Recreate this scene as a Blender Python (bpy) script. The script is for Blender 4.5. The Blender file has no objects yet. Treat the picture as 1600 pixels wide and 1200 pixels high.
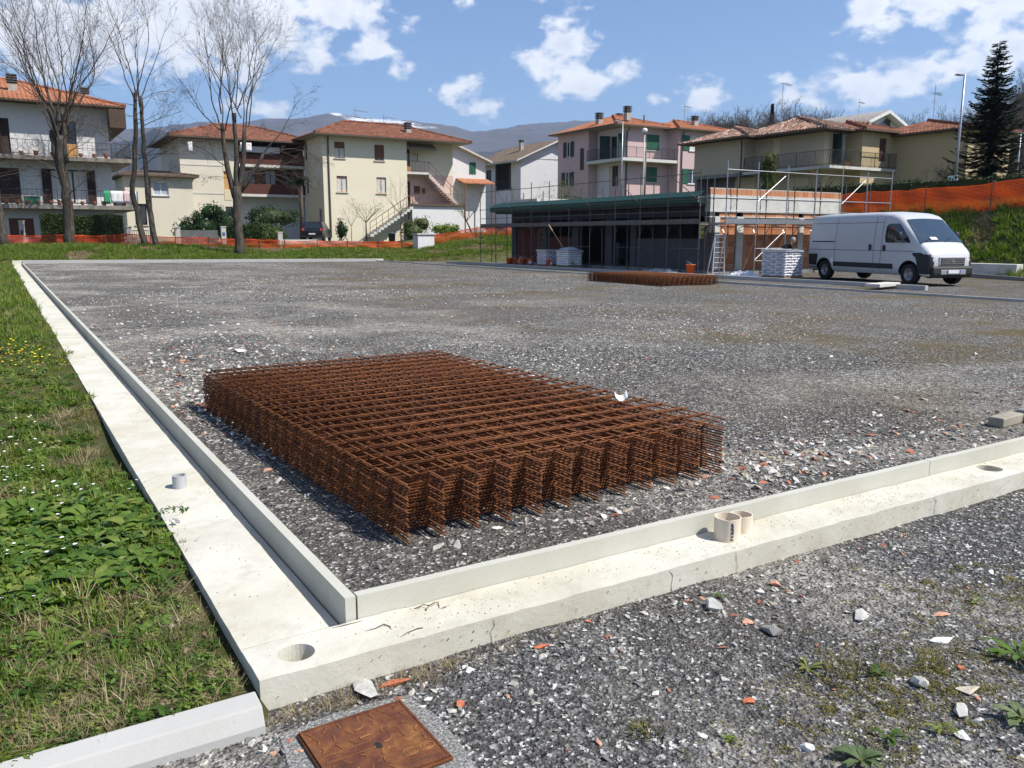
import bpy, bmesh, math, random
import numpy as np
from mathutils import Vector, Matrix, noise as mn
from math import pi, sin, cos, radians, sqrt, atan2
R = random.Random(7)
S = bpy.context.scene
COL = S.collection

# ---------------------------------------------------------------- camera
# world axes follow the building site: x along the front footing, y along the left one
cam_d = bpy.data.cameras.new('camera')
cam = bpy.data.objects.new('camera', cam_d); COL.objects.link(cam)
cam.location = (0, 0, 1.5)
cam.rotation_euler = (radians(90 - 10.11), 0, radians(-31.6))
cam_d.sensor_width = 36; cam_d.lens = 36 * 1295 / 1600
cam_d.clip_start = .05; cam_d.clip_end = 30000
S.camera = cam
S.view_settings.view_transform = 'Standard'
S.view_settings.look = 'None'
S.view_settings.exposure = 0.50
S.view_settings.gamma = 1
S.view_settings.use_curve_mapping = False
S.render.engine = 'CYCLES'
S.cycles.use_denoising = True
S.cycles.max_bounces = 8
S.cycles.transparent_max_bounces = 16
S.cycles.volume_bounces = 0
S.cycles.caustics_reflective = False; S.cycles.caustics_refractive = False

# ---------------------------------------------------------------- sun and sky
EL = radians(52); SX, SY = .623, -.782
sunv = Vector((SX * cos(EL), SY * cos(EL), sin(EL))).normalized()
sd = bpy.data.lights.new('sun', 'SUN'); sd.energy = 5.0; sd.angle = radians(.55); sd.color = (1, .955, .88)
so = bpy.data.objects.new('sun', sd); COL.objects.link(so)
so.rotation_euler = sunv.to_track_quat('Z', 'Y').to_euler()

W = bpy.data.worlds.new('World'); S.world = W; W.use_nodes = True

def build_world():
    nt = W.node_tree; N = nt.nodes; L = nt.links
    for n in list(N): N.remove(n)
    def m(op, a, b=None, c=None, clamp=False):
        n = N.new('ShaderNodeMath'); n.operation = op; n.use_clamp = clamp
        for i, v in enumerate((a, b, c)):
            if v is None: continue
            if isinstance(v, (int, float)): n.inputs[i].default_value = v
            else: L.new(v, n.inputs[i])
        return n.outputs[0]
    out = N.new('ShaderNodeOutputWorld'); bg = N.new('ShaderNodeBackground')
    sky = N.new('ShaderNodeTexSky'); sky.sky_type = 'NISHITA'; sky.sun_disc = False
    sky.sun_elevation = EL; sky.sun_rotation = atan2(SX, SY)
    sky.altitude = 200; sky.air_density = 1.0; sky.dust_density = .25; sky.ozone_density = 3.0
    bg.inputs['Strength'].default_value = .088
    tc = N.new('ShaderNodeTexCoord')
    sep = N.new('ShaderNodeSeparateXYZ'); L.new(tc.outputs['Generated'], sep.inputs[0])
    # azimuth measured from the middle of the view, elevation, both in degrees
    rot = N.new('ShaderNodeVectorRotate'); rot.rotation_type = 'Z_AXIS'; rot.inputs['Angle'].default_value = radians(31.6)
    L.new(tc.outputs['Generated'], rot.inputs['Vector'])
    s2 = N.new('ShaderNodeSeparateXYZ'); L.new(rot.outputs[0], s2.inputs[0])
    az = m('MULTIPLY', m('ARCTAN2', s2.outputs[0], s2.outputs[1]), 57.2958)
    el = m('MULTIPLY', m('ARCSINE', sep.outputs[2]), 57.2958)
    comb = N.new('ShaderNodeCombineXYZ'); L.new(az, comb.inputs[0]); L.new(el, comb.inputs[1])
    def nz(scale, detail, rough, off=(0, 0, 0), dist=0.0):
        mp = N.new('ShaderNodeMapping'); mp.inputs['Location'].default_value = off
        mp.inputs['Scale'].default_value = (1, 1.5, 1)
        L.new(comb.outputs[0], mp.inputs[0])
        n = N.new('ShaderNodeTexNoise'); n.inputs['Scale'].default_value = scale; n.inputs['Detail'].default_value = detail
        n.inputs['Roughness'].default_value = rough; n.inputs['Distortion'].default_value = dist
        L.new(mp.outputs[0], n.inputs['Vector']); return n.outputs[0]
    # single clouds: (azimuth, elevation, half width, half height)
    clouds = [(-19, 13.2, 10.0, 4.2), (-12.0, 14.2, 5.5, 2.4), (-28, 11.5, 9, 3.2), (-33, 7.5, 7, 2.2), (-9.2, 11.9, 2.1, 1.5), (-7.6, 10.8, 1.0, 1.0),
              (-3.0, 15.6, 2.1, 1.4), (1.6, 16.0, 3.4, 1.7), (3.6, 12.1, 2.2, 2.4), (2.6, 10.9, 3.0, 1.5), (4.6, 9.8, 3.6, 1.4), (7.0, 10.6, 2.4, .9),
              (-3.6, 9.5, 2.0, .85), (-5.4, 9.4, .6, .4), (-1.6, 8.3, 2.6, .8), (10.2, 8.7, 1.0, .5), (12.3, 9.0, 2.2, 1.1),
              (27, 14.2, 6.0, 3.0), (34, 13.0, 8.0, 3.6), (22.6, 12.9, 2.6, 1.7), (30, 10.6, 5.5, 2.0), (23, 9.2, 6.5, 1.6), (34, 8.5, 8, 2.2), (17.6, 8.4, 3, .9), (31, 16.5, 7, 2),
              (-17, 7.9, 2.4, .8), (55, 14, 14, 6), (-58, 16, 15, 6), (95, 20, 16, 7), (-105, 15, 20, 6), (150, 18, 18, 7), (-150, 24, 16, 6)]
    d = None
    n1 = nz(.46, 7, .56, (3.1, 1.7, 0), .15); n2 = nz(.12, 3, .5, (9, 4, 2))
    for (a, e, w, h) in clouds:
        t = m('MULTIPLY', m('SUBTRACT', az, float(a)), 1 / w); u = m('MULTIPLY', m('SUBTRACT', el, float(e)), 1 / h)
        r = m('SQRT', m('ADD', m('MULTIPLY', t, t), m('MULTIPLY', u, u)))
        v = m('MULTIPLY', m('SUBTRACT', 1.0, r), min(w, h) ** .5 * 1.15)
        d = v if d is None else m('SMOOTH_MAX', d, v, .25)
    high = m('MULTIPLY', m('SUBTRACT', n2, .60), 9.0)        # broken cloud all over the upper sky
    hi_m = m('MULTIPLY', m('SUBTRACT', el, 21.0), .12, clamp=True)
    high = m('SUBTRACT', m('MULTIPLY', m('ADD', high, 3.0), hi_m), 3.0)
    d = m('MAXIMUM', d, high)
    dens = m('ADD', d, m('MULTIPLY', m('SUBTRACT', n1, .54), 4.4))
    mr = N.new('ShaderNodeMapRange'); mr.interpolation_type = 'SMOOTHSTEP'
    mr.inputs[1].default_value = -.10; mr.inputs[2].default_value = .95; L.new(dens, mr.inputs[0])
    mask = m('MULTIPLY', mr.outputs[0], .97)
    # thick cores are greyer than the rims
    core = N.new('ShaderNodeMapRange'); core.inputs[1].default_value = .5; core.inputs[2].default_value = 3.2; L.new(dens, core.inputs[0])
    n3 = nz(.30, 6, .6, (7.7, 2.2, 5))
    g = m('MULTIPLY', m('ADD', core.outputs[0], m('MULTIPLY', m('SUBTRACT', n3, .47), 2.4)), .75, clamp=True)
    cr = N.new('ShaderNodeMix'); cr.data_type = 'RGBA'
    L.new(g, cr.inputs['Factor']); cr.inputs[6].default_value = (10.2, 10.3, 10.5, 1); cr.inputs[7].default_value = (6.2, 6.7, 7.7, 1)
    # blue tint over the whole sky
    tint = N.new('ShaderNodeMix'); tint.data_type = 'RGBA'; tint.blend_type = 'MULTIPLY'; tint.inputs['Factor'].default_value = 1
    L.new(sky.outputs[0], tint.inputs[6]); tint.inputs[7].default_value = (.95, 1.05, 1.20, 1)
    mx = N.new('ShaderNodeMix'); mx.data_type = 'RGBA'
    L.new(mask, mx.inputs['Factor']); L.new(tint.outputs[2], mx.inputs[6]); L.new(cr.outputs[2], mx.inputs[7])
    L.new(mx.outputs[2], bg.inputs['Color']); L.new(bg.outputs[0], out.inputs[0])
build_world()

# ---------------------------------------------------------------- helpers
def thing(name, label, cat, loc=(0, 0, 0), rz=0, group=None):
    o = bpy.data.objects.new(name, None); COL.objects.link(o); o.empty_display_size = .2
    o.location = loc; o.rotation_euler = (0, 0, rz); o['label'] = label; o['category'] = cat; o['kind'] = 'thing'
    if group: o['group'] = group
    return o
def tag(o, label=None, cat=None, group=None, kind=None):
    if label: o['label'] = label
    if cat: o['category'] = cat
    if group: o['group'] = group
    if kind: o['kind'] = kind
    elif cat: o['kind'] = 'thing'
    return o
def link(name, me, parent=None, loc=(0, 0, 0), rot=(0, 0, 0)):
    o = bpy.data.objects.new(name, me); COL.objects.link(o)
    o.parent = parent; o.location = loc; o.rotation_euler = rot
    return o
def copy_tree(o, parent=None):
    c = o.copy(); COL.objects.link(c); c.parent = parent
    for ch in list(o.children): copy_tree(ch, c)
    return c

class MB:
    def __init__(s): s.v = []; s.f = []
    def add(s, vs, fs):
        b = len(s.v); s.v += [tuple(p) for p in vs]; s.f += [tuple(b + i for i in f) for f in fs]; return s
    def box(s, x0, y0, z0, x1, y1, z1):
        return s.add([(x0, y0, z0), (x1, y0, z0), (x1, y1, z0), (x0, y1, z0), (x0, y0, z1), (x1, y0, z1), (x1, y1, z1), (x0, y1, z1)],
                     [(0, 3, 2, 1), (4, 5, 6, 7), (0, 1, 5, 4), (1, 2, 6, 5), (2, 3, 7, 6), (3, 0, 4, 7)])
    def obox(s, O, U, V, Wv):            # box from an origin and three edge vectors
        O, U, V, Wv = map(Vector, (O, U, V, Wv))
        vs = [O, O + U, O + U + V, O + V]; vs += [p + Wv for p in vs]
        fs = [(0, 3, 2, 1), (4, 5, 6, 7), (0, 1, 5, 4), (1, 2, 6, 5), (2, 3, 7, 6), (3, 0, 4, 7)]
        if U.cross(V).dot(Wv) < 0: fs = [f[::-1] for f in fs]
        return s.add(vs, fs)
    def bar(s, a, b, w, h=None):         # rectangular bar between two points
        a, b = Vector(a), Vector(b); d = (b - a).normalized(); h = h or w
        up = Vector((0, 0, 1)) if abs(d.z) < .95 else Vector((1, 0, 0))
        x = d.cross(up).normalized() * w / 2; y = x.cross(d).normalized() * h / 2
        return s.obox(a - x - y, x * 2, y * 2, b - a)
    def tube(s, pts, r, n=6, cap=True):
        pts = [Vector(p) for p in pts]; rs = r if isinstance(r, (list, tuple)) else [r] * len(pts)
        vs = []; prev = None
        for i, p in enumerate(pts):
            d = (pts[min(i + 1, len(pts) - 1)] - pts[max(i - 1, 0)])
            d = d.normalized() if d.length > 1e-9 else Vector((0, 0, 1))
            if prev is None:
                a = Vector((0, 0, 1)) if abs(d.z) < .9 else Vector((1, 0, 0)); x = d.cross(a).normalized()
            else:
                x = (prev - d * prev.dot(d)); x = x.normalized() if x.length > 1e-6 else d.orthogonal().normalized()
            prev = x; y = d.cross(x)
            for k in range(n):
                t = 2 * pi * k / n; vs.append(p + (x * cos(t) + y * sin(t)) * rs[i])
        fs = []
        for i in range(len(pts) - 1):
            for k in range(n):
                a = i * n + k; b = i * n + (k + 1) % n; fs.append((a, b, b + n, a + n))
        if cap: fs.append(tuple(range(n))[::-1]); fs.append(tuple((len(pts) - 1) * n + k for k in range(n)))
        return s.add(vs, fs)
    def lathe(s, prof, n=16, c=(0, 0, 0)):   # profile of (radius, z)
        vs = []
        for r, z in prof:
            for k in range(n): t = 2 * pi * k / n; vs.append((c[0] + r * cos(t), c[1] + r * sin(t), c[2] + z))
        fs = []
        for i in range(len(prof) - 1):
            for k in range(n):
                a = i * n + k; b = i * n + (k + 1) % n; fs.append((a, b, b + n, a + n))
        return s.add(vs, fs)
    def prism(s, poly, z0, z1):
        n = len(poly); vs = [(x, y, z0) for x, y in poly] + [(x, y, z1) for x, y in poly]
        fs = [tuple(range(n))[::-1], tuple(range(n, 2 * n))] + [(i, (i + 1) % n, (i + 1) % n + n, i + n) for i in range(n)]
        return s.add(vs, fs)
    def xprism(s, poly, y0, y1):          # polygon in x-z pushed along y
        n = len(poly); vs = [(x, y0, z) for x, z in poly] + [(x, y1, z) for x, z in poly]
        fs = [tuple(range(n)), tuple(range(n, 2 * n))[::-1]] + [(i, i + n, (i + 1) % n + n, (i + 1) % n) for i in range(n)]
        return s.add(vs, fs)
    def mesh(s, name, mat=None, smooth=False):
        me = bpy.data.meshes.new(name); me.from_pydata(s.v, [], s.f); me.update()
        if mat: me.materials.append(mat)
        if smooth: me.polygons.foreach_set('use_smooth', [True] * len(me.polygons))
        return me
    def build(s, name, mat, parent=None, smooth=False, bevel=0, loc=(0, 0, 0), rot=(0, 0, 0), seg=2):
        o = link(name, s.mesh(name, mat, smooth), parent, loc, rot)
        if bevel:
            b = o.modifiers.new('bevel', 'BEVEL'); b.width = bevel; b.segments = seg; b.limit_method = 'ANGLE'; b.angle_limit = radians(35)
            b.harden_normals = False
        return o

# ---------------------------------------------------------------- materials
class NT:
    def __init__(s, name):
        s.m = bpy.data.materials.new(name); s.m.use_nodes = True; s.t = s.m.node_tree; s.N = s.t.nodes; s.L = s.t.links
        s.b = s.N['Principled BSDF']; s.tc = s.N.new('ShaderNodeTexCoord')
        s.co = s.tc.outputs['Object']
    def world(s):
        g = s.N.new('ShaderNodeNewGeometry'); s.co = g.outputs['Position']; return s
    def put(s, v, sock):
        if hasattr(v, 'is_output') or isinstance(v, bpy.types.NodeSocket): s.L.new(v, sock)
        elif isinstance(v, tuple) and len(v) == 3 and sock.type == 'RGBA': sock.default_value = (*v, 1)
        else: sock.default_value = v
    def math(s, op, a, b=0.0, c=None, clamp=False):
        n = s.N.new('ShaderNodeMath'); n.operation = op; n.use_clamp = clamp; s.put(a, n.inputs[0]); s.put(b, n.inputs[1])
        if c is not None: s.put(c, n.inputs[2])
        return n.outputs[0]
    def noise(s, scale, detail=4, rough=.55, off=None, stretch=None, dist=0):
        n = s.N.new('ShaderNodeTexNoise'); n.inputs['Scale'].default_value = scale; n.inputs['Detail'].default_value = detail
        n.inputs['Roughness'].default_value = rough; n.inputs['Distortion'].default_value = dist
        co = s.co
        if off or stretch:
            mp = s.N.new('ShaderNodeMapping'); mp.inputs['Location'].default_value = off or (0, 0, 0); mp.inputs['Scale'].default_value = stretch or (1, 1, 1)
            s.L.new(co, mp.inputs[0]); co = mp.outputs[0]
        s.L.new(co, n.inputs['Vector']); return n.outputs[0]
    def voro(s, scale, feature='F1', out='Color', rand=1, co=None):
        n = s.N.new('ShaderNodeTexVoronoi'); n.feature = feature; n.inputs['Scale'].default_value = scale
        n.inputs['Randomness'].default_value = rand; s.L.new(co or s.co, n.inputs['Vector']); return n.outputs[out]
    def ramp(s, f, stops, interp='LINEAR'):
        n = s.N.new('ShaderNodeValToRGB'); n.color_ramp.interpolation = interp; e = n.color_ramp.elements
        while len(e) > 1: e.remove(e[-1])
        for i, (p, c) in enumerate(stops):
            q = e[0] if i == 0 else e.new(p); q.position = p
            q.color = (*c, 1) if isinstance(c, tuple) else (c, c, c, 1)
        s.L.new(f, n.inputs[0]); return n.outputs[0]
    def rng(s, f, a, b, c=0., d=1., smooth=False):
        n = s.N.new('ShaderNodeMapRange'); n.inputs[1].default_value = a; n.inputs[2].default_value = b
        n.inputs[3].default_value = c; n.inputs[4].default_value = d
        if smooth: n.interpolation_type = 'SMOOTHSTEP'
        s.L.new(f, n.inputs[0]); return n.outputs[0]
    def mix(s, f, a, b, mode='MIX'):
        n = s.N.new('ShaderNodeMix'); n.data_type = 'RGBA'; n.blend_type = mode
        s.put(f, n.inputs['Factor']); s.put(a, n.inputs[6]); s.put(b, n.inputs[7]); return n.outputs[2]
    def bump(s, h, strength=.5, dist=.01, normal=None):
        n = s.N.new('ShaderNodeBump'); n.inputs['Strength'].default_value = strength; n.inputs['Distance'].default_value = dist
        s.L.new(h, n.inputs['Height'])
        if normal: s.L.new(normal, n.inputs['Normal'])
        return n.outputs[0]
    def rand(s): return s.N.new('ShaderNodeObjectInfo').outputs['Random']
    def xyz(s):
        n = s.N.new('ShaderNodeSeparateXYZ'); s.L.new(s.co, n.inputs[0]); return n.outputs
    def fin(s, col=None, rough=None, normal=None, metal=None, spec=None):
        if col is not None: s.put(col, s.b.inputs['Base Color'])
        if rough is not None: s.put(rough, s.b.inputs['Roughness'])
        if normal is not None: s.L.new(normal, s.b.inputs['Normal'])
        if metal is not None: s.put(metal, s.b.inputs['Metallic'])
        if spec is not None: s.put(spec, s.b.inputs['Specular IOR Level'])
        return s.m

def plain(name, c, rough=.7, var=.12, scale=3, metal=0., bump=.0, bscale=40, spec=.3, dirt=None):
    n = NT(name); a = n.noise(scale, 5, .6)
    k = n.rng(a, .3, .7, 1 - var, 1 + var)
    col = n.mix(1.0, tuple(c), n.mix(1.0, (1., 1., 1.), k, 'MULTIPLY'), 'MULTIPLY')
    if dirt:
        f = n.rng(n.noise(scale * 1.7, 6, .7, off=(5, 3, 1)), .5, .75, 0, dirt[1]); col = n.mix(f, col, dirt[0])
    nm = n.bump(n.noise(bscale, 4, .6), bump, .01) if bump else None
    return n.fin(col, rough, nm, metal, spec)

def leaf_mat(name, stops, trans=.35, rough=.55):
    n = NT(name); col = n.ramp(n.rand(), stops)
    col = n.mix(1.0, col, n.mix(1.0, (1., 1., 1.), n.rng(n.noise(30, 2), .3, .7, .8, 1.2), 'MULTIPLY'), 'MULTIPLY')
    n.fin(col, rough, None, 0., .25)
    tr = n.N.new('ShaderNodeBsdfTranslucent'); n.L.new(n.mix(1.0, col, (1.15, 1.25, .5), 'MULTIPLY'), tr.inputs[0])
    ms = n.N.new('ShaderNodeMixShader'); ms.inputs[0].default_value = trans
    n.L.new(n.b.outputs[0], ms.inputs[1]); n.L.new(tr.outputs[0], ms.inputs[2])
    n.L.new(ms.outputs[0], n.N['Material Output'].inputs[0]); return n.m

def stucco(name, c, var=.06, streak=.12):
    n = NT(name)
    k = n.rng(n.noise(.35, 5, .65), .3, .7, 1 - var, 1 + var * .6)
    col = n.mix(1.0, tuple(c), n.mix(1.0, (1., 1., 1.), k, 'MULTIPLY'), 'MULTIPLY')
    st = n.rng(n.noise(1.2, 6, .7, stretch=(3, 3, .22)), .52, .8, 0, streak)
    col = n.mix(st, col, (.2, .18, .15))
    return n.fin(col, .9, n.bump(n.noise(26, 3, .6), .25, .01), 0., .15)

def roof_mat(name, cols, moss=.0):
    n = NT(name); r = n.voro(3.6)
    g = n.N.new('ShaderNodeSeparateColor'); n.L.new(r, g.inputs[0])
    k = len(cols); col = n.ramp(g.outputs[0], [(i / (k - 1), c) for i, c in enumerate(cols)])
    col = n.mix(n.rng(n.noise(.6, 5, .65), .42, .7, 0, .45), col, cols[0])
    if moss: col = n.mix(n.rng(n.noise(1.3, 6, .7), .48, .62, 0, moss), col, (.07, .065, .05))
    return n.fin(col, .85, n.bump(n.noise(14, 3), .3, .02), 0., .2)

M = {}
def gravel_mat(name, dark, mid, white, wfrac, patches=True):
    n = NT(name).world()
    def layer(sc):
        sp = n.N.new('ShaderNodeSeparateColor'); n.L.new(n.voro(sc), sp.inputs[0])
        return n.ramp(sp.outputs[0], [(0, dark), (.45, tuple(c * 1.5 for c in dark)), (.72, mid), (1 - wfrac, tuple(c * 1.3 for c in mid)), (1 - wfrac * .6, white), (1, tuple(c * 1.15 for c in white))], 'CONSTANT')
    a = layer(62); b = layer(21)
    dist = n.N.new('ShaderNodeVectorMath'); dist.operation = 'LENGTH'; n.L.new(n.co, dist.inputs[0])
    col = n.mix(n.rng(n.noise(9, 4, .7), .5, .62, 0, .7), a, b)
    if patches:
        # brown soil, pale dust and moss in worn shapes of their own
        col = n.mix(n.rng(n.noise(.16, 6, .62), .42, .66, 0, .55), col, n.mix(n.rng(n.noise(30, 3, .7), .35, .62), (.085, .068, .054), (.21, .175, .14)))
        dust = n.rng(n.noise(.33, 7, .72, off=(11, 4, 0), dist=.6), .46, .62, 0, .95)
        x = n.xyz(); left = n.rng(x[0], 14, 1, .15, 1.0); dust = n.math('MULTIPLY', dust, left)
        col = n.mix(dust, col, n.mix(n.rng(n.noise(14, 3, .7), .4, .6), (.17, .15, .125), (.52, .49, .43)))
        moss = n.math('MULTIPLY', n.rng(n.noise(.42, 6, .7, off=(3, 9, 2)), .50, .66, 0, .9), n.rng(x[0], 5, 12, .15, 1.0))
        col = n.mix(moss, col, n.mix(n.rng(n.noise(8, 3), .4, .6), (.10, .085, .030), (.15, .10, .045)))
    h = n.voro(62, out='Distance'); h2 = n.voro(21, out='Distance')
    hh = n.math('ADD', h, n.math('MULTIPLY', h2, 1.6))
    return n.fin(col, .93, n.bump(hh, .85, .02), 0., .12)
M['yard'] = gravel_mat('yard gravel', (.060, .057, .053), (.188, .179, .163), (.56, .545, .51), .15)
M['outer'] = gravel_mat('outer gravel', (.060, .059, .058), (.18, .176, .17), (.54, .53, .50), .13)

def concrete(name, c, warm, stain=.35, rough_b=.4, joints=False):
    n = NT(name).world()
    col = n.mix(n.rng(n.noise(1.6, 6, .62), .38, .64), tuple(c), tuple(warm))
    col = n.mix(n.rng(n.noise(5, 8, .74, off=(2, 0, 0)), .53, .74, 0, stain), col, (.30, .265, .20)); col = n.mix(n.rng(n.noise(.9, 8, .7, off=(7, 3, 1)), .55, .68, 0, stain * .8), col, (.40, .375, .32))
    col = n.mix(n.rng(n.noise(55, 3, .7), .66, .72, 0, .6), col, (.22, .2, .16))
    ns = n.bump(n.noise(7, 8, .68), rough_b, .014); ns = n.bump(n.noise(120, 4, .7), .25, .004, ns)
    return n.fin(col, .9, ns, 0., .15)
M['footing'] = concrete('footing concrete', (.59, .572, .495), (.50, .47, .375), .5, .45)
M['upstand'] = concrete('smooth concrete', (.50, .49, .43), (.45, .44, .37), .12, .12)
M['kerb'] = concrete('kerb concrete', (.44, .435, .41), (.40, .39, .37), .15, .12)
M['joint'] = plain('joint dark grey', (.13, .12, .10), .95)  # dark grey of the cracks and air holes
M['rust'] = None
def rust():
    n = NT('rusty steel').world(); a = n.noise(9, 8, .78)
    col = n.ramp(a, [(.28, (.050, .018, .010)), (.42, (.11, .036, .014)), (.55, (.20, .070, .022)), (.66, (.27, .105, .032)), (.80, (.36, .18, .06))])
    r = n.rand(); col = n.mix(n.rng(r, 0, 1, 0, .35), col, (.12, .040, .016))
    M['rust'] = n.fin(col, .72, n.bump(n.noise(300, 3), .3, .002), .15, .35)
rust()
def soil():
    n = NT('grassy ground').world()
    g = n.ramp(n.noise(2.2, 8, .72), [(.30, (.045, .050, .018)), (.46, (.075, .088, .026)), (.58, (.11, .105, .045)), (.70, (.19, .15, .085))])
    g2 = n.mix(n.rng(n.noise(.35, 5, .6), .52, .66, 0, .7), g, (.115, .092, .050))
    return n.fin(g2, .95, n.bump(n.noise(18, 6, .75), .9, .06), 0., .1)
M['soil'] = soil()

# ---------------------------------------------------------------- ground heights
def zy(x, y): return .00265 * y - .000185 * y * (x - 1)
FOOT = [(-90, 50.2), (24, 50.2), (30, 48.5), (33.9, 44), (35.1, 22), (34.7, 17.8), (32.2, 14), (28, 9), (26, 4), (22, -10)]
AMP = [.72, .8, 1.8, 2.9, 3.0, 3.0, 3.1, 3.2, 3.2, 3.2]
WID = [7.5, 7.5, 7, 4.4, 3.6, 3.8, 4.4, 5, 5, 5]
_A = np.array(FOOT, float)
def foot_dist(x, y):
    best = 1e9; bi = 0; bt = 0; inside = False
    for i in range(len(FOOT) - 1):
        ax, ay = FOOT[i]; bx, by = FOOT[i + 1]; dx, dy = bx - ax, by - ay
        t = max(0, min(1, ((x - ax) * dx + (y - ay) * dy) / (dx * dx + dy * dy)))
        qx, qy = x - ax - t * dx, y - ay - t * dy; d = sqrt(qx * qx + qy * qy)
        if d < best: best = d; bi = i; bt = t; side = dx * (y - ay) - dy * (x - ax)
    return best * (1 if side > 0 else -1), bi, bt
def sstep(t): t = max(0, min(1, t)); return t * t * (3 - 2 * t)
def ground_z(x, y):
    d, i, t = foot_dist(x, y)
    base = zy(max(-20, min(x, 40)), max(0, min(y, 55)))
    if x < .68 and y > 2.7:
        base += -.14 + .08 * sstep((y - 4) / 9)
        base += .05 * mn.noise(Vector((x * .7, y * .5, 3)))
        base += .035 * sstep((.3 - x) / 1.5)
    elif y <= 2.75 and x < 24: base = -.235
    if d > 0:
        a = AMP[i] * (1 - t) + AMP[i + 1] * t; w = WID[i] * (1 - t) + WID[i + 1] * t
        s = min(1, d / w); base += a * (s * .75 + .25 * sstep(s)) + .016 * max(0, d - w) * (1 if d < 90 else 90 / d)
        base += .10 * mn.noise(Vector((x * .35, y * .35, 0))) * min(1, d)
    return base
def grid_mesh(name, xs, ys, zf, mat):
    vs = [(x, y, zf(x, y)) for y in ys for x in xs]; nx = len(xs)
    fs = [(j * nx + i, j * nx + i + 1, (j + 1) * nx + i + 1, (j + 1) * nx + i) for j in range(len(ys) - 1) for i in range(nx - 1)]
    me = bpy.data.meshes.new(name); me.from_pydata(vs, [], fs); me.materials.append(mat)
    me.polygons.foreach_set('use_smooth', [True] * len(fs)); me.update(); return me
def lin(a, b, s): return list(np.linspace(a, b, max(2, int(abs(b - a) / s) + 1)))[:-1]
def terr(x, y):
    z = ground_z(x, y)
    d, _, _ = foot_dist(x, y)
    if d < -.3 and .7 < x and y > 2.75: z -= min(.3, (-d - .3) * .4)        # gravel beds lie on top here
    if -30 < x < 24 and y < 2.62: z -= .15
    return z
xs = [-6000, -2500, -900, -300] + lin(-120, -30, 8) + lin(-30, -6, .8) + lin(-6, .5, .12) + [.5, .66, .74] + lin(1.2, 24, 2) + lin(24, 44, .55) + lin(44, 70, 2) + lin(70, 160, 8) + [160, 300, 900, 2500, 6000]
ys = [-6000, -2500, -900, -200, -60, -20, -6, -2] + lin(0, 2.6, .5) + [2.62, 2.7, 2.78] + lin(2.9, 12, .12) + lin(12, 49, .6) + lin(49, 62, .5) + lin(62, 90, 2) + lin(90, 200, 10) + [200, 300, 900, 2500, 6000]
tag(link('ground', grid_mesh('ground', xs, ys, terr, M['soil'])), kind='structure')
def gz_y(x, y): return zy(x, y) + .012 * mn.noise(Vector((x * .8, y * .8, 1))) + .02 * mn.noise(Vector((x * .2, y * .2, 5))) + .008 * mn.noise(Vector((x * 4, y * 4, 1)))
xs = lin(1.12, 6, .07) + lin(6, 20.5, .35) + [20.33]; ys = lin(3.08, 9, .07) + lin(9, 49, .4) + [49]
tag(link('gravel_yard', grid_mesh('gravel_yard', xs, ys, gz_y, M['yard'])), kind='structure')
def gz_o(x, y): return -.2 + .014 * mn.noise(Vector((x * .9, y * .9, 7))) + .01 * mn.noise(Vector((x * 3.5, y * 3.5, 2))) + .05 * sstep((y - 2.2) / .6) * (.5 + .5 * mn.noise(Vector((x * .8, 2, 2)))) * .6
xs = lin(-8, -1, .4) + lin(-1, 6, .06) + lin(6, 24, .5) + [24]; ys = lin(-10, 0, .6) + lin(0, 2.795, .05) + [2.795]
tag(link('gravel_ground', grid_mesh('gravel_ground', xs, ys, gz_o, M['outer'])), kind='structure')
def gz_v(x, y): return zy(x, y) - .05 + .03 * mn.noise(Vector((x * .3, y * .3, 9)))
xs = lin(20.7, 38, .4) + [38]; ys = lin(2.8, 50, .5) + [50]
tag(link('gravel_drive', grid_mesh('gravel_drive', xs, ys, gz_v, M['outer'])), kind='structure')

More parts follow.
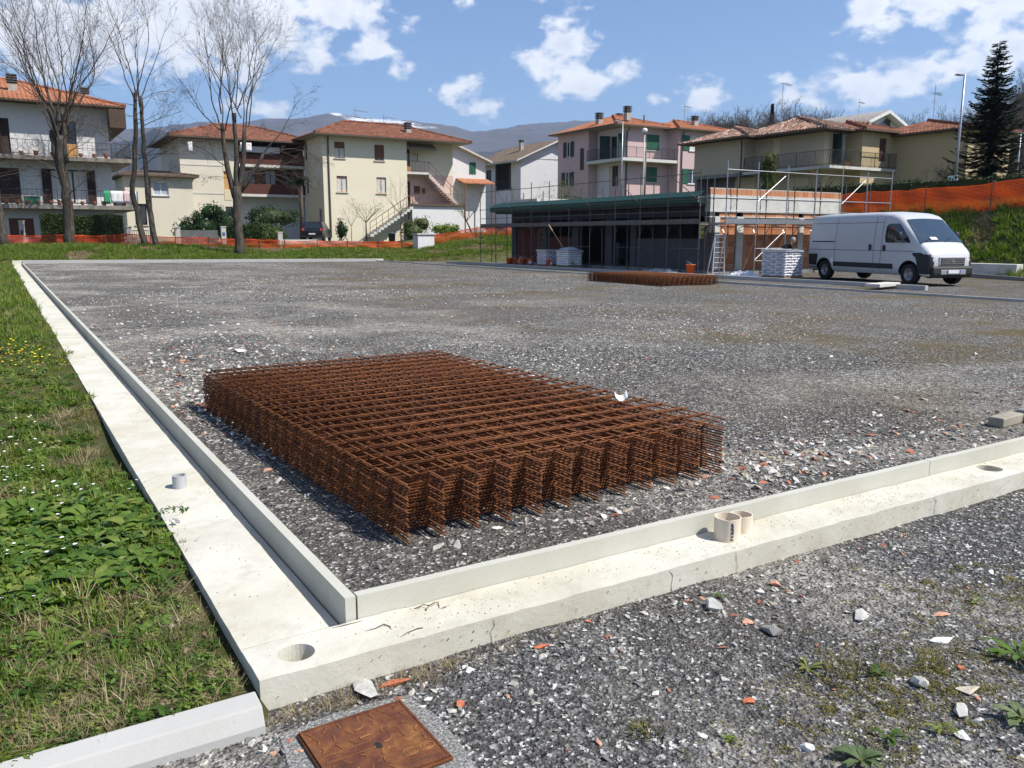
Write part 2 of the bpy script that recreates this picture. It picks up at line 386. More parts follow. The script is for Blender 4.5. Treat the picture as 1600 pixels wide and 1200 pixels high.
# ---------------------------------------------------------------- footing with upstand
ft = thing('foundation_wall', 'pale concrete footing framing the gravel yard with a low smooth upstand', 'foundation')
def follow(me, ofs=0):
    for v in me.vertices: v.co.z += zy(v.co.x, v.co.y)
def apply_mod(o):
    dg = bpy.context.evaluated_depsgraph_get(); me = bpy.data.meshes.new_from_object(o.evaluated_get(dg)); return me
def strip(name, x0, x1, y0, y1, z0, z1, mat, rough_amp=.004, step=.07, holes=(), parent=ft, edge=0.0):
    """solid block with a subdivided, slightly uneven top"""
    bm = bmesh.new()
    nx = max(1, int((x1 - x0) / step)); ny = max(1, int((y1 - y0) / step))
    gx = [x0 + (x1 - x0) * i / nx for i in range(nx + 1)]; gy = [y0 + (y1 - y0) * j / ny for j in range(ny + 1)]
    g = {}
    for j, y in enumerate(gy):
        for i, x in enumerate(gx):
            on = i in (0, nx) or j in (0, ny)
            dz = rough_amp * (mn.noise(Vector((x * 5, y * 5, 0))) + .6 * mn.noise(Vector((x * 17, y * 17, 3)))) + (edge * -abs(mn.noise(Vector((x * 9, y * 9, 8)))) if on else 0)
            ex = edge * .8 * mn.noise(Vector((x * 4, y * 4, 5)))
            g[i, j] = bm.verts.new((x + (ex if i in (0, nx) else 0), y + (ex if j in (0, ny) else 0), z1 + dz))
    b = {}
    ring = [(i, 0) for i in range(nx)] + [(nx, j) for j in range(ny)] + [(i, ny) for i in range(nx, 0, -1)] + [(0, j) for j in range(ny, 0, -1)]
    for k in ring: v = g[k].co; b[k] = bm.verts.new((min(max(v.x, x0), x1) if edge == 0 else v.x, v.y, z0))
    for j in range(ny):
        for i in range(nx): bm.faces.new((g[i, j], g[i + 1, j], g[i + 1, j + 1], g[i, j + 1]))
    for k in range(len(ring)):
        p, q = ring[k], ring[(k + 1) % len(ring)]; bm.faces.new((g[p], b[p], b[q], g[q]))
    bm.faces.new([b[k] for k in ring][::-1])
    me = bpy.data.meshes.new(name); bm.to_mesh(me); bm.free(); me.materials.append(mat)
    o = link(name, me, parent)
    for (hx, hy, hr, hd) in holes:
        c = MB().lathe([(0.0001, -hd), (hr * .93, -hd), (hr, .2), (.0001, .2)], 28, (hx, hy, z1)); co = link('cutter', c.mesh('cutter', mat))
        md = o.modifiers.new('cut', 'BOOLEAN'); md.object = co; md.operation = 'DIFFERENCE'; md.solver = 'EXACT'
        me2 = apply_mod(o); o.modifiers.clear(); o.data = me2; bpy.data.objects.remove(co)
    follow(o.data)
    return o
strip('footing', .66, 1.015, 3.07, 9, -.5, -.07, M['footing'], .005, .055, edge=.0035)
strip('footing', .66, 1.015, 9.003, 49.4, -.5, -.07, M['footing'], .006, .16, edge=.0035)
strip('footing', .66, 7.2, 2.79, 3.066, -.5, -.07, M['footing'], .005, .05, holes=[(.835, 2.925, .072, .16), (5.66, 2.96, .085, .14)], edge=.0035)
strip('footing', 7.203, 21, 2.79, 3.066, -.5, -.07, M['footing'], .005, .12, edge=.005)
strip('footing', 1.018, 1.078, 3.07, 49, -.5, -.11, M['footing'], .003, .12)      # drip groove beside the upstand
n0 = 0
y = 3.07
for L_ in (3.0,) * 16:                                                            # upstand lengths with open joints
    y1 = min(y + L_, 49.2); z = strip('upstand', 1.088, 1.133, y + .004, y1 - .004, -.5, .03, M['upstand'], .0015, .2); y = y1
    if y >= 49.1: break
x = 1.14
for L_ in (4.0,) * 5:
    x1 = min(x + L_, 20.3); strip('upstand', x, x1 - .006, 3.07, 3.116, -.5, .03, M['upstand'], .0015, .2); x = x1
strip('upstand', 1.136, 20.38, 49.2, 49.3, -.4, .17, M['kerb'], .004, .4)
strip('footing', .66, 20.8, 49.305, 49.6, -.4, .15, M['footing'], .004, .4)
strip('upstand', 20.30, 20.38, 3.13, 49.19, -.4, .06, M['kerb'], .004, .4)
strip('footing', 20.385, 20.75, 2.8, 49.19, -.4, -.03, M['footing'], .004, .4)
jm = MB()                                   # cracks and form-board joints on the near face
for xx in (1.62, 2.62, 3.05, 4.75):
    q = [(xx + R.uniform(-.006, .006) + .02 * (i / 5) * R.uniform(-1, 1), 2.7868 + R.uniform(-.001, .001), -.205 + .135 * i / 5) for i in range(6)]; jm.tube(q, [.0004, .0008, .0012, .0008, .0014, .0006], 4)
for _ in range(160): q = (R.uniform(.7, 6.5), 2.7862, R.uniform(-.19, -.085)); jm.tube([q, (q[0], q[1] - .0015, q[2])], R.uniform(.0012, .0035), 6)
tag(jm.build('surface_crack', M['joint'], ft), kind='stuff')
ck = thing('drive_kerb', 'long pale kerb between the van and the gravel yard', 'kerb')
yy = 14.6
while yy < 45:
    strip('kerb_stone', 23.36, 23.50, yy, yy + .992, -.3, .08, M['kerb'], .002, .3, parent=ck); yy += 1.0
# precast kerb in the left foreground
kb = thing('kerb', 'grey chamfered kerb in the left foreground ending against the footing', 'kerb', (0, 0, 0))
for (k0, k1) in ((-1.36, -.362), (-.358, .64)):
    m_ = MB()
    prof = [(2.655, -.45), (2.655, -.155), (2.685, -.095), (2.778, -.085), (2.778, -.45)]
    n = len(prof); vs = [(k0, a, b) for a, b in prof] + [(k1, a, b) for a, b in prof]
    m_.add(vs, [tuple(range(n)), tuple(range(n, 2 * n))[::-1]] + [(i, i + n, (i + 1) % n + n, (i + 1) % n) for i in range(n)])
    m_.build('kerb_stone', M['kerb'], kb, bevel=.006)

# ---------------------------------------------------------------- scatter (uncountable ground stuff)
SRC = bpy.data.collections.new('sources')
def source(name, objs):
    c = bpy.data.collections.new(name)
    for o in objs: c.objects.link(o)
    return c
def scatter(name, P, rot, scl, coll, label=None, cat=None, parent=None):
    me = bpy.data.meshes.new(name); me.from_pydata([tuple(p) for p in P], [], [])
    a = me.attributes.new('rot', 'FLOAT_VECTOR', 'POINT'); a.data.foreach_set('vector', np.asarray(rot, np.float32).ravel())
    a = me.attributes.new('scl', 'FLOAT', 'POINT'); a.data.foreach_set('value', np.asarray(scl, np.float32).ravel())
    o = link(name, me, parent); o['kind'] = 'stuff'
    if label: o['label'] = label
    if cat: o['category'] = cat
    g = bpy.data.node_groups.new(name, 'GeometryNodeTree')
    g.interface.new_socket('Geometry', in_out='INPUT', socket_type='NodeSocketGeometry')
    g.interface.new_socket('Geometry', in_out='OUTPUT', socket_type='NodeSocketGeometry')
    i = g.nodes.new('NodeGroupInput'); u = g.nodes.new('NodeGroupOutput')
    ci = g.nodes.new('GeometryNodeCollectionInfo'); ci.inputs['Collection'].default_value = coll
    ci.inputs['Separate Children'].default_value = True; ci.inputs['Reset Children'].default_value = True
    ip = g.nodes.new('GeometryNodeInstanceOnPoints'); ip.inputs['Pick Instance'].default_value = True
    def att(nm, ty):
        n = g.nodes.new('GeometryNodeInputNamedAttribute'); n.data_type = ty; n.inputs['Name'].default_value = nm
        return [s for s in n.outputs if s.enabled][0]
    L = g.links
    L.new(i.outputs[0], ip.inputs['Points']); L.new(ci.outputs[0], ip.inputs['Instance'])
    er = g.nodes.new('FunctionNodeEulerToRotation'); L.new(att('rot', 'FLOAT_VECTOR'), er.inputs[0]); L.new(er.outputs[0], ip.inputs['Rotation'])
    L.new(att('scl', 'FLOAT'), ip.inputs['Scale'])
    rv = g.nodes.new('FunctionNodeRandomValue'); rv.data_type = 'INT'
    [s for s in rv.inputs if s.name == 'Max' and s.enabled][0].default_value = 99
    L.new([s for s in rv.outputs if s.enabled][0], ip.inputs['Instance Index'])
    L.new(ip.outputs[0], u.inputs[0])
    md = o.modifiers.new('scatter', 'NODES'); md.node_group = g
    return o
def rock(name, mat, r, flat=.7, n=11, seed=0, elong=1.3):
    rr = random.Random(seed); bm = bmesh.new()
    for _ in range(n):
        v = Vector((rr.gauss(0, 1), rr.gauss(0, 1), rr.gauss(0, 1))).normalized() * r * rr.uniform(.75, 1.1)
        bm.verts.new((v.x * elong, v.y, v.z * flat))
    res = bmesh.ops.convex_hull(bm, input=bm.verts)
    bmesh.ops.delete(bm, geom=[e for e in res['geom_interior'] if isinstance(e, bmesh.types.BMVert)], context='VERTS')
    me = bpy.data.meshes.new(name); bm.to_mesh(me); bm.free(); me.materials.append(mat)
    return bpy.data.objects.new(name, me)
def stone_mat(name, stops, rough=.9):
    n = NT(name); c = n.ramp(n.rand(), stops, 'CONSTANT')
    c = n.mix(1.0, c, n.mix(1.0, (1., 1., 1.), n.rng(n.noise(60, 4), .3, .7, .7, 1.3), 'MULTIPLY'), 'MULTIPLY')
    return n.fin(c, rough, n.bump(n.noise(150, 3), .4, .003), 0., .2)
M['chip'] = stone_mat('crushed stone', [(0, (.058, .057, .056)), (.18, (.10, .097, .094)), (.42, (.15, .146, .14)), (.62, (.205, .199, .19)), (.82, (.28, .272, .26)), (.93, (.38, .37, .345)), (.978, (.56, .55, .52))])
M['rubble'] = stone_mat('rubble', [(0, (.42, .40, .35)), (.2, (.55, .53, .49)), (.36, (.27, .255, .23)), (.55, (.16, .155, .15)), (.70, (.36, .15, .095)), (.77, (.44, .25, .17)), (.82, (.52, .50, .46)), (.90, (.34, .29, .22))])
chips = source('chip sources', [rock('chip', M['chip'], .0085, .75, 10, k, 1.25) for k in range(8)])
M['chipd'] = stone_mat('dark crushed stone', [(0, (.042, .040, .038)), (.2, (.072, .069, .065)), (.45, (.108, .103, .097)), (.66, (.15, .143, .135)), (.84, (.21, .20, .185)), (.945, (.34, .325, .30)), (.985, (.52, .50, .46))])
chips_in = source('inner chip sources', [rock('chip', M['chipd'], .0085, .75, 10, 30 + k, 1.25) for k in range(8)])
rubs = source('rubble sources', [rock('rubble_piece', M['rubble'], .022, .42, 12, 50 + k, 1.4) for k in range(8)])
rng = np.random.default_rng(11)
def in_view(X, Y, z=0, pad=1.1):
    ca, sa = cos(radians(31.6)), sin(radians(31.6)); x = X * ca - Y * sa; y = X * sa + Y * ca
    return (y > .8) & (np.abs(x) < (y * .66 + .5) * pad)
def pts_box(n, x0, x1, y0, y1): return rng.uniform(x0, x1, n), rng.uniform(y0, y1, n)
def scat_stones(name, X, Y, zf, coll, smin, smax, label, lift=.0, cat=None):
    Z = np.array([zf(a, b) for a, b in zip(X, Y)]) + lift; n = len(X)
    rot = np.stack([rng.normal(0, .35, n), rng.normal(0, .35, n), rng.uniform(0, 6.28, n)], 1)
    return scatter(name, np.stack([X, Y, Z], 1), rot, rng.uniform(smin, smax, n) * rng.uniform(.8, 1.1, n), coll, label)
X, Y = pts_box(190000, -1.0, 8.5, -1.5, 2.79); d = np.hypot(X, Y); k = in_view(X, Y) & (rng.random(len(X)) < np.clip((3.2 / d) ** 2, 0, 1))
scat_stones('gravel', X[k], Y[k], gz_o, chips, .32, 1.0, 'dark crushed stone in front of the footing')
X, Y = pts_box(260000, 1.15, 11, 3.14, 12); d = np.hypot(X, Y); k = in_view(X, Y) & (rng.random(len(X)) < np.clip((4.2 / d) ** 2.3, 0, 1) * .8)
scat_stones('gravel', X[k], Y[k], gz_y, chips_in, .32, .95, 'dark crushed stone inside the footing')
# rubble: pale stones and brick bits, thick beside the left upstand and behind the front one
def clus(n, cx, cy, sx, sy): return rng.normal(cx, sx, n), rng.normal(cy, sy, n)
gx, gy = [], []
for (n, cx, cy, sx, sy) in ((420, 1.35, 7.6, .22, 1.3), (330, 1.75, 9.0, .4, 1.3), (260, 2.6, 11, .7, 1.5), (420, 2.6, 15, 1.2, 4), (500, 6, 20, 4, 6), (700, 9, 30, 5, 8), (45, 3.2, 3.42, .55, .13), (120, 4.2, 3.6, .35, .2),
                            (260, 4.6, 3.75, .45, .22), (120, 5.6, 3.5, .8, .16), (70, 7.0, 4.0, .9, .3), (260, 6, 8, 3, 2.5), (22, 2.0, 3.4, .5, .15)):
    a, b = clus(n, cx, cy, sx, sy); gx.append(a); gy.append(b)
X = np.concatenate(gx); Y = np.concatenate(gy); k = (X > 1.2) & (X < 20) & (Y > 3.2) & (Y < 48) & ~((X > 1.6) & (X < 3.75) & (Y > 3.7) & (Y < 7.6))
scat_stones('rubble', X[k], Y[k], gz_y, rubs, .45, 1.5, 'pale stones and brick bits strewn on the yard', .004)
X, Y = pts_box(130000, 1.3, 20, 7, 48); f = np.array([mn.fractal(Vector((a * .22, b * .16, 31)), 1., 2., 4) for a, b in zip(X, Y)]); dd_ = np.hypot(X, Y)
k = in_view(X, Y) & (rng.random(len(X)) < np.clip(.06 + f * 1.6, .02, 1) * np.clip(1.25 - X / 22, .25, 1)); X, Y = X[k], Y[k]
pal = source('pale chip sources', [rock('pale_chip', stone_mat('pale grit', [(0, (.30, .285, .26)), (.35, (.46, .44, .40)), (.6, (.20, .19, .175)), (.75, (.56, .54, .50)), (.94, (.36, .20, .14))]), .020, .4, 8, 600 + k, 1.3) for k in range(5)])
scat_stones('rubble', X, Y, gz_y, pal, .35, 1.15, 'pale grit and flat stones over the far yard', .002)
a, b = clus(380, 3.0, 1.6, 2.2, .8); c_, d_ = clus(240, 2.5, 2.55, 1.3, .12); X = np.concatenate([a, c_]); Y = np.concatenate([b, d_]); k = (Y < 2.74) & (Y > -.5)
scat_stones('rubble', X[k], Y[k], gz_o, rubs, .35, .9, 'pale stones and brick bits in the near gravel', .004)

# ---------------------------------------------------------------- steel mesh stacks
wr = .0053
def bar_mesh(L, name, r=wr): return MB().tube([(0, 0, 0), (L * .33, 0, .0), (L * .66, 0, 0), (L, 0, 0)], r, 5).mesh(name, M['rust'], True)
NXB, NYB, CELL, OV = 12, 19, .2, .17
long_me = bar_mesh((NYB - 1) * CELL + OV * 2, 'long_bar'); cross_me = bar_mesh((NXB - 1) * CELL + .09, 'cross_bar')
full = MB()
for i in range(NXB): full.tube([(i * CELL, -OV, 0), (i * CELL, 2, .0), (i * CELL, (NYB - 1) * CELL + OV, 0)], wr, 5)
for j in range(NYB): full.tube([(-.045, j * CELL, wr * 1.9), (1.1, j * CELL, wr * 1.9), ((NXB - 1) * CELL + .045, j * CELL, wr * 1.9)], wr, 5)
full_me = full.mesh('steel_mesh_sheet', M['rust'], True)
ORD = ['topmost', 'second', 'third', 'fourth', 'fifth', 'sixth', 'seventh', 'eighth', 'ninth', 'tenth', 'eleventh', 'twelfth', 'thirteenth', 'fourteenth', 'fifteenth', 'sixteenth', 'seventeenth', 'eighteenth', 'nineteenth', 'twentieth', 'twenty-first', 'lowest']
def stack(x0, y0, n, where, group, detail, turn=0.):
    pitch = .0155
    for k in range(n):                    # k = 0 is the lowest sheet
        z = zy(x0, y0) + .012 + k * pitch
        jx, jy, ja = R.gauss(0, .0035), R.gauss(0, .007), R.gauss(0, .0009)
        if k >= n - 2: jx += .055 + .03 * (k - n + 2); jy += .075; ja = .004
        top = n - 1 - k
        rank = 'lowest' if k == 0 else (ORD[top] if top == 0 else ORD[top] + ' from the top')
        lab = 'rusty steel mesh sheet, %s in the %s' % (rank, where)
        if detail and top < 2:
            t = thing('steel_mesh_sheet', lab, 'mesh sheet', (x0 + jx, y0 + jy, z), ja + turn, group)
            for i in range(NXB): link('long_bar', long_me, t, (i * CELL, -OV, 0), (0, 0, pi / 2))
            for j in range(NYB): link('cross_bar', cross_me, t, (-.045, j * CELL, wr * 1.9))
        else:
            o = link('steel_mesh_sheet', full_me, None, (x0 + jx, y0 + jy, z), (0, 0, ja + turn)); tag(o, lab, 'mesh sheet', group)
stack(1.582, 3.72, 22, 'near stack beside the footing', 'steel mesh sheets of the near stack', True, radians(2.1))
stack(17.2, 19.25, 18, 'far stack by the scaffolded building', 'steel mesh sheets of the far stack', False)

# ---------------------------------------------------------------- air, mountains, wooded hill
def haze_box():
    n = bpy.data.materials.new('air'); n.use_nodes = True; t = n.node_tree
    for q in list(t.nodes): t.nodes.remove(q)
    out = t.nodes.new('ShaderNodeOutputMaterial'); v = t.nodes.new('ShaderNodeVolumePrincipled')
    v.inputs['Color'].default_value = (.52, .70, 1, 1); v.inputs['Density'].default_value = 1.15e-4; v.inputs['Anisotropy'].default_value = .2
    t.links.new(v.outputs[0], out.inputs['Volume'])
    o = MB().box(-8000, -8000, -4, 8000, 8000, 960).build('haze', n); o['kind'] = 'stuff'; o['label'] = 'thin blue air over the valley'
haze_box()
def hill_mat(name, cols, snow=None):
    n = NT(name).world(); c = n.ramp(n.noise(.004, 9, .68), [(.35, cols[0]), (.5, cols[1]), (.66, cols[2])])
    c = n.mix(n.rng(n.noise(.0011, 6, .6, off=(3, 1, 0)), .5, .62, 0, .6), c, (.10, .085, .06))
    if snow:
        z = n.xyz()[2]; f = n.math('MULTIPLY', n.rng(z, snow[0], snow[1], 0, 1), n.math('MULTIPLY', n.rng(n.noise(.006, 6, .7), .46, .53, 0, 1), n.math('MULTIPLY', n.rng(n.xyz()[0], snow[2], snow[2] + 60), n.rng(n.xyz()[0], snow[3], snow[3] - 60)))); c = n.mix(f, c, (.8, .82, .85))
    return n.fin(c, 1, n.bump(n.noise(.01, 8, .7), 1, 22), 0., 0.)
def ridge(name, prof, dist, depth, mat, label, seed, base=-5, amp=.16, step=.25):
    """prof = (picture bearing in degrees from north of the site, elevation in degrees) of the skyline"""
    az0, az1 = prof[0][0], prof[-1][0]; na = int((az1 - az0) / step) + 1; nr = 34
    A = np.linspace(az0, az1, na); E = np.interp(A, [p[0] for p in prof], [p[1] for p in prof])
    vs = []
    for j in range(nr):
        t = j / (nr - 1)
        for i in range(na):
            r = dist - depth * (1 - t) if t <= 1 else dist
            a = radians(A[i]); x, y = r * sin(a), r * cos(a)
            h = dist * math.tan(radians(E[i]))
            n1 = mn.fractal(Vector((x / 900, y / 900, seed)), 1.0, 2.1, 6); n2 = 1 - abs(mn.noise(Vector((x / 420, y / 420, seed + 3)))) * 2
            z = base + (h - base) * (t ** .85) * (1 + (amp * n1 + amp * .5 * n2) * (1 - t) * 2.2) + 10 * mn.noise(Vector((x / 60, y / 60, seed))) * t
            vs.append((x, y, z))
    for i in range(na):                     # far side
        a = radians(A[i]); r = dist + depth; vs.append((r * sin(a), r * cos(a), base))
    fs = [(j * na + i, (j + 1) * na + i, (j + 1) * na + i + 1, j * na + i + 1) for j in range(nr) for i in range(na - 1)]
    fs = [f[::-1] for f in fs]
    me = bpy.data.meshes.new(name); me.from_pydata(vs, [], fs); me.materials.append(mat)
    me.polygons.foreach_set('use_smooth', [True] * len(fs)); me.update()
    o = link(name, me); tag(o, label, None, None, 'structure'); return o
def px(x, y):                               # bearing and elevation of a point in view, degrees
    v = y - 600; P_ = math.atan(231 / 1295); d = v * cos(P_) + 1295 * sin(P_); f = 1295 * cos(P_) - v * sin(P_)
    return (math.degrees(atan2(x - 800, f)) + 31.6, math.degrees(math.atan2(-d, sqrt(f * f + (x - 800) ** 2))))
far = [(-75, 3), (-60, 4.5), (-40, 5), (-20, 6)] + [px(*p) for p in ((-60, 215), (60, 200), (180, 202), (250, 198), (310, 190), (380, 192), (415, 184), (445, 186), (480, 183), (512, 176), (540, 179), (575, 184), (600, 187), (640, 188), (690, 194), (740, 205), (790, 200), (820, 194), (850, 192), (885, 190), (930, 187), (1000, 187), (1100, 200), (1250, 215), (1500, 225), (1700, 235))] + [(80, 3), (110, 4), (150, 3)]
M['mtn'] = hill_mat('far winter mountain', [(.060, .050, .042), (.105, .082, .068), (.055, .058, .04)], (625, 650, 1830, 2330))
M['mtn2'] = hill_mat('near wooded ridge', [(.018, .022, .018), (.034, .034, .028), (.06, .05, .038)])
ridge('mountain', far, 5600, 2600, M['mtn'], 'far brown mountain ridge with a little snow on top', 2)
near = [(-40, 2.2)] + [px(*p) for p in ((-100, 245), (60, 235), (185, 222), (215, 218), (240, 200), (300, 212), (360, 225), (420, 228), (500, 235), (640, 240), (740, 238), (800, 232), (850, 222), (900, 210), (950, 199), (985, 193), (1020, 190), (1080, 196), (1200, 205), (1500, 215), (1700, 215))] + [(90, 3.5), (120, 2.5)]
ridge('mountain', near, 3300, 1300, M['mtn2'], 'nearer dark wooded ridge in front of the far mountain', 8, amp=.2)

# ---------------------------------------------------------------- grass and weeds
G1 = leaf_mat('grass blade', [(0, (.060, .10, .016)), (.3, (.11, .165, .025)), (.6, (.165, .215, .038)), (.85, (.23, .24, .07)), (1, (.30, .25, .12))])
G2 = leaf_mat('fresh grass', [(0, (.075, .135, .017)), (.4, (.135, .21, .026)), (.8, (.20, .26, .042)), (1, (.26, .25, .09))])
G3 = leaf_mat('lush bank grass', [(0, (.065, .115, .018)), (.35, (.11, .185, .028)), (.75, (.17, .24, .042)), (1, (.25, .24, .10))], .42)
GS = leaf_mat('dry straw', [(0, (.26, .20, .11)), (.5, (.36, .29, .17)), (1, (.20, .14, .075))], .15)
GB = leaf_mat('broad leaf', [(0, (.045, .095, .014)), (.4, (.085, .15, .022)), (.8, (.13, .20, .032)), (1, (.19, .21, .05))], .25, .4)
GY = leaf_mat('moss yellow leaf', [(0, (.10, .10, .02)), (.5, (.17, .15, .03)), (1, (.22, .17, .05))], .25)
def tuft(name, mat, n, h, w, spread, seed, lean=.5, curl=.5):
    r = random.Random(seed); m = MB()
    for _ in range(n):
        a = r.uniform(0, 2 * pi); q = spread * sqrt(r.random()); bx, by = q * cos(a), q * sin(a)
        la = a + r.gauss(0, .8); L_ = h * r.uniform(.5, 1.15); ln = lean * r.uniform(.2, 1.2)
        dx, dy = cos(la), sin(la); px_, py_ = -dy * w / 2, dx * w / 2
        pts = []
        for t in (0, .38, .72, 1):
            o = L_ * ln * t ** (1 + curl); pts.append((bx + dx * o, by + dy * o, L_ * t * (1 - .25 * ln * t)))
        ww = (1, .9, .6, .08)
        vs = []
        for p, k in zip(pts, ww): vs += [(p[0] - px_ * k, p[1] - py_ * k, p[2]), (p[0] + px_ * k, p[1] + py_ * k, p[2])]
        m.add(vs, [(0, 1, 3, 2), (2, 3, 5, 4), (4, 5, 7, 6)])
    return bpy.data.objects.new(name, m.mesh(name, mat, True))
def rosette(name, mat, n, L0, w, seed, up=.5, jag=.0):
    r = random.Random(seed); m = MB()
    for k in range(n):
        a = 2.4 * k + r.gauss(0, .3); L_ = L0 * r.uniform(.55, 1.1); u = up * r.uniform(.4, 1.3); W_ = w * r.uniform(.7, 1.1)
        dx, dy = cos(a), sin(a); sx, sy = -dy, dx; vs = []; fs = []
        prof = [(0, .12), (.2, .35), (.42, .8), (.62, 1), (.82, .75), (1, .06)]
        for i, (t, q) in enumerate(prof):
            if jag and i % 2: q *= 1 - jag
            o = L_ * t * (1 - .15 * t); z = L_ * (u * t - u * .75 * t * t) + .004; c = (dx * o, dy * o, z)
            e = W_ * q / 2; lift = e * .35
            vs += [(c[0] - sx * e, c[1] - sy * e, c[2] + lift), c, (c[0] + sx * e, c[1] + sy * e, c[2] + lift)]
        for i in range(5): b = i * 3; fs += [(b, b + 1, b + 4, b + 3), (b + 1, b + 2, b + 5, b + 4)]
        m.add(vs, fs)
    return bpy.data.objects.new(name, m.mesh(name, mat, True))
def leafy(name, mat, n, r0, h, seed, size=.02):
    """low mat of small leaves"""
    r = random.Random(seed); m = MB()
    for _ in range(n):
        a = r.uniform(0, 2 * pi); q = r0 * sqrt(r.random()); c = Vector((q * cos(a), q * sin(a), h * r.uniform(.2, 1) * (1 - (q / r0) ** 2 * .6)))
        s_ = size * r.uniform(.6, 1.2); nrm = Vector((r.gauss(0, .5), r.gauss(0, .5), 1)).normalized(); u = nrm.orthogonal().normalized()
        u = (Matrix.Rotation(r.uniform(0, 6.3), 3, nrm) @ u); v = nrm.cross(u)
        m.add([c - u * s_, c - v * s_ * .45, c + u * s_, c + v * s_ * .45], [(0, 1, 2, 3)])
    return bpy.data.objects.new(name, m.mesh(name, mat, True))
grass_src = source('grass sources', [tuft('tuft', G1, 16, .085, .006, .05, k, .7) for k in range(5)] + [tuft('tuft', G2, 14, .10, .007, .05, 20 + k, .6) for k in range(3)])
straw_src = source('straw sources', [tuft('straw', GS, 15, .11, .004, .06, 40 + k, 1.5, .3) for k in range(4)])
low_src = source('leaf sources', [leafy('leaf_mat', GB, 60, .07, .045, k, .016) for k in range(4)] + [leafy('leaf_mat', G2, 50, .06, .03, 9 + k, .012) for k in range(2)])
moss_src = source('moss sources', [leafy('moss', GY, 60, .07, .02, 70 + k, .010) for k in range(3)])
ros_src = source('rosette sources', [rosette('rosette', GB, 11, .12, .036, k, .8) for k in range(4)] + [rosette('rosette', G2, 9, .10, .028, 7 + k, .6, .35) for k in range(2)])
def scat(name, X, Y, coll, smin, smax, label, zf=ground_z, tilt=.15, lift=-.006):
    Z = np.array([zf(a, b) for a, b in zip(X, Y)]) + lift; n = len(X)
    rot = np.stack([rng.normal(0, tilt, n), rng.normal(0, tilt, n), rng.uniform(0, 6.28, n)], 1)
    return scatter(name, np.stack([X, Y, Z], 1), rot, rng.uniform(smin, smax, n), coll, label)
def nz2(X, Y, s, o): return np.array([mn.fractal(Vector((a * s, b * s, o)), 1., 2., 3) for a, b in zip(X, Y)])
def left_edge(X, Y):                        # the sward's ragged edge on the footing
    e = .60 + .05 * np.sin(Y * 1.7) + .04 * np.sin(Y * 4.3 + 1)
    e = np.where((Y > 4.25) & (Y < 5.6), e + .02, e); e = np.where(Y < 4.1, .56 - (4.1 - Y) * .10, e); return X < e
X, Y = pts_box(60000, -9, .8, 2.80, 16); d = np.hypot(X, Y)
k = in_view(X, Y) & left_edge(X, Y) & (rng.random(len(X)) < np.clip((4.0 / d) ** 1.6, 0, 1)); X, Y = X[k], Y[k]
f = nz2(X, Y, .9, 4); g = nz2(X, Y, 1.3, 9)
bare = (Y < 4.0) & (X > -.1)
dry = (f < -.34) | (bare & (rng.random(len(X)) < .72))
gr = ~dry & (g > -.25) & (rng.random(len(X)) < .62)
scat('grass', X[gr], Y[gr], grass_src, .55, 1.15, 'short green grass left of the footing')
st = dry & (rng.random(len(X)) < np.where(bare, .18, .42)); scat('dry_grass', X[st], Y[st], straw_src, .5, 1.1, 'dry straw coloured grass left of the footing')
mo = (g < -.12) & (rng.random(len(X)) < .5); scat('moss', X[mo], Y[mo], moss_src, .7, 1.4, 'yellow green moss between the grass')
lo = ~dry & (rng.random(len(X)) < .42); scat('ground_cover', X[lo], Y[lo], low_src, .7, 1.4, 'low leafy weeds in the sward')
ro = ~dry & (nz2(X, Y, .6, 20) > .05) & (rng.random(len(X)) < .16); scat('ground_cover', X[ro], Y[ro], ros_src, .6, 1.2, 'broad leaved weeds in the sward')
a, b = clus(420, .26, 4.75, .24, .42); k = (a < .58) & (np.abs(b - 4.75) < .8); scat('ground_cover', a[k], b[k], ros_src, .9, 1.5, 'thick clump of long leaved weeds against the footing', lift=.01)
a, b = clus(500, .2, 4.75, .3, .5); k = (a < .54) & (np.abs(b - 4.75) < .8); scat('ground_cover', a[k], b[k], low_src, 1.0, 1.7, 'leafy weeds against the footing', lift=.0)
a, b = rng.uniform(-.5, .62, 900), rng.uniform(2.82, 4.2, 900); scat('dry_grass', a, b, straw_src, .25, .6, 'trampled dry stalks on the bare soil by the kerb', tilt=.5)
a, b = rng.uniform(-.9, .60, 700), rng.uniform(2.85, 4.1, 700); scat('ground_cover', a, b, low_src, .35, .8, 'sparse small weeds on the bare soil by the kerb')
a, b = rng.uniform(-.3, .62, 900), rng.uniform(2.82, 4.2, 900); scat_stones('soil_crumbs', a, b, ground_z, source('crumb sources', [rock('crumb', plain('soil crumb', (.20, .15, .095), 1, .3), .012, .6, 9, 400 + k) for k in range(4)]), .3, 1.2, 'brown soil crumbs by the kerb')
# farther sward beside the wall, the verge behind the yard and the bank
g_far = source('far grass sources', [tuft('tuft', G2, 18, .22, .02, .16, 100 + k, .5) for k in range(4)] + [tuft('tuft', G1, 18, .18, .02, .16, 110 + k, .6) for k in range(3)])
g_bank = source('bank grass sources', [tuft('tuft', G3, 20, .24, .022, .18, 140 + k, .7) for k in range(5)])
g_dry = source('far straw sources', [tuft('straw', GS, 14, .16, .016, .14, 120 + k, 1.0) for k in range(3)])
X, Y = pts_box(16000, -14, .6, 14, 50); k = in_view(X, Y); scat('grass', X[k], Y[k], g_far, .4, .8, 'green grass farther along the footing')
X, Y = pts_box(44000, -9, 34, 49.75, 64); k = in_view(X, Y) & (Y < 58 + .0 * X) & (rng.random(len(X)) < np.where(Y < 50.9, .35, 1)); X, Y = X[k], Y[k]
f = nz2(X, Y, .35, 2); dr = (f < -.25) | ((Y < 51) & (rng.random(len(X)) < .5))
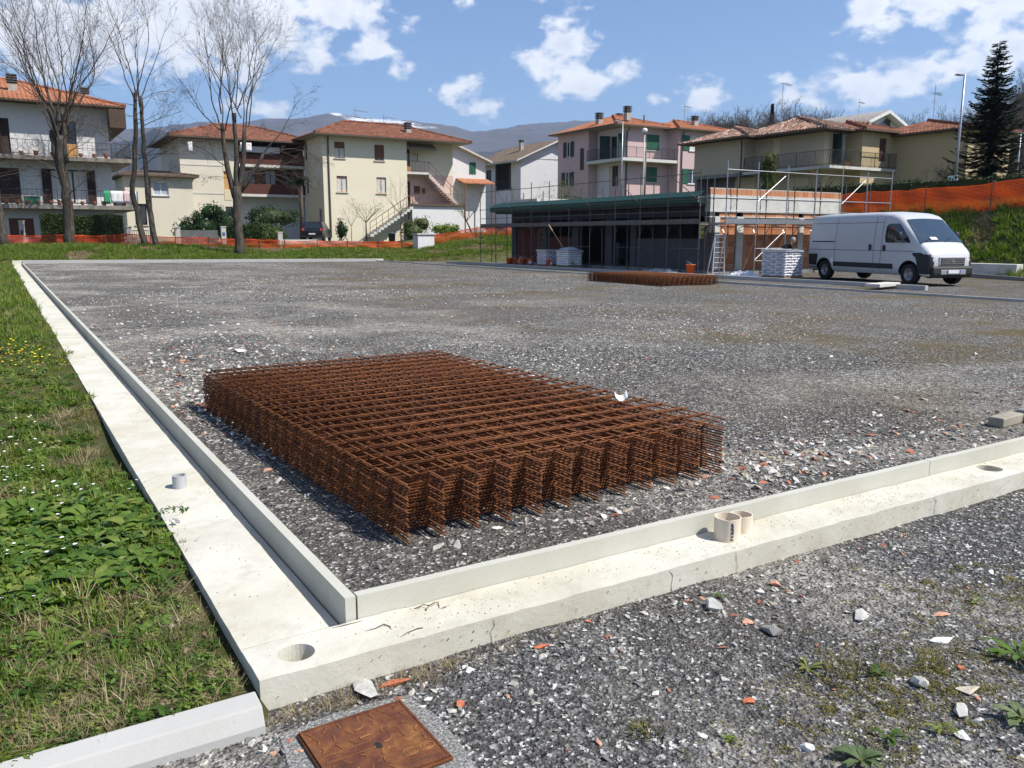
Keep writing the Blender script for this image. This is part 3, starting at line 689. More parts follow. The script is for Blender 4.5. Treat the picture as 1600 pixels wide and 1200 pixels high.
scat('grass', X[~dr], Y[~dr], g_far, .6, 1.35, 'bright grass on the verge behind the yard'); scat('dry_grass', X[dr], Y[dr], g_dry, .5, 1., 'yellowed grass on the verge behind the yard')
X, Y = pts_box(60000, 24, 48, 6, 48)
dd = np.array([foot_dist(a, b)[0] for a, b in zip(X, Y)]); k = in_view(X, Y) & (dd > -.4) & (dd < 6.5) & (rng.random(len(X)) < .9); X, Y, dd = X[k], Y[k], dd[k]
f = nz2(X, Y, .5, 12); dr = (f < -.42) | ((dd < .9) & (rng.random(len(X)) < .5))
scat('grass', X[~dr], Y[~dr], g_bank, .6, 1.4, 'lush grass on the bank behind the van', tilt=.3); scat('dry_grass', X[dr], Y[dr], g_dry, .6, 1.1, 'browner grass at the foot of the bank')
# daisies and yellow flowers: tiny heads on stalks
def flower(name, col, r, n, seed, h):
    rr = random.Random(seed); m = MB()
    for _ in range(n):
        x, y = rr.gauss(0, .06), rr.gauss(0, .06); z = h * rr.uniform(.7, 1.2); k = 7
        vs = [(x, y, z)] + [(x + r * cos(2 * pi * i / k), y + r * sin(2 * pi * i / k), z + r * .2) for i in range(k)]
        m.add(vs, [(0, 1 + i, 1 + (i + 1) % k) for i in range(k)])
    return bpy.data.objects.new(name, m.mesh(name, col))
M['petal'] = plain('white petals', (.75, .75, .72), .7, .05); M['yellow'] = plain('yellow petals', (.75, .55, .02), .6, .05)
fl = source('daisy sources', [flower('daisy', M['petal'], .011, 4, k, .09) for k in range(3)])
fy = source('yellow flower sources', [flower('yellow_flower', M['yellow'], .013, 4, k, .13) for k in range(3)])
gx, gy = zip(*[clus(11, cx, cy, .3, .35) for cx, cy in ((-.2, 7.2), (.05, 5.6), (-.35, 6.3), (-.3, 4.6))]); scat('flowers', np.concatenate(gx), np.concatenate(gy), fl, .7, 1.1, 'white daisies in the grass')
a, b = clus(26, .1, 11.9, .3, .55); scat('flowers', a, b, fy, .8, 1.3, 'yellow flowers in the grass')

# ---------------------------------------------------------------- trees
BK = NT('grey bark'); _c = BK.ramp(BK.noise(3.5, 7, .7, stretch=(3, 3, .6)), [(.3, (.035, .029, .023)), (.5, (.085, .072, .058)), (.68, (.15, .13, .105))])
M['bark'] = BK.fin(_c, .95, BK.bump(BK.noise(9, 6, .75, stretch=(4, 4, .7)), 1, .05), 0., .1)
M['twig'] = plain('twig bark', (.10, .076, .058), .9, .2, 2)
def twigs(m, p, d, L_, r, depth, rr, up=.12, wig=.12, kids=4, spread=.75, droop=0., rmin=.0045, n=3):
    segs = max(3, int(L_ / .45)); pts = [p.copy()]; rs = [r]; dd = d.copy(); st = L_ / segs; pos = []
    for i in range(segs):
        dd = (dd + Vector((rr.gauss(0, wig), rr.gauss(0, wig), rr.gauss(0, wig * .7) + up - droop * (i / segs)))).normalized()
        p = p + dd * st; pts.append(p.copy()); rs.append(max(rmin * .6, r * (1 - .78 * (i + 1) / segs))); pos.append((p.copy(), dd.copy(), rs[-1], (i + 1) / segs))
    m.tube(pts, rs, n if depth < 2 else 3, cap=False)
    if depth <= 0: return
    for _ in range(kids):
        q, qd, qr, t = pos[min(segs - 1, int(segs * rr.uniform(.18, .98)))]
        ax = qd.orthogonal().normalized(); ax = Matrix.Rotation(rr.uniform(0, 6.3), 3, qd) @ ax
        nd = (Matrix.Rotation(rr.uniform(.35, 1) * spread, 3, ax) @ qd).normalized()
        twigs(m, q, nd, L_ * rr.uniform(.32, .62) * (1.15 - .4 * t), max(rmin, qr * .62), depth - 1, rr, up, wig * 1.1, kids, spread, droop, rmin)
def trunk_mesh(m, pts, rs, rr, n=10):
    P_ = []; Q = []
    for i in range(len(pts) - 1):
        a, b = Vector(pts[i]), Vector(pts[i + 1]); k = max(2, int((b - a).length / .5))
        for j in range(k):
            t = j / k; P_.append(a.lerp(b, t) + Vector((rr.gauss(0, .03), rr.gauss(0, .03), 0))); Q.append((rs[i] * (1 - t) + rs[i + 1] * t) * rr.uniform(.93, 1.08))
    P_.append(Vector(pts[-1])); Q.append(rs[-1]); m.tube(P_, Q, n)
def big_tree(label, x, y, stems, limbs, seed, group='pollarded bare trees on the verge', kids=6, depth=3):
    """stems: list of (points, radii) relative to the base; limbs: (start, direction, length, radius, up, droop)"""
    rr = random.Random(seed); t = thing('bare_tree', label, 'tree', (x, y, ground_z(x, y) - .1), 0, group)
    for pts, rs in stems: rs = [q * .86 for q in rs]; m = MB(); trunk_mesh(m, pts, rs, rr); m.build('trunk', M['bark'], t, True)
    c = MB()
    for (s, d, L_, r, up, dr) in limbs:
        twigs(c, Vector(s), Vector(d).normalized(), L_, r, depth, rr, up * .85, .12, kids, .85, dr, n=5)
    c.build('crown', M['twig'], t, True)
    return t
# picture-right and away directions at the site: (cos, sin) of the view
RX, RY = .852, .524; FX, FY = -.524 * -1, .852
def rv(a, b, c):                            # right, away, up -> site axes
    return (a * .852 + b * .524, -a * .524 + b * .852, c)
rq = random.Random(5)
def fan(n, z0, spread, L0, L1, r0, x0=0, up=.10, w=.25):
    out = []
    for i in range(n):
        a = (i + .5) / n * 2 - 1
        out.append((rv(x0 + a * w, rq.uniform(-w, w), z0 + rq.uniform(-.5, .6)), rv(a * spread + rq.gauss(0, .06), rq.uniform(-.35, .35), 1), rq.uniform(L0, L1), r0 * rq.uniform(.7, 1.15), up, 0))
    return out
def sides(n, z0, z1, L0, L1, r0, x0=0, droop=.08):
    return [(rv(x0, 0, rq.uniform(z0, z1)), rv(rq.choice((-1, 1)), rq.uniform(-.8, .8), rq.uniform(.15, .9)), rq.uniform(L0, L1), r0 * rq.uniform(.6, 1.1), .03, droop) for _ in range(n)]
big_tree('tall bare tree with one thick trunk standing before the white house', 3.9, 58.4,
         [([(0, 0, 0), rv(.12, 0, 3), rv(-.05, 0, 5.6), rv(.15, 0, 6.6)], [.40, .31, .30, .36]), ([rv(-.1, 0, 4.2), rv(-.4, 0, 6.2), rv(-.45, 0, 6.9)], [.2, .2, .16]), ([rv(.2, 0, 5.0), rv(.32, 0, 6.8), rv(.3, 0, 8.2)], [.2, .16, .13])],
         fan(12, 6.6, .42, 6.5, 9, .07) + fan(6, 6.4, .85, 5, 7.5, .045) + sides(12, 2.4, 6.5, 1.6, 3.2, .035), 3)
big_tree('bare tree with twin thin trunks between the white house and the laurel', 8.2, 57.2,
         [([rv(.5, 0, 0), rv(.25, 0, 3), rv(.2, 0, 6), rv(.25, 0, 9.2)], [.22, .17, .15, .12]), ([rv(-.1, 0, 0), rv(-.45, 0, 1.8), rv(-.75, 0, 3.4), rv(-.45, 0, 5), rv(-.2, 0, 7.0), rv(-.1, 0, 9.4)], [.24, .2, .17, .17, .16, .1])],
         fan(7, 9.0, .33, 4.5, 6, .045, .05) + sides(10, 4, 9, 1.5, 3.6, .03, -.1, .1) + sides(8, 4, 8, 1.5, 3, .03, .25), 14, kids=5)
big_tree('bare tree with several sawn upright limbs in front of the cream balcony house', 12.9, 53.2,
         [([(0, 0, 0), rv(-.05, 0, 2.6), rv(.1, 0, 4.3)], [.36, .30, .30]), ([rv(-.1, 0, 3.6), rv(-.5, 0, 5.6), rv(-.65, 0, 8.0)], [.2, .17, .12]), ([rv(0, 0, 3.8), rv(.12, 0, 6), rv(.15, 0, 8.6)], [.22, .17, .13]),
          ([rv(.15, 0, 3.8), rv(.55, 0, 6), rv(.72, 0, 7.8)], [.2, .17, .13]), ([rv(.15, 0, 3.9), rv(1.0, 0, 4.9), rv(1.8, 0, 6.3)], [.17, .13, .10])],
         fan(4, 8.0, .45, 5, 6.5, .05, -.65) + fan(4, 8.6, .3, 5, 6.4, .05, .15) + fan(5, 7.8, .5, 5, 6.8, .05, .72) + [(rv(1.8, 0, 6.3), rv(.8, .1, .75), 4.2, .05, .02, .03), (rv(1.8, 0, 6.2), rv(.7, .2, .3), 3.2, .045, .0, .22), (rv(1.2, 0, 5.2), rv(.9, 0, .2), 3, .04, 0, .25), (rv(.9, 0, 5), rv(.8, -.2, .1), 2.8, .04, 0, .25), (rv(-.6, 0, 7.5), rv(-.85, 0, .6), 4.2, .045, .05, 0), (rv(-.4, 0, 5.4), rv(-.9, 0, .5), 3.2, .035, 0, .08)] + sides(8, 4, 7, 1.5, 2.8, .03), 25)
big_tree('thick bare trunk at the left edge of the picture', .42, 59.4, [([(0, 0, 0), rv(-.1, 0, 2.4), rv(-.9, 0, 5.5)], [.42, .36, .25])], sides(7, 1.5, 5, 1.5, 3.2, .03) + [(rv(-.9, 0, 5.4), rv(-.3, 0, 1), 5, .08, .1, 0)], 31, depth=2)

# conifer
NEED = leaf_mat('fir needles', [(0, (.008, .018, .012)), (.5, (.016, .030, .018)), (1, (.028, .046, .024))], .1, .6)
def clump_leaves(m, c, r, n, size, rr, flat=.45, shell=.0, hang=0):
    for _ in range(n):
        v = Vector((rr.gauss(0, 1), rr.gauss(0, 1), rr.gauss(0, 1))).normalized() * (rr.random() ** (.33 if not shell else .12))
        p = Vector(c) + Vector((v.x * r[0], v.y * r[1], v.z * r[2])); nrm = (v + Vector((rr.gauss(0, .6), rr.gauss(0, .6), rr.gauss(.3, .6)))).normalized()
        u = nrm.orthogonal().normalized(); u = Matrix.Rotation(rr.uniform(0, 6.3), 3, nrm) @ u; w = nrm.cross(u); s_ = size * rr.uniform(.55, 1.3)
        m.add([p - u * s_, p - w * s_ * flat, p + u * s_ + Vector((0, 0, -hang * s_)), p + w * s_ * flat], [(0, 1, 2, 3)])
def conifer(label, x, y, z0, H_, R0, seed, lean=0):
    rr = random.Random(seed); t = thing('fir_tree', label, 'tree', (x, y, z0))
    MB().tube([(0, 0, 0), (0, 0, H_ * .5), (0, 0, H_)], [.18, .11, .02], 8).build('trunk', M['bark'], t, True)
    m = MB(); z = .5
    while z < H_ - .15:
        q = 1 - z / H_; nb = 12 if q > .3 else 8; ph = rr.uniform(0, 6)
        for b in range(nb):
            a = ph + 2 * pi * b / nb + rr.gauss(0, .22); L_ = R0 * (q ** .85) * rr.uniform(.55, 1.28) + .14; zb_ = z + rr.uniform(-.22, .22); dr_ = rr.uniform(.5, 1.6)
            ux, uy = cos(a), sin(a); k = max(4, int(L_ / .06))
            for i in range(k):
                f = (i + .6) / k; sag = zb_ - z - .22 * dr_ * L_ * sin(f * pi * .8) + .10 * L_ * f * f + .1 * L_ * f
                c = Vector((ux * L_ * f, uy * L_ * f, z + sag)); wd = (.12 + .30 * L_ * .5 * (1 - f) * (f + .35) * 2)
                for sgn in (-1, 1):
                    s2 = Vector((-uy, ux, 0)) * sgn * wd * rr.uniform(.7, 1.3); fw = Vector((ux, uy, .15)) * .16 * rr.uniform(.6, 1.3); dz = Vector((0, 0, rr.uniform(-.07, .03)))
                    m.add([c, c + s2 * .55 + fw * .2 + Vector((0, 0, .012)), c + s2 + fw + dz, c + fw * 1.1 + s2 * .3 - Vector((0, 0, .02))], [(0, 1, 2, 3)])
        z += .16 + .1 * q
    m.build('crown', NEED, t); return t
conifer('tall dark fir tree behind the orange netting', 48.0, 26.9, 3.3, 8.75, 2.25, 3)

# leafy shrubs and garden trees
LV = leaf_mat('laurel leaves', [(0, (.014, .034, .010)), (.5, (.035, .065, .015)), (.85, (.07, .11, .02)), (1, (.14, .17, .04))], .15, .38)
LB = leaf_mat('spring leaves', [(0, (.10, .16, .02)), (.5, (.20, .26, .03)), (1, (.34, .36, .05))], .4)
LH = leaf_mat('hedge leaves', [(0, (.014, .028, .008)), (.6, (.035, .058, .014)), (1, (.07, .09, .022))], .15)
LF = plain('yellow blossom', (.62, .55, .03), .7, .2)
def core_mesh(m, c, r, rr):
    bm = bmesh.new(); bmesh.ops.create_icosphere(bm, subdivisions=2, radius=1)
    vs = [(c[0] + v.co.x * r[0] * .8 * rr.uniform(.85, 1.05), c[1] + v.co.y * r[1] * .8 * rr.uniform(.85, 1.05), c[2] + v.co.z * r[2] * .8 * rr.uniform(.85, 1.05)) for v in bm.verts]
    fs = [tuple(v.index for v in f.verts) for f in bm.faces]; bm.free(); m.add(vs, fs)
def shrub(name, label, x, y, lobes, seed, mat=LV, n=900, size=.07, cat='bush', z0=None, group=None, stems=3, core=True):
    rr = random.Random(seed); t = thing(name, label, cat, (x, y, ground_z(x, y) if z0 is None else z0), 0, group)
    s_ = MB(); m = MB()
    vol = sum(l[3] * l[4] * l[5] for l in lobes) ** 1
    for (cx, cy, cz, rx, ry, rz) in lobes:
        if core: core_mesh(m, (cx, cy, cz), (rx * .8, ry * .8, rz * .8), rr)
        for _ in range(9):
            v = Vector((rr.gauss(0, 1), rr.gauss(0, 1), rr.gauss(0, 1))).normalized() * rr.uniform(.6, .95)
            clump_leaves(m, (cx + v.x * rx * .8, cy + v.y * ry * .8, cz + v.z * rz * .8), (rx * .38, ry * .38, rz * .38), int(n * rx * ry * rz / vol / 9) + 6, size, rr)
        clump_leaves(m, (cx, cy, cz), (rx, ry, rz), int(n * .25 * rx * ry * rz / vol) + 8, size, rr, shell=1)
        s_.tube([(0, 0, -.1), (cx * .4, cy * .4, cz * .5), (cx, cy, cz)], [.05, .035, .015], 5)
    s_.build('stem', M['bark'], t); m.build('foliage', mat, t); return t
shrub('laurel_bush', 'large round evergreen bush behind the grey gate', 13.4, 65.5, [(0, 0, 1.2, 1.5, 1.2, 1.2), (1.3, .3, 1.5, 1.3, 1, 1.3), (-1.2, .3, 1.0, 1.1, 1, 1), (.5, 0, 2.2, 1.2, 1, .9), (2.2, .2, 1.0, .9, .9, 1)], 3, n=5200, size=.10, z0=1.0)
shrub('laurel_bush', 'clipped pale green bush right of the sawn bare tree', 16.9, 61.5, [(0, 0, .9, .9, .9, .95), (.7, .3, 1.0, .8, .8, .9), (-.3, .2, 1.4, .8, .7, .6)], 4, mat=leaf_mat('privet leaves', [(0, (.035, .060, .012)), (1, (.10, .14, .025))]), n=2200, size=.09, z0=.6)
shrub('shrub', 'dark loose bush behind the sawn bare tree', 19.4, 69, [(0, 0, 2.1, 1.8, 1, 1.0), (-1, 0, 1.8, 1.2, 1, .9), (1.4, 0, 2.0, 1.2, 1, .8)], 6, mat=LH, n=2200, size=.10, z0=1.0)
shrub('shrub', 'low green bush at the corner of the cream staircase house', 25.4, 69.2, [(0, 0, .8, .55, .5, 1.1)], 7, n=600, size=.09, z0=1.2, mat=LV)
shrub('shrub', 'yellow flowering bush beside the stair wall', 35.0, 67.6, [(0, 0, .75, 1.2, .8, .8), (-1.0, .2, 1.0, .9, .7, .5)], 8, mat=LB, n=1500, size=.09, z0=1.2)
shrub('shrub', 'dark green mound below the outdoor stairs', 31.9, 68.6, [(0, 0, .7, 1.4, .9, 1.2), (1, .2, 1.4, 1, .8, .9)], 9, mat=LH, n=1500, size=.09, z0=1.2)
shrub('shrub', 'small bright green bush beside the yellow house', 45.6, 30.2, [(0, 0, .55, .65, .6, .6), (.45, -.3, .8, .45, .4, .45)], 10, mat=LB, n=900, size=.06, z0=3.6)
shrub('cypress_shrub', 'tall narrow evergreen shrub against the olive house', 44.6, 39.7, [(0, 0, 1.4, .62, .62, 1.2), (.05, 0, 2.6, .60, .6, 1.1), (0, 0, 3.5, .5, .5, .7)], 11, mat=leaf_mat('thuja', [(0, (.020, .040, .010)), (.6, (.045, .075, .014)), (1, (.10, .11, .02))]), n=2600, size=.07, z0=3.0)
def hedge(label, x0, y0, x1, y1, h, w, z0, seed, n=2600, mat=LH):
    rr = random.Random(seed); t = thing('hedge', label, 'hedge', (x0, y0, z0), 0); m = MB()
    dx, dy = x1 - x0, y1 - y0; L_ = sqrt(dx * dx + dy * dy); ux, uy = dx / L_, dy / L_
    m.obox((-uy * -w * .4, ux * -w * .4, 0), (dx, dy, 0), (-uy * w * .8, ux * w * .8, 0), (0, 0, h * .94))
    for _ in range(n):
        a = rr.random() * L_; face = rr.choice((0, 0, 0, 1, 2)); v = (-w * .5 if face == 0 else rr.uniform(-.5, .5) * w); z = rr.random() * h if face != 1 else h
        v += rr.gauss(0, .03); z += rr.gauss(0, .03) + .06 * sin(a * 2.1)
        clump_leaves(m, (ux * a - uy * v, uy * a + ux * v, z), (.05, .05, .05), 1, .075, rr)
    m.build('foliage', mat, t); return t
hedge('clipped dark hedge below the white house behind the gate pillars', 2.6, 61.2, 7.3, 60.6, 2.05, 1.0, .75, 3, 5200)
hedge('low ivy hedge topping the bank behind the orange netting', 39.3, 33.0, 39.9, 14.0, 1.25, .6, 2.95, 5, 3600)
hedge('clipped hedge between gate pillar and sawn tree', 14.1, 62.2, 16.6, 61.4, 1.5, .8, .8, 6, 1800)
def small_tree(label, x, y, z0, h, seed, mat=None, blossom=0, name='garden_tree', lean=(0, 0), spread=.9, r=.07, kids=4):
    rr = random.Random(seed); t = thing(name, label, 'tree', (x, y, z0))
    m = MB(); m.tube([(0, 0, -.1), (lean[0] * .5, lean[1] * .5, h * .25), (lean[0], lean[1], h * .42)], [r, r * .8, r * .65], 7); m.build('trunk', M['bark'], t, True)
    c = MB(); tips = []
    for i in range(6):
        a = i * 1.05 + rr.random(); d = Vector((cos(a) * spread, sin(a) * spread, 1)).normalized()
        twigs(c, Vector((lean[0], lean[1], h * .4)), d, h * rr.uniform(.4, .62), r * .5, 2, rr, .05, .14, kids, .8, 0, .005)
        for _ in range(blossom // 6):
            tips.append(Vector((lean[0], lean[1], h * .4)) + d * h * rr.uniform(.2, .6) + Vector((rr.gauss(0, .2), rr.gauss(0, .2), rr.gauss(0, .2))) * h * .35)
    c.build('crown', M['twig'], t, True)
    if blossom:
        f = MB()
        for p in tips: clump_leaves(f, p, (.07, .07, .07), 3, .045, rr)
        f.build('leaves', mat or LB, t)
    return t
small_tree('young fruit tree in pale leaf before the cream wall', 26.9, 67.3, 1.2, 3.6, 1, blossom=130)
small_tree('bare slender garden tree left of the outdoor stairs', 30.0, 67.1, 1.2, 5.2, 2, r=.06)
small_tree('crooked fruit tree leaning before the stair wall', 36.9, 66.6, 1.2, 4.0, 3, lean=(-.9, -.3), blossom=90, r=.09)
small_tree('bare fruit tree near the end of the stair wall', 41.5, 65.0, 1.6, 4.2, 4, blossom=60)
small_tree('budding tree behind the green roof edge', 40.2, 57.2, 2.2, 4.4, 5, blossom=260)
small_tree('small bare shrub tree at the cream house corner', 25.7, 67.6, 1.2, 2.8, 6, r=.03)
small_tree('bare round tree under the balcony of the olive house', 45.2, 35.6, 3.2, 3.1, 7, kids=7, r=.08)
small_tree('bare thicket tree before the yellow house wall', 50.0, 31.2, 3.4, 2.2, 8, kids=8, r=.05)
small_tree('bare thicket tree left of the dark fir', 46.5, 28.2, 3.4, 2.1, 9, kids=8, r=.05)
# palm beside the balcony house
def palm(x, y, z0, h):
    t = thing('palm_tree', 'palm tree at the shaded corner between the two cream houses', 'tree', (x, y, z0)); rr = random.Random(3)
    MB().tube([(0, 0, 0), (.05, 0, h * .5), (0, 0, h)], [.22, .17, .2], 8).build('trunk', M['bark'], t, True)
    m = MB()
    for i in range(26):
        a = i * 2.4; e = rr.uniform(-.3, 1.1); L_ = rr.uniform(1.2, 1.6)
        for j in range(9):
            f = j / 9; c = Vector((cos(a) * cos(e) * L_ * f, sin(a) * cos(e) * L_ * f, h + sin(e) * L_ * f - .55 * L_ * f * f))
            for s_ in (-1, 1):
                o = Vector((-sin(a) * s_, cos(a) * s_, -.45)) * .34 * (1 - f * .5); m.add([c, c + Vector((cos(a), sin(a), 0)) * .10, c + o], [(0, 1, 2)])
    m.build('frond', LH, t)
palm(22.7, 71.5, 1.1, 5.0)
# wooded hill behind the right-hand houses: far trunks and twigs reading as one mass
def wood_variant(seed, dark=False):
    rr = random.Random(seed); m = MB(); h = rr.uniform(7, 10)
    m.tube([(0, 0, 0), (0, 0, h * .45)], [.16, .10], 4)
    for i in range(10):
        a = rr.uniform(0, 6.3); twigs(m, Vector((0, 0, h * rr.uniform(.25, .5))), Vector((cos(a) * .6, sin(a) * .6, 1)).normalized(), h * rr.uniform(.35, .55), .07, 2, rr, .05, .14, 6, .8, 0, .022)
    return bpy.data.objects.new('wood_tree', m.mesh('wood_tree', M['wood'], True))
M['wood'] = plain('far twigs', (.105, .090, .076), .95, .25, .6)
wsrc = source('wood sources', [wood_variant(k) for k in range(6)])
def hill_z(x, y):
    # low rise behind the houses on the right
    c, s_ = cos(radians(31.6)), sin(radians(31.6)); X_ = x * c - y * s_; Y_ = x * s_ + y * c
    b = X_ / max(1, Y_)                                # bearing as a slope
    hh = np.interp(b, [-.1, .13, .17, .20, .24, .30, .34, .40, .48, .54, .58, .66, 1.0], [0, 0, 7.5, 10.5, 12.2, 13.2, 13.2, 11.2, 10.8, 13, 16.5, 22, 26])
    return 2 + (hh) * sstep((Y_ - 92) / 48) + 1.0 * mn.noise(Vector((x / 14, y / 14, 3)))
def wood_hill():
    gx = []; rrn = np.linspace(.02, 1.6, 90); Ys = np.linspace(88, 330, 46); vs = []
    c, s_ = cos(radians(31.6)), sin(radians(31.6))
    for Yv in Ys:
        for b in rrn: X_ = b * Yv; x = X_ * c + Yv * s_; y = -X_ * s_ + Yv * c; vs.append((x, y, hill_z(x, y) if Yv < 329 else -5))
    n = len(rrn); fs = [(j * n + i, j * n + i + 1, (j + 1) * n + i + 1, (j + 1) * n + i) for j in range(len(Ys) - 1) for i in range(n - 1)]
    me = bpy.data.meshes.new('hill'); me.from_pydata(vs, [], fs); me.materials.append(plain('leaf litter', (.075, .058, .038), 1, .3, .2)); me.update()
    tag(link('hill', me), kind='structure')
    X_, Y_ = [], []
    for _ in range(1500):
        Yv = rng.uniform(112, 175); b = rng.uniform(.12, .95); X_.append(b * Yv * c + Yv * s_); Y_.append(-b * Yv * s_ + Yv * c)
    X_ = np.array(X_); Y_ = np.array(Y_)
    Z = np.array([hill_z(a, b_) for a, b_ in zip(X_, Y_)]) - .3; n = len(X_)
    scatter('woodland', np.stack([X_, Y_, Z], 1), np.stack([np.zeros(n), np.zeros(n), rng.uniform(0, 6, n)], 1), rng.uniform(.45, .85, n), wsrc, 'bare winter wood along the hilltop behind the houses')
wood_hill()
def cyp(label, x, y, z0, h, r):
    t = thing('cypress_tree', label, 'tree', (x, y, z0)); rr = random.Random(int(x)); m = MB()
    MB().tube([(0, 0, 0), (0, 0, h * .4)], [.2, .1], 5).build('trunk', M['bark'], t)
    for i in range(14): f = i / 13; clump_leaves(m, (0, 0, h * (.1 + .86 * f)), (r * (1 - f * .8), r * (1 - f * .8), h * .07), 70, .3, rr)
    m.build('crown', NEED, t)
cyp('thin dark cypress rising from the hilltop wood', 105.4, 93.7, 13.5, 8.2, .75)

# ---------------------------------------------------------------- building materials
M['w_white'] = stucco('white render', (.66, .65, .64), .05, .14)
M['w_cream'] = stucco('cream render', (.68, .615, .47), .04, .06)
M['w_cream2'] = stucco('pale cream render', (.62, .57, .46), .05, .10)
M['w_pink'] = stucco('pink render', (.54, .40, .385), .04, .06)
M['w_lilac'] = stucco('pale lilac render', (.60, .59, .59), .04, .06)
M['w_olive'] = stucco('olive tan render', (.47, .40, .29), .05, .08)
M['w_tan'] = stucco('warm tan render', (.62, .53, .36), .05, .08)
M['w_yell'] = stucco('ochre yellow render', (.50, .40, .24), .05, .08)
M['w_salmon'] = stucco('salmon render', (.60, .43, .36), .04, .05)
M['w_dark'] = plain('shade-darkened render', (.22, .21, .20), .9, .1)  # shade of the loggia and porch recesses put into the colour
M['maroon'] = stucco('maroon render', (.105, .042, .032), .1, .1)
M['roof_or'] = roof_mat('orange clay tiles', [(.30, .115, .060), (.37, .15, .08), (.43, .19, .105), (.33, .13, .065)])
M['roof_br'] = roof_mat('brown clay tiles', [(.17, .065, .040), (.24, .095, .055), (.32, .14, .085), (.14, .06, .04)], .3)
M['roof_old'] = roof_mat('old mottled tiles', [(.20, .085, .060), (.42, .27, .20), (.09, .055, .042), (.52, .40, .32), (.26, .10, .065)], .45)
M['roof_gr'] = roof_mat('grey brown tiles', [(.14, .105, .08), (.2, .15, .115), (.11, .085, .065)], .3)
M['soffit'] = plain('dark wood soffit', (.085, .055, .038), .8, .15)
M['soffit_l'] = plain('pale soffit', (.34, .31, .26), .85, .1)
M['fascia'] = plain('grey brown gutter', (.12, .085, .06), .5, .1, metal=.2)
M['pipe'] = plain('brown downpipe', (.085, .06, .05), .45, .1)
M['brownwood'] = plain('brown roller slats', (.17, .075, .045), .7, .12)
M['orwood'] = plain('orange wood', (.50, .27, .10), .65, .12)
M['darkbrown'] = plain('dark brown shutter', (.042, .026, .021), .7, .2)
M['green'] = plain('green louvre paint', (.030, .125, .075), .6, .1)
M['dgreen'] = plain('dark green louvre paint', (.022, .050, .042), .6, .1)
M['whitep'] = plain('white paint', (.72, .72, .70), .5, .05)
M['stonesill'] = plain('pale stone trim', (.52, .50, .45), .8, .08)
M['rail'] = plain('dark railing iron', (.05, .05, .055), .5, .1, metal=.3)
M['railr'] = plain('rust brown railing iron', (.14, .075, .055), .6, .1)
M['slab'] = plain('weathered balcony slab', (.26, .235, .20), .9, .25, 1.2, dirt=((.08, .07, .06), .7))
M['slabw'] = plain('pale balcony slab', (.55, .54, .50), .9, .1)
M['chim'] = plain('chimney render', (.38, .34, .29), .9, .2)
M['chimcap'] = plain('dark chimney cap', (.085, .08, .078), .8, .2)
M['curtain'] = plain('white curtain', (.58, .58, .56), .9, .15, 6)
M['alu'] = plain('antenna aluminium', (.35, .35, .36), .4, .1, metal=.6)
def glass_m():
    n = NT('window glass'); n.fin((.018, .022, .026), .06, None, 0., .9); return n.m
M['glass'] = glass_m()
M['interior'] = plain('dark room', (.02, .02, .02), .9, .2)
M['terracotta'] = plain('terracotta pot', (.42, .15, .08), .8, .15)

X3, Y3, Z3 = Vector((1, 0, 0)), Vector((0, 1, 0)), Vector((0, 0, 1))
FR = (Vector((0, 0, 0)), X3, -Y3); LS = (Vector((0, 0, 0)), Y3, -X3)
def facade(m, O, U, N, a0, a1, z0, z1, holes, dep=.18):
    """wall face from a0 to a1 along U, with openings (x0, z0, x1, z1) that have real reveals"""
    xs = sorted({a0, a1} | {h[0] for h in holes} | {h[2] for h in holes}); zs = sorted({z0, z1} | {h[1] for h in holes} | {h[3] for h in holes})
    O, U, N = Vector(O), Vector(U), Vector(N); flip = U.cross(Z3).dot(N) < 0
    def q(*p):
        m.add(p, [(0, 1, 2, 3) if not flip else (3, 2, 1, 0)])
    for i in range(len(xs) - 1):
        for j in range(len(zs) - 1):
            cx, cz = (xs[i] + xs[i + 1]) / 2, (zs[j] + zs[j + 1]) / 2
            if any(h[0] < cx < h[2] and h[1] < cz < h[3] for h in holes) or cx < a0 or cx > a1 or cz < z0 or cz > z1: continue
            q(O + U * xs[i] + Z3 * zs[j], O + U * xs[i + 1] + Z3 * zs[j], O + U * xs[i + 1] + Z3 * zs[j + 1], O + U * xs[i] + Z3 * zs[j + 1])
    D_ = -N * dep
    for (x0, c0, x1, c1) in holes:
        a, b, c, d = O + U * x0 + Z3 * c0, O + U * x1 + Z3 * c0, O + U * x1 + Z3 * c1, O + U * x0 + Z3 * c1
        for p, r in ((b, a), (c, b), (d, c), (a, d)): q(p, r, r + D_, p + D_)
def louvre(m, O, U, N, x0, z0, x1, z1, off, th=.035, slats=True):
    O = Vector(O) + N * off
    m.obox(O + U * x0 + Z3 * z0, U * (x1 - x0), N * th, Z3 * (z1 - z0))
    if slats:
        k = int((z1 - z0) / .11); fw = .05
        for i in range(k):
            z = z0 + fw + (z1 - z0 - 2 * fw) * i / k; m.obox(O + U * (x0 + fw) + Z3 * z + N * th, U * (x1 - x0 - 2 * fw), N * .018, Z3 * .045)
        for (a, b) in ((x0, x0 + fw), (x1 - fw, x1)): m.obox(O + U * a + Z3 * z0 + N * th, U * (b - a), N * .03, Z3 * (z1 - z0))
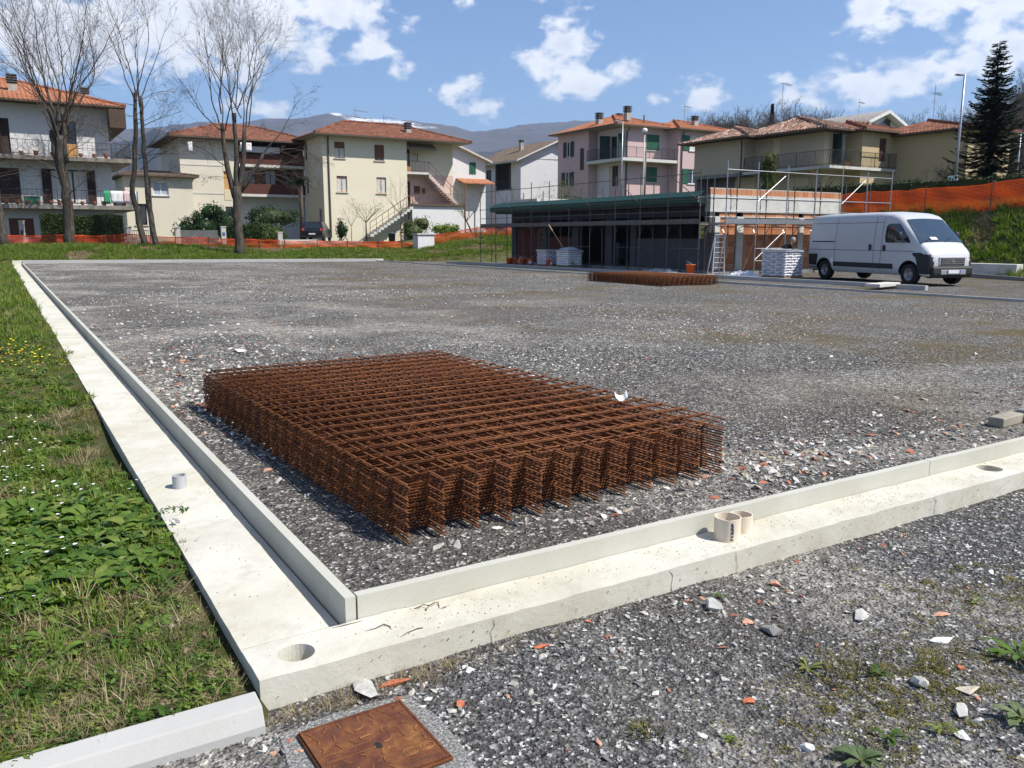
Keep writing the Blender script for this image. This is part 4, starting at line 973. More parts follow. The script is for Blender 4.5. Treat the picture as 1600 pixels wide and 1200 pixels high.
def window(t, face, h, style='glass', frame=None, shut=None, roll=0, sill=True, pane=None, curtain=False, sh_col='green', door=False, dep=.14, label=None):
    O, U, N = face; x0, z0, x1, z1 = h; O = Vector(O); frame = frame or M['whitep']; fw = .06
    m = MB(); B = O - N * dep
    for (a, b, c, d) in ((x0, x0 + fw, z0, z1), (x1 - fw, x1, z0, z1), (x0 + fw, x1 - fw, z0, z0 + fw), (x0 + fw, x1 - fw, z1 - fw, z1)): m.obox(B + U * a + Z3 * c, U * (b - a), N * .05, Z3 * (d - c))
    xm = (x0 + x1) / 2
    if x1 - x0 > .7: m.obox(B + U * (xm - .035) + Z3 * (z0 + fw), U * .07, N * .045, Z3 * (z1 - z0 - 2 * fw))
    w = m.build('door' if door else 'window', frame, t)
    if label: w['label'] = label
    m = MB().obox(B - N * .02 + U * x0 + Z3 * z0, U * (x1 - x0), N * .03, Z3 * (z1 - z0)); m.build('pane', pane or M['glass'], w)
    if curtain:
        m = MB(); k = 8
        for s_ in (0, 1):
            a, b = (x0 + fw, xm - .06) if s_ == 0 else (xm + .06, x1 - fw)
            for i in range(k): m.obox(B + N * (.012 + .012 * (i % 2)) + U * (a + (b - a) * i / k) + Z3 * (z0 + fw), U * ((b - a) / k), N * .008, Z3 * (z1 - z0 - 2 * fw) * .98)
        m.build('curtain', M['curtain'], w)
    if roll:
        m = MB(); zt = z1; zb = z1 - (z1 - z0) * roll; k = max(3, int((zt - zb) / .06))
        for i in range(k): m.obox(B + N * .055 + U * (x0 + .01) + Z3 * (zb + (zt - zb) * i / k), U * (x1 - x0 - .02), N * .018, Z3 * ((zt - zb) / k - .008))
        m.build('roller_shutter', M['brownwood'], w)
    if sill: MB().obox(O + U * (x0 - .08) + Z3 * (z0 - .07), U * (x1 - x0 + .16), N * .09, Z3 * .066).build('sill', M['stonesill'], w)
    if shut == 'open':
        hw = (x1 - x0) / 2
        for s_ in (-1, 1):
            m = MB(); a = x0 - hw - .02 if s_ < 0 else x1 + .02; louvre(m, O, U, N, a, z0, a + hw, z1, .02); m.build('shutter', M[sh_col], w)
    if shut == 'closed':
        for a, b in ((x0, xm - .008), (xm + .008, x1)): m = MB(); louvre(m, O, U, N, a, z0, b, z1, .0); m.build('shutter', M[sh_col], w)
    if shut == 'ajar':
        hw = (x1 - x0) / 2
        for s_, a in ((-1, x0), (1, x1)):
            U2 = (U * (s_ * .45) + N * .89).normalized(); N2 = U2.cross(Z3); m = MB(); louvre(m, O + U * a + N * .03, U2, N2, 0, z0, hw, z1, 0); m.build('shutter', M[sh_col], w)
    return w
def tiles(m, P, step=.26, tl=.42, hgt=.055, rr=None, rag=.0):
    """clay tile courses over a roof plane A,B (eave) C,D (top); C above B"""
    A, B, C, D_ = map(Vector, P); e = (B - A).normalized(); n = e.cross(D_ - A if (D_ - A).length > .01 else C - A).normalized()
    if n.z < 0: n = -n
    g = n.cross(e).normalized()
    if g.z < 0: g = -g
    L_ = (B - A).length; dx = (D_ - A).dot(e); h = (D_ - A).dot(g); cx = (C - A).dot(e)
    k = int(L_ / step)
    for i in range(k):
        s_ = (i + .5) * L_ / k
        lim = h if dx <= s_ <= cx else (h * s_ / dx if s_ < dx and dx > 0 else (h * (L_ - s_) / (L_ - cx) if s_ > cx and L_ > cx else h))
        c = int(lim / tl)
        for j in range(c + 1):
            t0 = j * tl; t1 = min(lim, t0 + tl)
            if t1 - t0 < .08: continue
            w = step * .36; o = rr.gauss(0, rag) if rr and rag else 0; l = abs(rr.gauss(0, rag)) if rr and rag else 0
            p0 = A + e * (s_ + o) + g * t0; p1 = A + e * (s_ + o * .4) + g * (t1 + .02)
            a0, b0, c0 = p0 - e * w + n * .004, p0 + n * (hgt + l), p0 + e * w + n * .004; a1, b1, c1 = p1 - e * w * .8 + n * .004, p1 + n * (hgt * .55 + l * .6), p1 + e * w * .8 + n * .004
            m.add([a0, b0, c0, a1, b1, c1], [(0, 1, 4, 3), (1, 2, 5, 4), (0, 2, 1)])
def hip_roof(t, x0, x1, y0, y1, z, rise, hipL, hipR, mat, oh=.9, th=.10, soffit='soffit', step=.26, tl=.42, rag=0, seed=1, ymid=None):
    """hip or gable roof (hip length 0 = gable) with overhang, soffit boards and tiles"""
    x0 -= oh; x1 += oh; y0 -= oh; y1 += oh; ym = ymid if ymid is not None else (y0 + y1) / 2
    zt = z + rise
    e = [Vector((x0, y0, z)), Vector((x1, y0, z)), Vector((x1, y1, z)), Vector((x0, y1, z))]; r = [Vector((x0 + hipL, ym, zt)), Vector((x1 - hipR, ym, zt))]
    m = MB(); up = Vector((0, 0, th))
    m.add([p + up for p in e] + [p + up for p in r] + list(e), [(0, 1, 5, 4), (1, 2, 5), (2, 3, 4, 5), (3, 0, 4), (9, 8, 7, 6), (0, 6, 7, 1), (1, 7, 8, 2), (2, 8, 9, 3), (3, 9, 6, 0)])
    rf = m.build('roof', mat, t)
    MB().box(x0 + .03, y0 + .03, z - .03, x1 - .03, y1 - .03, z - .005).build('soffit', M[soffit], rf)
    m = MB(); rr = random.Random(seed)
    u = [p + up for p in e]; q = [p + up for p in r]
    tiles(m, (u[0], u[1], q[1], q[0]), step, tl, rr=rr, rag=rag)
    if hipL > 0: tiles(m, (u[3], u[0], q[0], q[0]), step, tl, rr=rr, rag=rag)
    if hipR > 0: tiles(m, (u[1], u[2], q[1], q[1]), step, tl, rr=rr, rag=rag)
    for a, b in ((u[0], q[0]), (u[1], q[1]), (q[0], q[1])):             # ridge and hip caps
        k = max(1, int((b - a).length / .4))
        for i in range(k):
            p = a.lerp(b, i / k); p2 = a.lerp(b, (i + 1.1) / k); m.tube([p + Vector((0, 0, .05 + .01 * rr.random())), p2 + Vector((0, 0, .035))], [.11, .085], 6)
    o = m.build('roof_tiles', mat, rf); o['kind'] = 'stuff'
    m = MB()
    m.bar((x0, y0 - .05, z + .03), (x1, y0 - .05, z + .03), .10, .11); m.bar((x0 - .05, y0, z + .03), (x0 - .05, y1, z + .03), .10, .11)
    m.build('gutter', M['fascia'], rf)
    return rf
def railing(par, pts, h, mat, sp=.12, name='railing', solid=False):
    m = MB()
    for a, b in zip(pts[:-1], pts[1:]):
        a, b = Vector(a), Vector(b); L_ = (b - a).length
        m.bar(a + Z3 * h, b + Z3 * h, .045, .03); m.bar(a + Z3 * .1, b + Z3 * .1, .03, .03); k = max(1, int(L_ / sp))
        for i in range(k + 1): p = a.lerp(b, i / k); m.bar(p + Z3 * .0, p + Z3 * h, .016 if i % 12 else .04)
    return m.build(name, mat, par)
def chimney(rf, x, y, z0, z1, w=.45, capn=3, mat='chim', cap='chimcap'):
    m = MB().box(x - w / 2, y - w / 2, z0, x + w / 2, y + w / 2, z1); c = m.build('chimney', M[mat], rf)
    m = MB()
    for i in range(capn): z = z1 + .02 + i * .15; m.box(x - w * .62, y - w * .62, z + .06, x + w * .62, y + w * .62, z + .13); m.box(x - w * .4, y - w * .4, z - .02, x + w * .4, y + w * .4, z + .06)
    m.build('chimney_cap', M[cap], rf); return c
def antenna(t, x, y, z, h, seed=0, arms=((.8, 9),)):
    m = MB(); m.tube([(x, y, z), (x, y, z + h)], .022, 5)
    for f, n in arms:
        zz = z + h * f if f <= 1 else z + h; m.bar((x - .1, y, zz), (x + 1.5, y + .5, zz), .022)
        for i in range(n): p = Vector((x + 1.5 * i / n, y + .5 * i / n, zz)); w = .30 - .015 * i; m.bar(p - Vector((-.3, 1, 0)).normalized() * w, p + Vector((-.3, 1, 0)).normalized() * w, .012)
    m.bar((x - .5, y - .1, z + h * .55), (x + .5, y + .1, z + h * .55), .016); m.bar((x - .5, y - .1, z + h * .62), (x + .5, y + .1, z + h * .62), .016)
    m.build('antenna', M['alu'], t)
def pipe(t, pts, r=.045, mat='pipe'): return MB().tube(pts, r, 7).build('downpipe', M[mat], t)
def shell(t, mat, x0, x1, y0, y1, z0, z1, holesF=(), holesL=(), right=True, back=True, name='wall'):
    m = MB(); facade(m, (0, y0, 0), X3, -Y3, x0, x1, z0, z1, list(holesF)); facade(m, (x0, 0, 0), Y3, -X3, y0, y1, z0, z1, list(holesL))
    m.add([(x1, y0, z0), (x1, y1, z0), (x1, y1, z1), (x1, y0, z1)], [(0, 1, 2, 3)]); m.add([(x0, y1, z0), (x1, y1, z0), (x1, y1, z1), (x0, y1, z1)], [(3, 2, 1, 0)])
    m.add([(x0, y0, z1 - .01), (x1, y0, z1 - .01), (x1, y1, z1 - .01), (x0, y1, z1 - .01)], [(0, 1, 2, 3)])
    return m.build(name, mat, t)
pot_me = MB().lathe([(.001, 0), (.08, 0), (.12, .2), (.13, .2), (.13, .23), (.10, .23), (.09, .2), (.001, .19)], 10).mesh('flower_pot', M['terracotta'])
def pots(t, pts, label, group):
    for i, p in enumerate(pts):
        o = link('flower_pot', pot_me, None, (t.location.x + p[0], t.location.y + p[1], t.location.z + p[2])); o.scale = (1.0 + .3 * R.random(),) * 3
        tag(o, label, 'flower pot', group)

# ---------------------------------------------------------------- H1: white three storey house at the left
t = thing('apartment_house', 'white three storey house with long dark balconies and orange hip roof', 'house', (7.2, 63.6, .7))
h1F = [(-6.75, 5.95, -5.75, 8.2), (-2.85, 5.95, -1.95, 8.25), (-6.62, 2.95, -5.45, 5.12), (-3.7, 2.95, -1.06, 5.15), (-6.3, .05, -4.9, 1.95), (-3.8, 1.65, -2.9, 2.2), (-2.4, 1.68, -.8, 2.18), (-12.5, 2.95, -11, 5.1), (-12, 5.95, -10.8, 8.1)]
shell(t, M['w_white'], -17, 0, 0, 11, -.3, 9.2, h1F)
window(t, FR, h1F[0], sill=False, frame=M['darkbrown'], door=True, pane=M['darkbrown']); window(t, FR, h1F[1], sill=False, frame=M['darkbrown'], door=True)
for q in (0, 1):
    x0, z0, x1, z1 = h1F[q]; m = MB(); louvre(m, (0, 0, 0), X3, -Y3, x0 + (0 if q == 0 else -.45), z0, x0 + .5 if q == 0 else x0, z1, .0); m.build('shutter', M['darkbrown'], t)
MB().box(-2.8, -.02, 5.97, -1.98, .05, 6.8).build('door_panel', M['orwood'], t)
window(t, FR, h1F[2], sill=False, frame=M['darkbrown'], shut='closed', sh_col='darkbrown', door=True); window(t, FR, h1F[3], sill=False, frame=M['darkbrown'], door=True, curtain=True)
for a in (-3.7, -1.55):
    m = MB(); louvre(m, (0, 0, 0), X3, -Y3, a - (.5 if a < -3 else 0), 2.95, a + (.0 if a < -3 else .5), 5.15, .02); m.build('shutter', M['darkbrown'], t)
window(t, FR, h1F[4], sill=False, frame=M['brownwood'], pane=M['brownwood'], door=True); window(t, FR, h1F[5], frame=M['darkbrown'], sill=False); window(t, FR, h1F[6], frame=M['darkbrown'], sill=False)
window(t, FR, h1F[7], sill=False, frame=M['darkbrown'], door=True); window(t, FR, h1F[8], sill=False, frame=M['darkbrown'], door=True)
rf = hip_roof(t, -17, 0, 0, 11, 9.2, 2.1, 6, 6.3, M['roof_or'], 1.05)
MB().box(-.005, -1.1, 7.9, 1.0, 9.5, 9.16).build('gable_panel', M['soffit'], t)
for (z, xe) in ((2.55, 1.4), (5.62, 1.15)):
    b = MB().box(-17.2, -1.35, z, xe, -.003, z + .26).box(.003, -.003, z, xe, 8, z + .26).build('balcony', M['slab'], t)
    railing(b, [(-17, -1.28, z + .26), (xe - .07, -1.28, z + .26), (xe - .07, 7, z + .26)], .95, M['rail'], .28)
chimney(rf, -5.3, 1.6, 9.6, 10.55, .5, 4); chimney(rf, -.9, 3.4, 9.8, 10.5, .45, 3); chimney(rf, -1.4, 4.2, 9.8, 10.3, .4, 3)
antenna(t, -6.4, 4, 11, 1.6)
pots(t, [(-7.6 + i * .62 + R.uniform(-.1, .1), -1.15, 2.81) for i in range(14)], 'red clay flower pot along the middle balcony of the white house', 'pots on the middle balcony')
pots(t, [(-5.2 + i * .8 + R.uniform(-.2, .2), -1.15, 5.88) for i in range(7)], 'clay flower pot along the top balcony of the white house', 'pots on the top balcony')
def cloth(name, label, cat, x, y, z, w, h, col, base=t):
    m = MB(); k = 8; vs = []
    for j in range(5):
        for i in range(k + 1): vs.append((w * i / k, .035 * sin(i * 1.9 + j * .5), -h * j / 4))
    m.add(vs, [(j * (k + 1) + i, j * (k + 1) + i + 1, (j + 1) * (k + 1) + i + 1, (j + 1) * (k + 1) + i) for j in range(4) for i in range(k)])
    o = m.build(name, plain(name + ' cloth', col, .9, .08), None, True, loc=(base.location.x + x, base.location.y + y, base.location.z + z)); md = o.modifiers.new('thick', 'SOLIDIFY'); md.thickness = .01; tag(o, label, cat)
cloth('towel', 'green towel hung over the middle balcony rail', 'towel', -.75, -1.36, 3.78, .38, .85, (.05, .30, .14)); cloth('towel', 'white towel hung between green and pale blue ones', 'towel', -.33, -1.36, 3.78, .75, .8, (.70, .70, .70))
cloth('towel', 'pale pink towel hung on the balcony rail', 'towel', .45, -1.36, 3.78, .35, .8, (.62, .45, .45)); cloth('towel', 'pale blue towel at the rail end of the balcony', 'towel', .86, -1.36, 3.78, .4, .9, (.40, .52, .68))
o = MB().box(-.45, -.2, 0, .45, .2, .45).box(-.5, -.25, .45, .5, .25, .5).build('storage_box', plain('green plastic', (.03, .20, .13), .5, .1), None, bevel=.02, loc=(7.2 - 4.9, 63.6 - .9, .7 + 2.83)); tag(o, 'green plastic box on the middle balcony', 'box')

# small cream annex and low roof behind the white house
t = thing('annex_house', 'small cream annex with a low brown roof beside the white house', 'house', (9.3, 74.5, .9))
shell(t, M['w_cream2'], 0, 5.2, 0, 6, -.3, 5.4, [(2.1, 3.9, 3.3, 5.0), (.6, 1.5, 1.5, 3.2)])
window(t, FR, (2.1, 3.9, 3.3, 5.0), frame=M['whitep'], pane=plain('pale blue shade', (.34, .38, .46), .8)); window(t, FR, (.6, 1.5, 1.5, 3.2), frame=M['darkbrown'])
hip_roof(t, 0, 5.2, 0, 6, 5.4, .45, 2, 2, M['roof_gr'], .45); pipe(t, [(1.9, -.08, 0), (1.9, -.08, 5.3)])

# H2: cream house with shaded balconies
t = thing('apartment_house', 'cream house with brown balconies shaded under a brown roof', 'house', (13.9, 76, 1.0))
h2F = [(3.52, 4.5, 4.05, 6.05), (3.52, 2.2, 4.12, 3.05)]
shell(t, M['w_cream2'], 0, 4.6, 0, 9, -.4, 8.65, h2F); window(t, FR, h2F[0], frame=M['orwood'], pane=M['orwood'], sill=False); window(t, FR, h2F[1], frame=M['darkbrown'], sill=False)
MB().box(3.5, -.03, 6.05, 4.1, -.002, 7.0).build('panel', M['w_tan'], t); MB().box(3.5, -.03, 3.6, 4.1, -.002, 4.45).build('panel', M['w_tan'], t)
MB().box(0, -.03, 4.08, 3.45, -.002, 4.2).box(0, -.03, 6.44, 3.45, -.002, 6.54).build('string_course', M['stonesill'], t)
h2B = [(5.6, 4.4, 6.7, 6.6), (7.6, 4.4, 8.6, 6.6), (5.6, 7.0, 6.7, 8.5), (7.8, 7.0, 9.0, 8.5), (9.2, 4.4, 10.2, 6.4), (6, 0, 8.6, 2.3)]
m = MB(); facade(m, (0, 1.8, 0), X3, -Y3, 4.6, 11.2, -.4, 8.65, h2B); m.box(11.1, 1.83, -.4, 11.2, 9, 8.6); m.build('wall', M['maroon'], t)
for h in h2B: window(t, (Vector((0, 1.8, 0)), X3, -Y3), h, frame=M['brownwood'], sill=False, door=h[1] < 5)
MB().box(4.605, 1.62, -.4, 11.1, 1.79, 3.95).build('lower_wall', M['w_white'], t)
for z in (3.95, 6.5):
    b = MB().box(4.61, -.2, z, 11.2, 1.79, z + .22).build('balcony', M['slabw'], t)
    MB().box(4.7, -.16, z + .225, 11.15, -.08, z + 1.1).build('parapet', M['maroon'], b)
b = MB()
for i in range(26): b.obox((4.9 + i * .135, -.35, 7.75 - .05 * (i % 2)), (.13, 0, 0), (0, .02, 0), (0, 0, .5))
b.build('awning', M['curtain'], t)
rf = hip_roof(t, 0, 11.2, 0, 9, 8.65, 1.7, 5, 4.5, M['roof_br'], .95)
chimney(rf, 6.5, 6.5, 9.6, 10.4)
cloth('laundry', 'white sheet drying on the shaded balcony', 'laundry', 8.6, -.35, 6.6 + .9, .8, .6, (.7, .7, .7)); cloth('laundry', 'white cloth hung beside the bare tree limb', 'laundry', 5.0, -.25, 6.6 + .75, .3, .7, (.7, .7, .7))
MB().box(-.02, -.5, 0, 0, -.4, .01)

# H3: cream house with the outdoor staircase
t = thing('apartment_house', 'cream two storey house with an outdoor staircase and brown hip roof', 'house', (24.5, 70.7, 1.4))
h3F = [(1.08, 6.74, 2.01, 8.1), (4.75, 6.69, 5.67, 8.05), (1.19, 3.88, 2.13, 5.24), (4.87, 3.87, 5.79, 5.26)]
h3S = [(4.1, 6.8, 4.7, 8.2), (4.0, 3.9, 4.6, 5.3), (.7, .5, 1.6, 2.5)]
shell(t, M['w_cream'], 0, 7.85, 0, 4.9, -.4, 8.55, h3F, h3S)
window(t, FR, h3F[0], roll=.38, curtain=True, frame=M['orwood']); window(t, FR, h3F[1], roll=.85, frame=M['orwood']); window(t, FR, h3F[2], roll=.12, curtain=True, frame=M['orwood']); window(t, FR, h3F[3], roll=.0, curtain=True, frame=M['orwood'])
for h in h3S[:2]: window(t, LS, h, frame=M['brownwood'], sill=False)
window(t, LS, h3S[2], frame=M['w_lilac'], pane=M['chimcap'], sill=False, door=True)
h3R = [(8.05, 6.05, 8.75, 8.0), (9.0, 6.9, 9.6, 7.6), (8.05, 3.02, 8.75, 5.1), (9.1, 3.95, 9.75, 4.7)]
m = MB(); facade(m, (0, 1.3, 0), X3, -Y3, 7.85, 13.2, 5.72, 8.55, [h for h in h3R if h[1] > 5.7]); m.box(13.1, 1.33, 2.8, 13.2, 8, 8.5); m.build('wall', M['w_cream'], t)
m = MB(); facade(m, (0, 1.3, 0), X3, -Y3, 7.85, 13.2, 2.8, 5.71, [h for h in h3R if h[1] < 5.7]); m.build('lower_wall', M['w_salmon'], t)
F2 = (Vector((0, 1.3, 0)), X3, -Y3)
window(t, F2, h3R[0], frame=M['brownwood'], sill=False, door=True); window(t, F2, h3R[1], frame=M['orwood'], pane=M['curtain'], sill=False); window(t, F2, h3R[2], frame=M['brownwood'], sill=False, door=True); window(t, F2, h3R[3], frame=M['brownwood'], roll=.95, sill=False)
b = MB()
for i in range(18): b.obox((7.95 + i * .16, -.1, 8.0 - .06 * (i % 2)), (.15, 0, 0), (0, .8, .45), (0, -.03, .04)); b.obox((7.95 + i * .16, -.12, 7.78), (.15, 0, 0), (0, .02, 0), (0, 0, .24))
b.build('awning', plain('grey brown awning', (.23, .19, .14), .8, .15), t)
MB().box(9.9, 1.24, 4.0, 10.25, 1.297, 4.5).build('notice_board', M['brownwood'], t)
b = MB().box(7.85, .1, 5.67, 10.1, 1.297, 5.87).build('balcony', M['slabw'], t); railing(b, [(7.9, .16, 5.87), (10.1, .16, 5.87)], .95, M['railr'], .14)
st = MB(); rl = MB()
for i in range(14): x = 10.1 + i * .215; z = 5.87 - (i + 1) * .19; st.box(x, .12, z - .16, x + .25, 1.29, z)
stt = st.build('staircase', M['slabw'], t)
m = MB(); m.xprism([(10.1, 5.68), (13.15, 2.98), (13.15, 2.72), (10.1, 5.42)], .1, .22); m.build('stringer', M['w_salmon'], stt)
a, b_ = Vector((10.1, .16, 5.87)), Vector((13.1, .16, 3.2)); m = MB(); m.bar(a + Z3 * .95, b_ + Z3 * .95, .045)
for i in range(5): p = a.lerp(b_, i / 4); m.bar(p, p + Z3 * .95, .04)
m.bar(a + Z3 * .5, b_ + Z3 * .5, .025); m.build('stair_rail', M['railr'], stt)
MB().xprism([(7.9, 2.95), (7.9, 5.68), (10.1, 5.42), (13.1, 2.85)], .5, .52)
tc_ = MB().box(7.9, -.9, 2.82, 13.4, 1.29, 3.0).build('terrace', M['fascia'], t); railing(tc_, [(7.95, -.82, 3.0), (13.3, -.82, 3.0)], .95, M['railr'], .14)
MB().box(7.95, -.72, -.4, 13.3, 1.25, 2.81).build('terrace_wall', M['w_white'], t)
st = MB(); n = 13
for i in range(n): x = 7.85 - (i + 1) * .32; z = 2.9 - (i + 1) * .2; st.box(x, -1.15, z - .25, x + .34, -.1, z)
lo = st.build('staircase', M['slabw'], t); a, b_ = Vector((7.8, -1.1, 2.9)), Vector((3.7, -1.1, .35)); m = MB(); m.bar(a + Z3 * .95, b_ + Z3 * .95, .05); m.bar(a + Z3 * .45, b_ + Z3 * .45, .03)
for i in range(8): p = a.lerp(b_, i / 7); m.bar(p, p + Z3 * .95, .035)
m.build('stair_rail', M['railr'], lo)
rf = hip_roof(t, 0, 13.1, 0, 8.5, 8.56, 1.75, 4.6, 4.8, M['roof_br'], .95, soffit='soffit_l')
chimney(rf, 8.75, 1.6, 9.0, 9.75, .5, 4, cap='chimcap'); antenna(t, 5, 5, 10.2, 1.7); antenna(t, 8, 5.4, 10.1, 1.4); MB().lathe([(.001, 0), (.12, 0), (.12, .5), (.001, .5)], 8, (10.4, 3, 9.6)).build('vent', M['chim'], rf)
pipe(t, [(.45, -.3, 8.5), (.5, -.07, 8.1), (.5, -.07, 0)], .07, 'fascia')
o = MB().box(-.2, -.15, 0, .2, .15, .5).build('planter', M['orwood'], None, loc=(24.5 + 8.2, 70.7 + .45, 1.4 + 5.88)); tag(o, 'orange wooden planter on the upper landing of the cream house', 'planter')

# H3b white house with the green shutter
t = thing('gable_house', 'white gabled house with one green shutter behind the staircase house', 'house', (36.5, 75.2, 1.5))
shell(t, M['w_white'], 0, 6.6, 0, 8, -.4, 7.5, [(4.75, 6.15, 5.45, 7.3)]); window(t, FR, (4.75, 6.15, 5.45, 7.3), frame=M['green'], shut='closed', sill=False)
MB().xprism([(0, 7.5), (6.6, 7.5), (3.1, 8.75)], .0, 7.9).build('gable', M['w_white'], t)
def gable_roof(t, x0, x1, xm, y0, y1, z0, zm, mat, oh=.5, ohy=.6, th=.16, z1=None, edge='stonesill'):
    z1 = z0 if z1 is None else z1
    y0 -= ohy; y1 += ohy; sl = (zm - z0) / (xm - x0); sr = (zm - z1) / (x1 - xm); m = MB(); A = (x0 - oh, z0 - oh * sl); B = (xm, zm); C = (x1 + oh, z1 - oh * sr)
    m.xprism([A, B, C, (C[0], C[1] + th), (B[0], B[1] + th * 1.1), (A[0], A[1] + th)][::-1], y0, y1); rf = m.build('roof', M[edge], t)
    m = MB()
    for (P, Q) in ((A, B), (C, B)):
        zz = th + .01
        tiles(m, (Vector((P[0], y1 if P is A else y0, P[1] + zz)), Vector((P[0], y0 if P is A else y1, P[1] + zz)), Vector((Q[0], y0 if P is A else y1, Q[1] + zz)), Vector((Q[0], y1 if P is A else y0, Q[1] + zz))), .27, .42)
        m.add([(P[0], y0, P[1] + zz), (P[0], y1, P[1] + zz), (Q[0], y1, Q[1] + zz), (Q[0], y0, Q[1] + zz)], [(0, 1, 2, 3)])
    o = m.build('roof_tiles', mat, rf); o['kind'] = 'stuff'; return rf
rf = gable_roof(t, 0, 6.6, 3.1, 0, 8, 7.45, 8.75, M['roof_br']); chimney(rf, 4.7, 2.5, 8.2, 9.0, .4, 2, 'w_white', 'terracotta')
m = MB(); m.obox((3.2, -1.6, 5.1), (3.6, 0, 0), (0, 1.6, .5), (0, 0, .1)); cp = m.build('porch_roof', M['roof_or'], t)
m = MB(); [m.bar((x, -1.5, 0), (x, -1.5, 5.1), .1) for x in (3.4, 6.5)]; m.build('porch_post', M['brownwood'], cp)

# H4 white gable house
t = thing('gable_house', 'white gabled house with a deep loggia and one red shutter', 'house', (50.6, 80.4, 3))
h4S = [(1.9, 3.7, 5.7, 6.75), (6.5, 4.7, 7.7, 6.2)]
shell(t, M['w_lilac'], 0, 9.4, 0, 9.4, -1, 7.0, [(5.28, 4.7, 6.1, 6.3)], h4S)
MB().xprism([(0, 7.0), (9.4, 7.2), (4.8, 9.0)], .0, 9.3).build('gable', M['w_lilac'], t)
window(t, FR, (5.28, 4.7, 6.1, 6.3), frame=M['maroon'], pane=M['maroon'], sill=False); window(t, LS, h4S[1], frame=M['chimcap'], sill=False)
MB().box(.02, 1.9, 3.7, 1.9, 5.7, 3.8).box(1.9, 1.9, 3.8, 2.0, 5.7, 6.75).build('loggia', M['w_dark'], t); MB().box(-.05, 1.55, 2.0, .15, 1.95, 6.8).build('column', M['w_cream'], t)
railing(t, [(-.02, 2.0, 3.8), (-.02, 5.6, 3.8)], .95, M['rail'], .14)
rf = gable_roof(t, 0, 9.4, 4.8, 0, 9.4, 7.05, 9.1, M['roof_gr'], oh=1.0, ohy=.8, z1=7.3); chimney(rf, 2.6, 4, 8.0, 9.2, .4, 2); antenna(t, 2.8, 3.6, 9.2, 1.8)

# H5 pink house
t = thing('apartment_house', 'pink two storey house with green shutters and bright orange roof', 'house', (50.93, 62.59, 3))
h5F = [(2.56, 6.55, 4.05, 8.0), (2.5, 3.6, 3.9, 5.0)]
h5S = [(.35, 5.75, 2.3, 7.9), (1.0, 3.2, 1.9, 5.1)]
shell(t, M['w_pink'], .0, 5.9, 0, 9.6, -1, 8.55, h5F, h5S)
for h in h5F: window(t, FR, h, frame=M['whitep'], shut='closed')
MB().box(-.02, .02, -1, -.003, .34, 8.5).box(-.02, 2.31, -1, -.003, 4.2, 8.5).box(-.02, .34, 5.12, -.003, 2.31, 5.74).box(-.02, .34, 7.91, -.003, 2.31, 8.5).build('pale_wall', M['w_lilac'], t)
window(t, LS, h5S[0], frame=M['whitep'], shut='ajar', sh_col='dgreen', sill=False, door=True); window(t, LS, h5S[1], frame=M['dgreen'], sill=False, pane=M['dgreen'], door=True)
t_wing = MB(); facade(t_wing, (-1.0, 0, 0), Y3, -X3, 4.4, 9.6, -1, 8.55, [(5.1, 4.9, 5.8, 7.0), (7.25, 6.3, 8.1, 7.8), (7.3, 3.45, 8.3, 4.85)]); t_wing.add([(-1, 4.4, -1), (0, 4.4, -1), (0, 4.4, 8.55), (-1, 4.4, 8.55)], [(0, 1, 2, 3)]); t_wing.add([(-1, 9.6, -1), (0, 9.6, -1), (0, 9.6, 8.55), (-1, 9.6, 8.55)], [(3, 2, 1, 0)]); t_wing.build('wing', M['w_pink'], t)
LW = (Vector((-1.0, 0, 0)), Y3, -X3)
window(t, LW, (5.1, 4.9, 5.8, 7.0), frame=M['chimcap'], sill=False); window(t, LW, (7.25, 6.3, 8.1, 7.8), frame=M['whitep'], shut='open', sh_col='dgreen'); window(t, LW, (7.3, 3.45, 8.3, 4.85), frame=M['whitep'], shut='open', sh_col='dgreen')
b = MB().box(-1.3, -1.25, 5.35, 5.85, -.003, 5.62).box(-1.3, .003, 5.35, -.03, 4.35, 5.62).build('balcony', M['slabw'], t); railing(b, [(-1.22, 4.3, 5.62), (-1.22, -1.18, 5.62), (5.8, -1.18, 5.62)], 1.0, M['rail'], .13)
# projecting right block
h5b = [(6.79, 6.6, 8.35, 8.0), (6.72, 3.5, 8.12, 4.9)]
m = MB(); FB = (Vector((0, -1.3, 0)), X3, -Y3); facade(m, FB[0], X3, -Y3, 5.4, 12.6, -1, 8.45, h5b); facade(m, (5.4, 0, 0), Y3, -X3, -1.3, -.0, -1, 8.45, []); m.add([(12.6, -1.3, -1), (12.6, 7, -1), (12.6, 7, 8.45), (12.6, -1.3, 8.45)], [(0, 1, 2, 3)])
m.build('wing', M['w_pink'], t)
for i, h in enumerate(h5b): window(t, FB, h, frame=M['whitep'], shut='open', curtain=(i == 0))
rf = hip_roof(t, -1, 6.0, 0, 9.6, 8.56, 1.55, 3.9, 4.0, M['roof_or'], .7, soffit='soffit_l'); rf2 = hip_roof(t, 5.4, 12.6, -1.3, 6.5, 8.47, 1.35, 3.4, 4, M['roof_or'], .6, soffit='soffit_l', seed=4)
chimney(rf, -.6, 3.3, 8.8, 9.5, .5, 4); chimney(rf, .8, .8, 9.2, 9.9, .5, 4); chimney(rf, 3.6, 5.5, 9.7, 10.3, .5, 2); chimney(rf2, 9.0, .4, 8.9, 9.7, .5, 3); MB().box(3.0, 1.0, 9.0, 3.1, 1.1, 9.9).build('vent', M['fascia'], rf)
antenna(t, 8.6, 1.5, 9.6, 2.0)
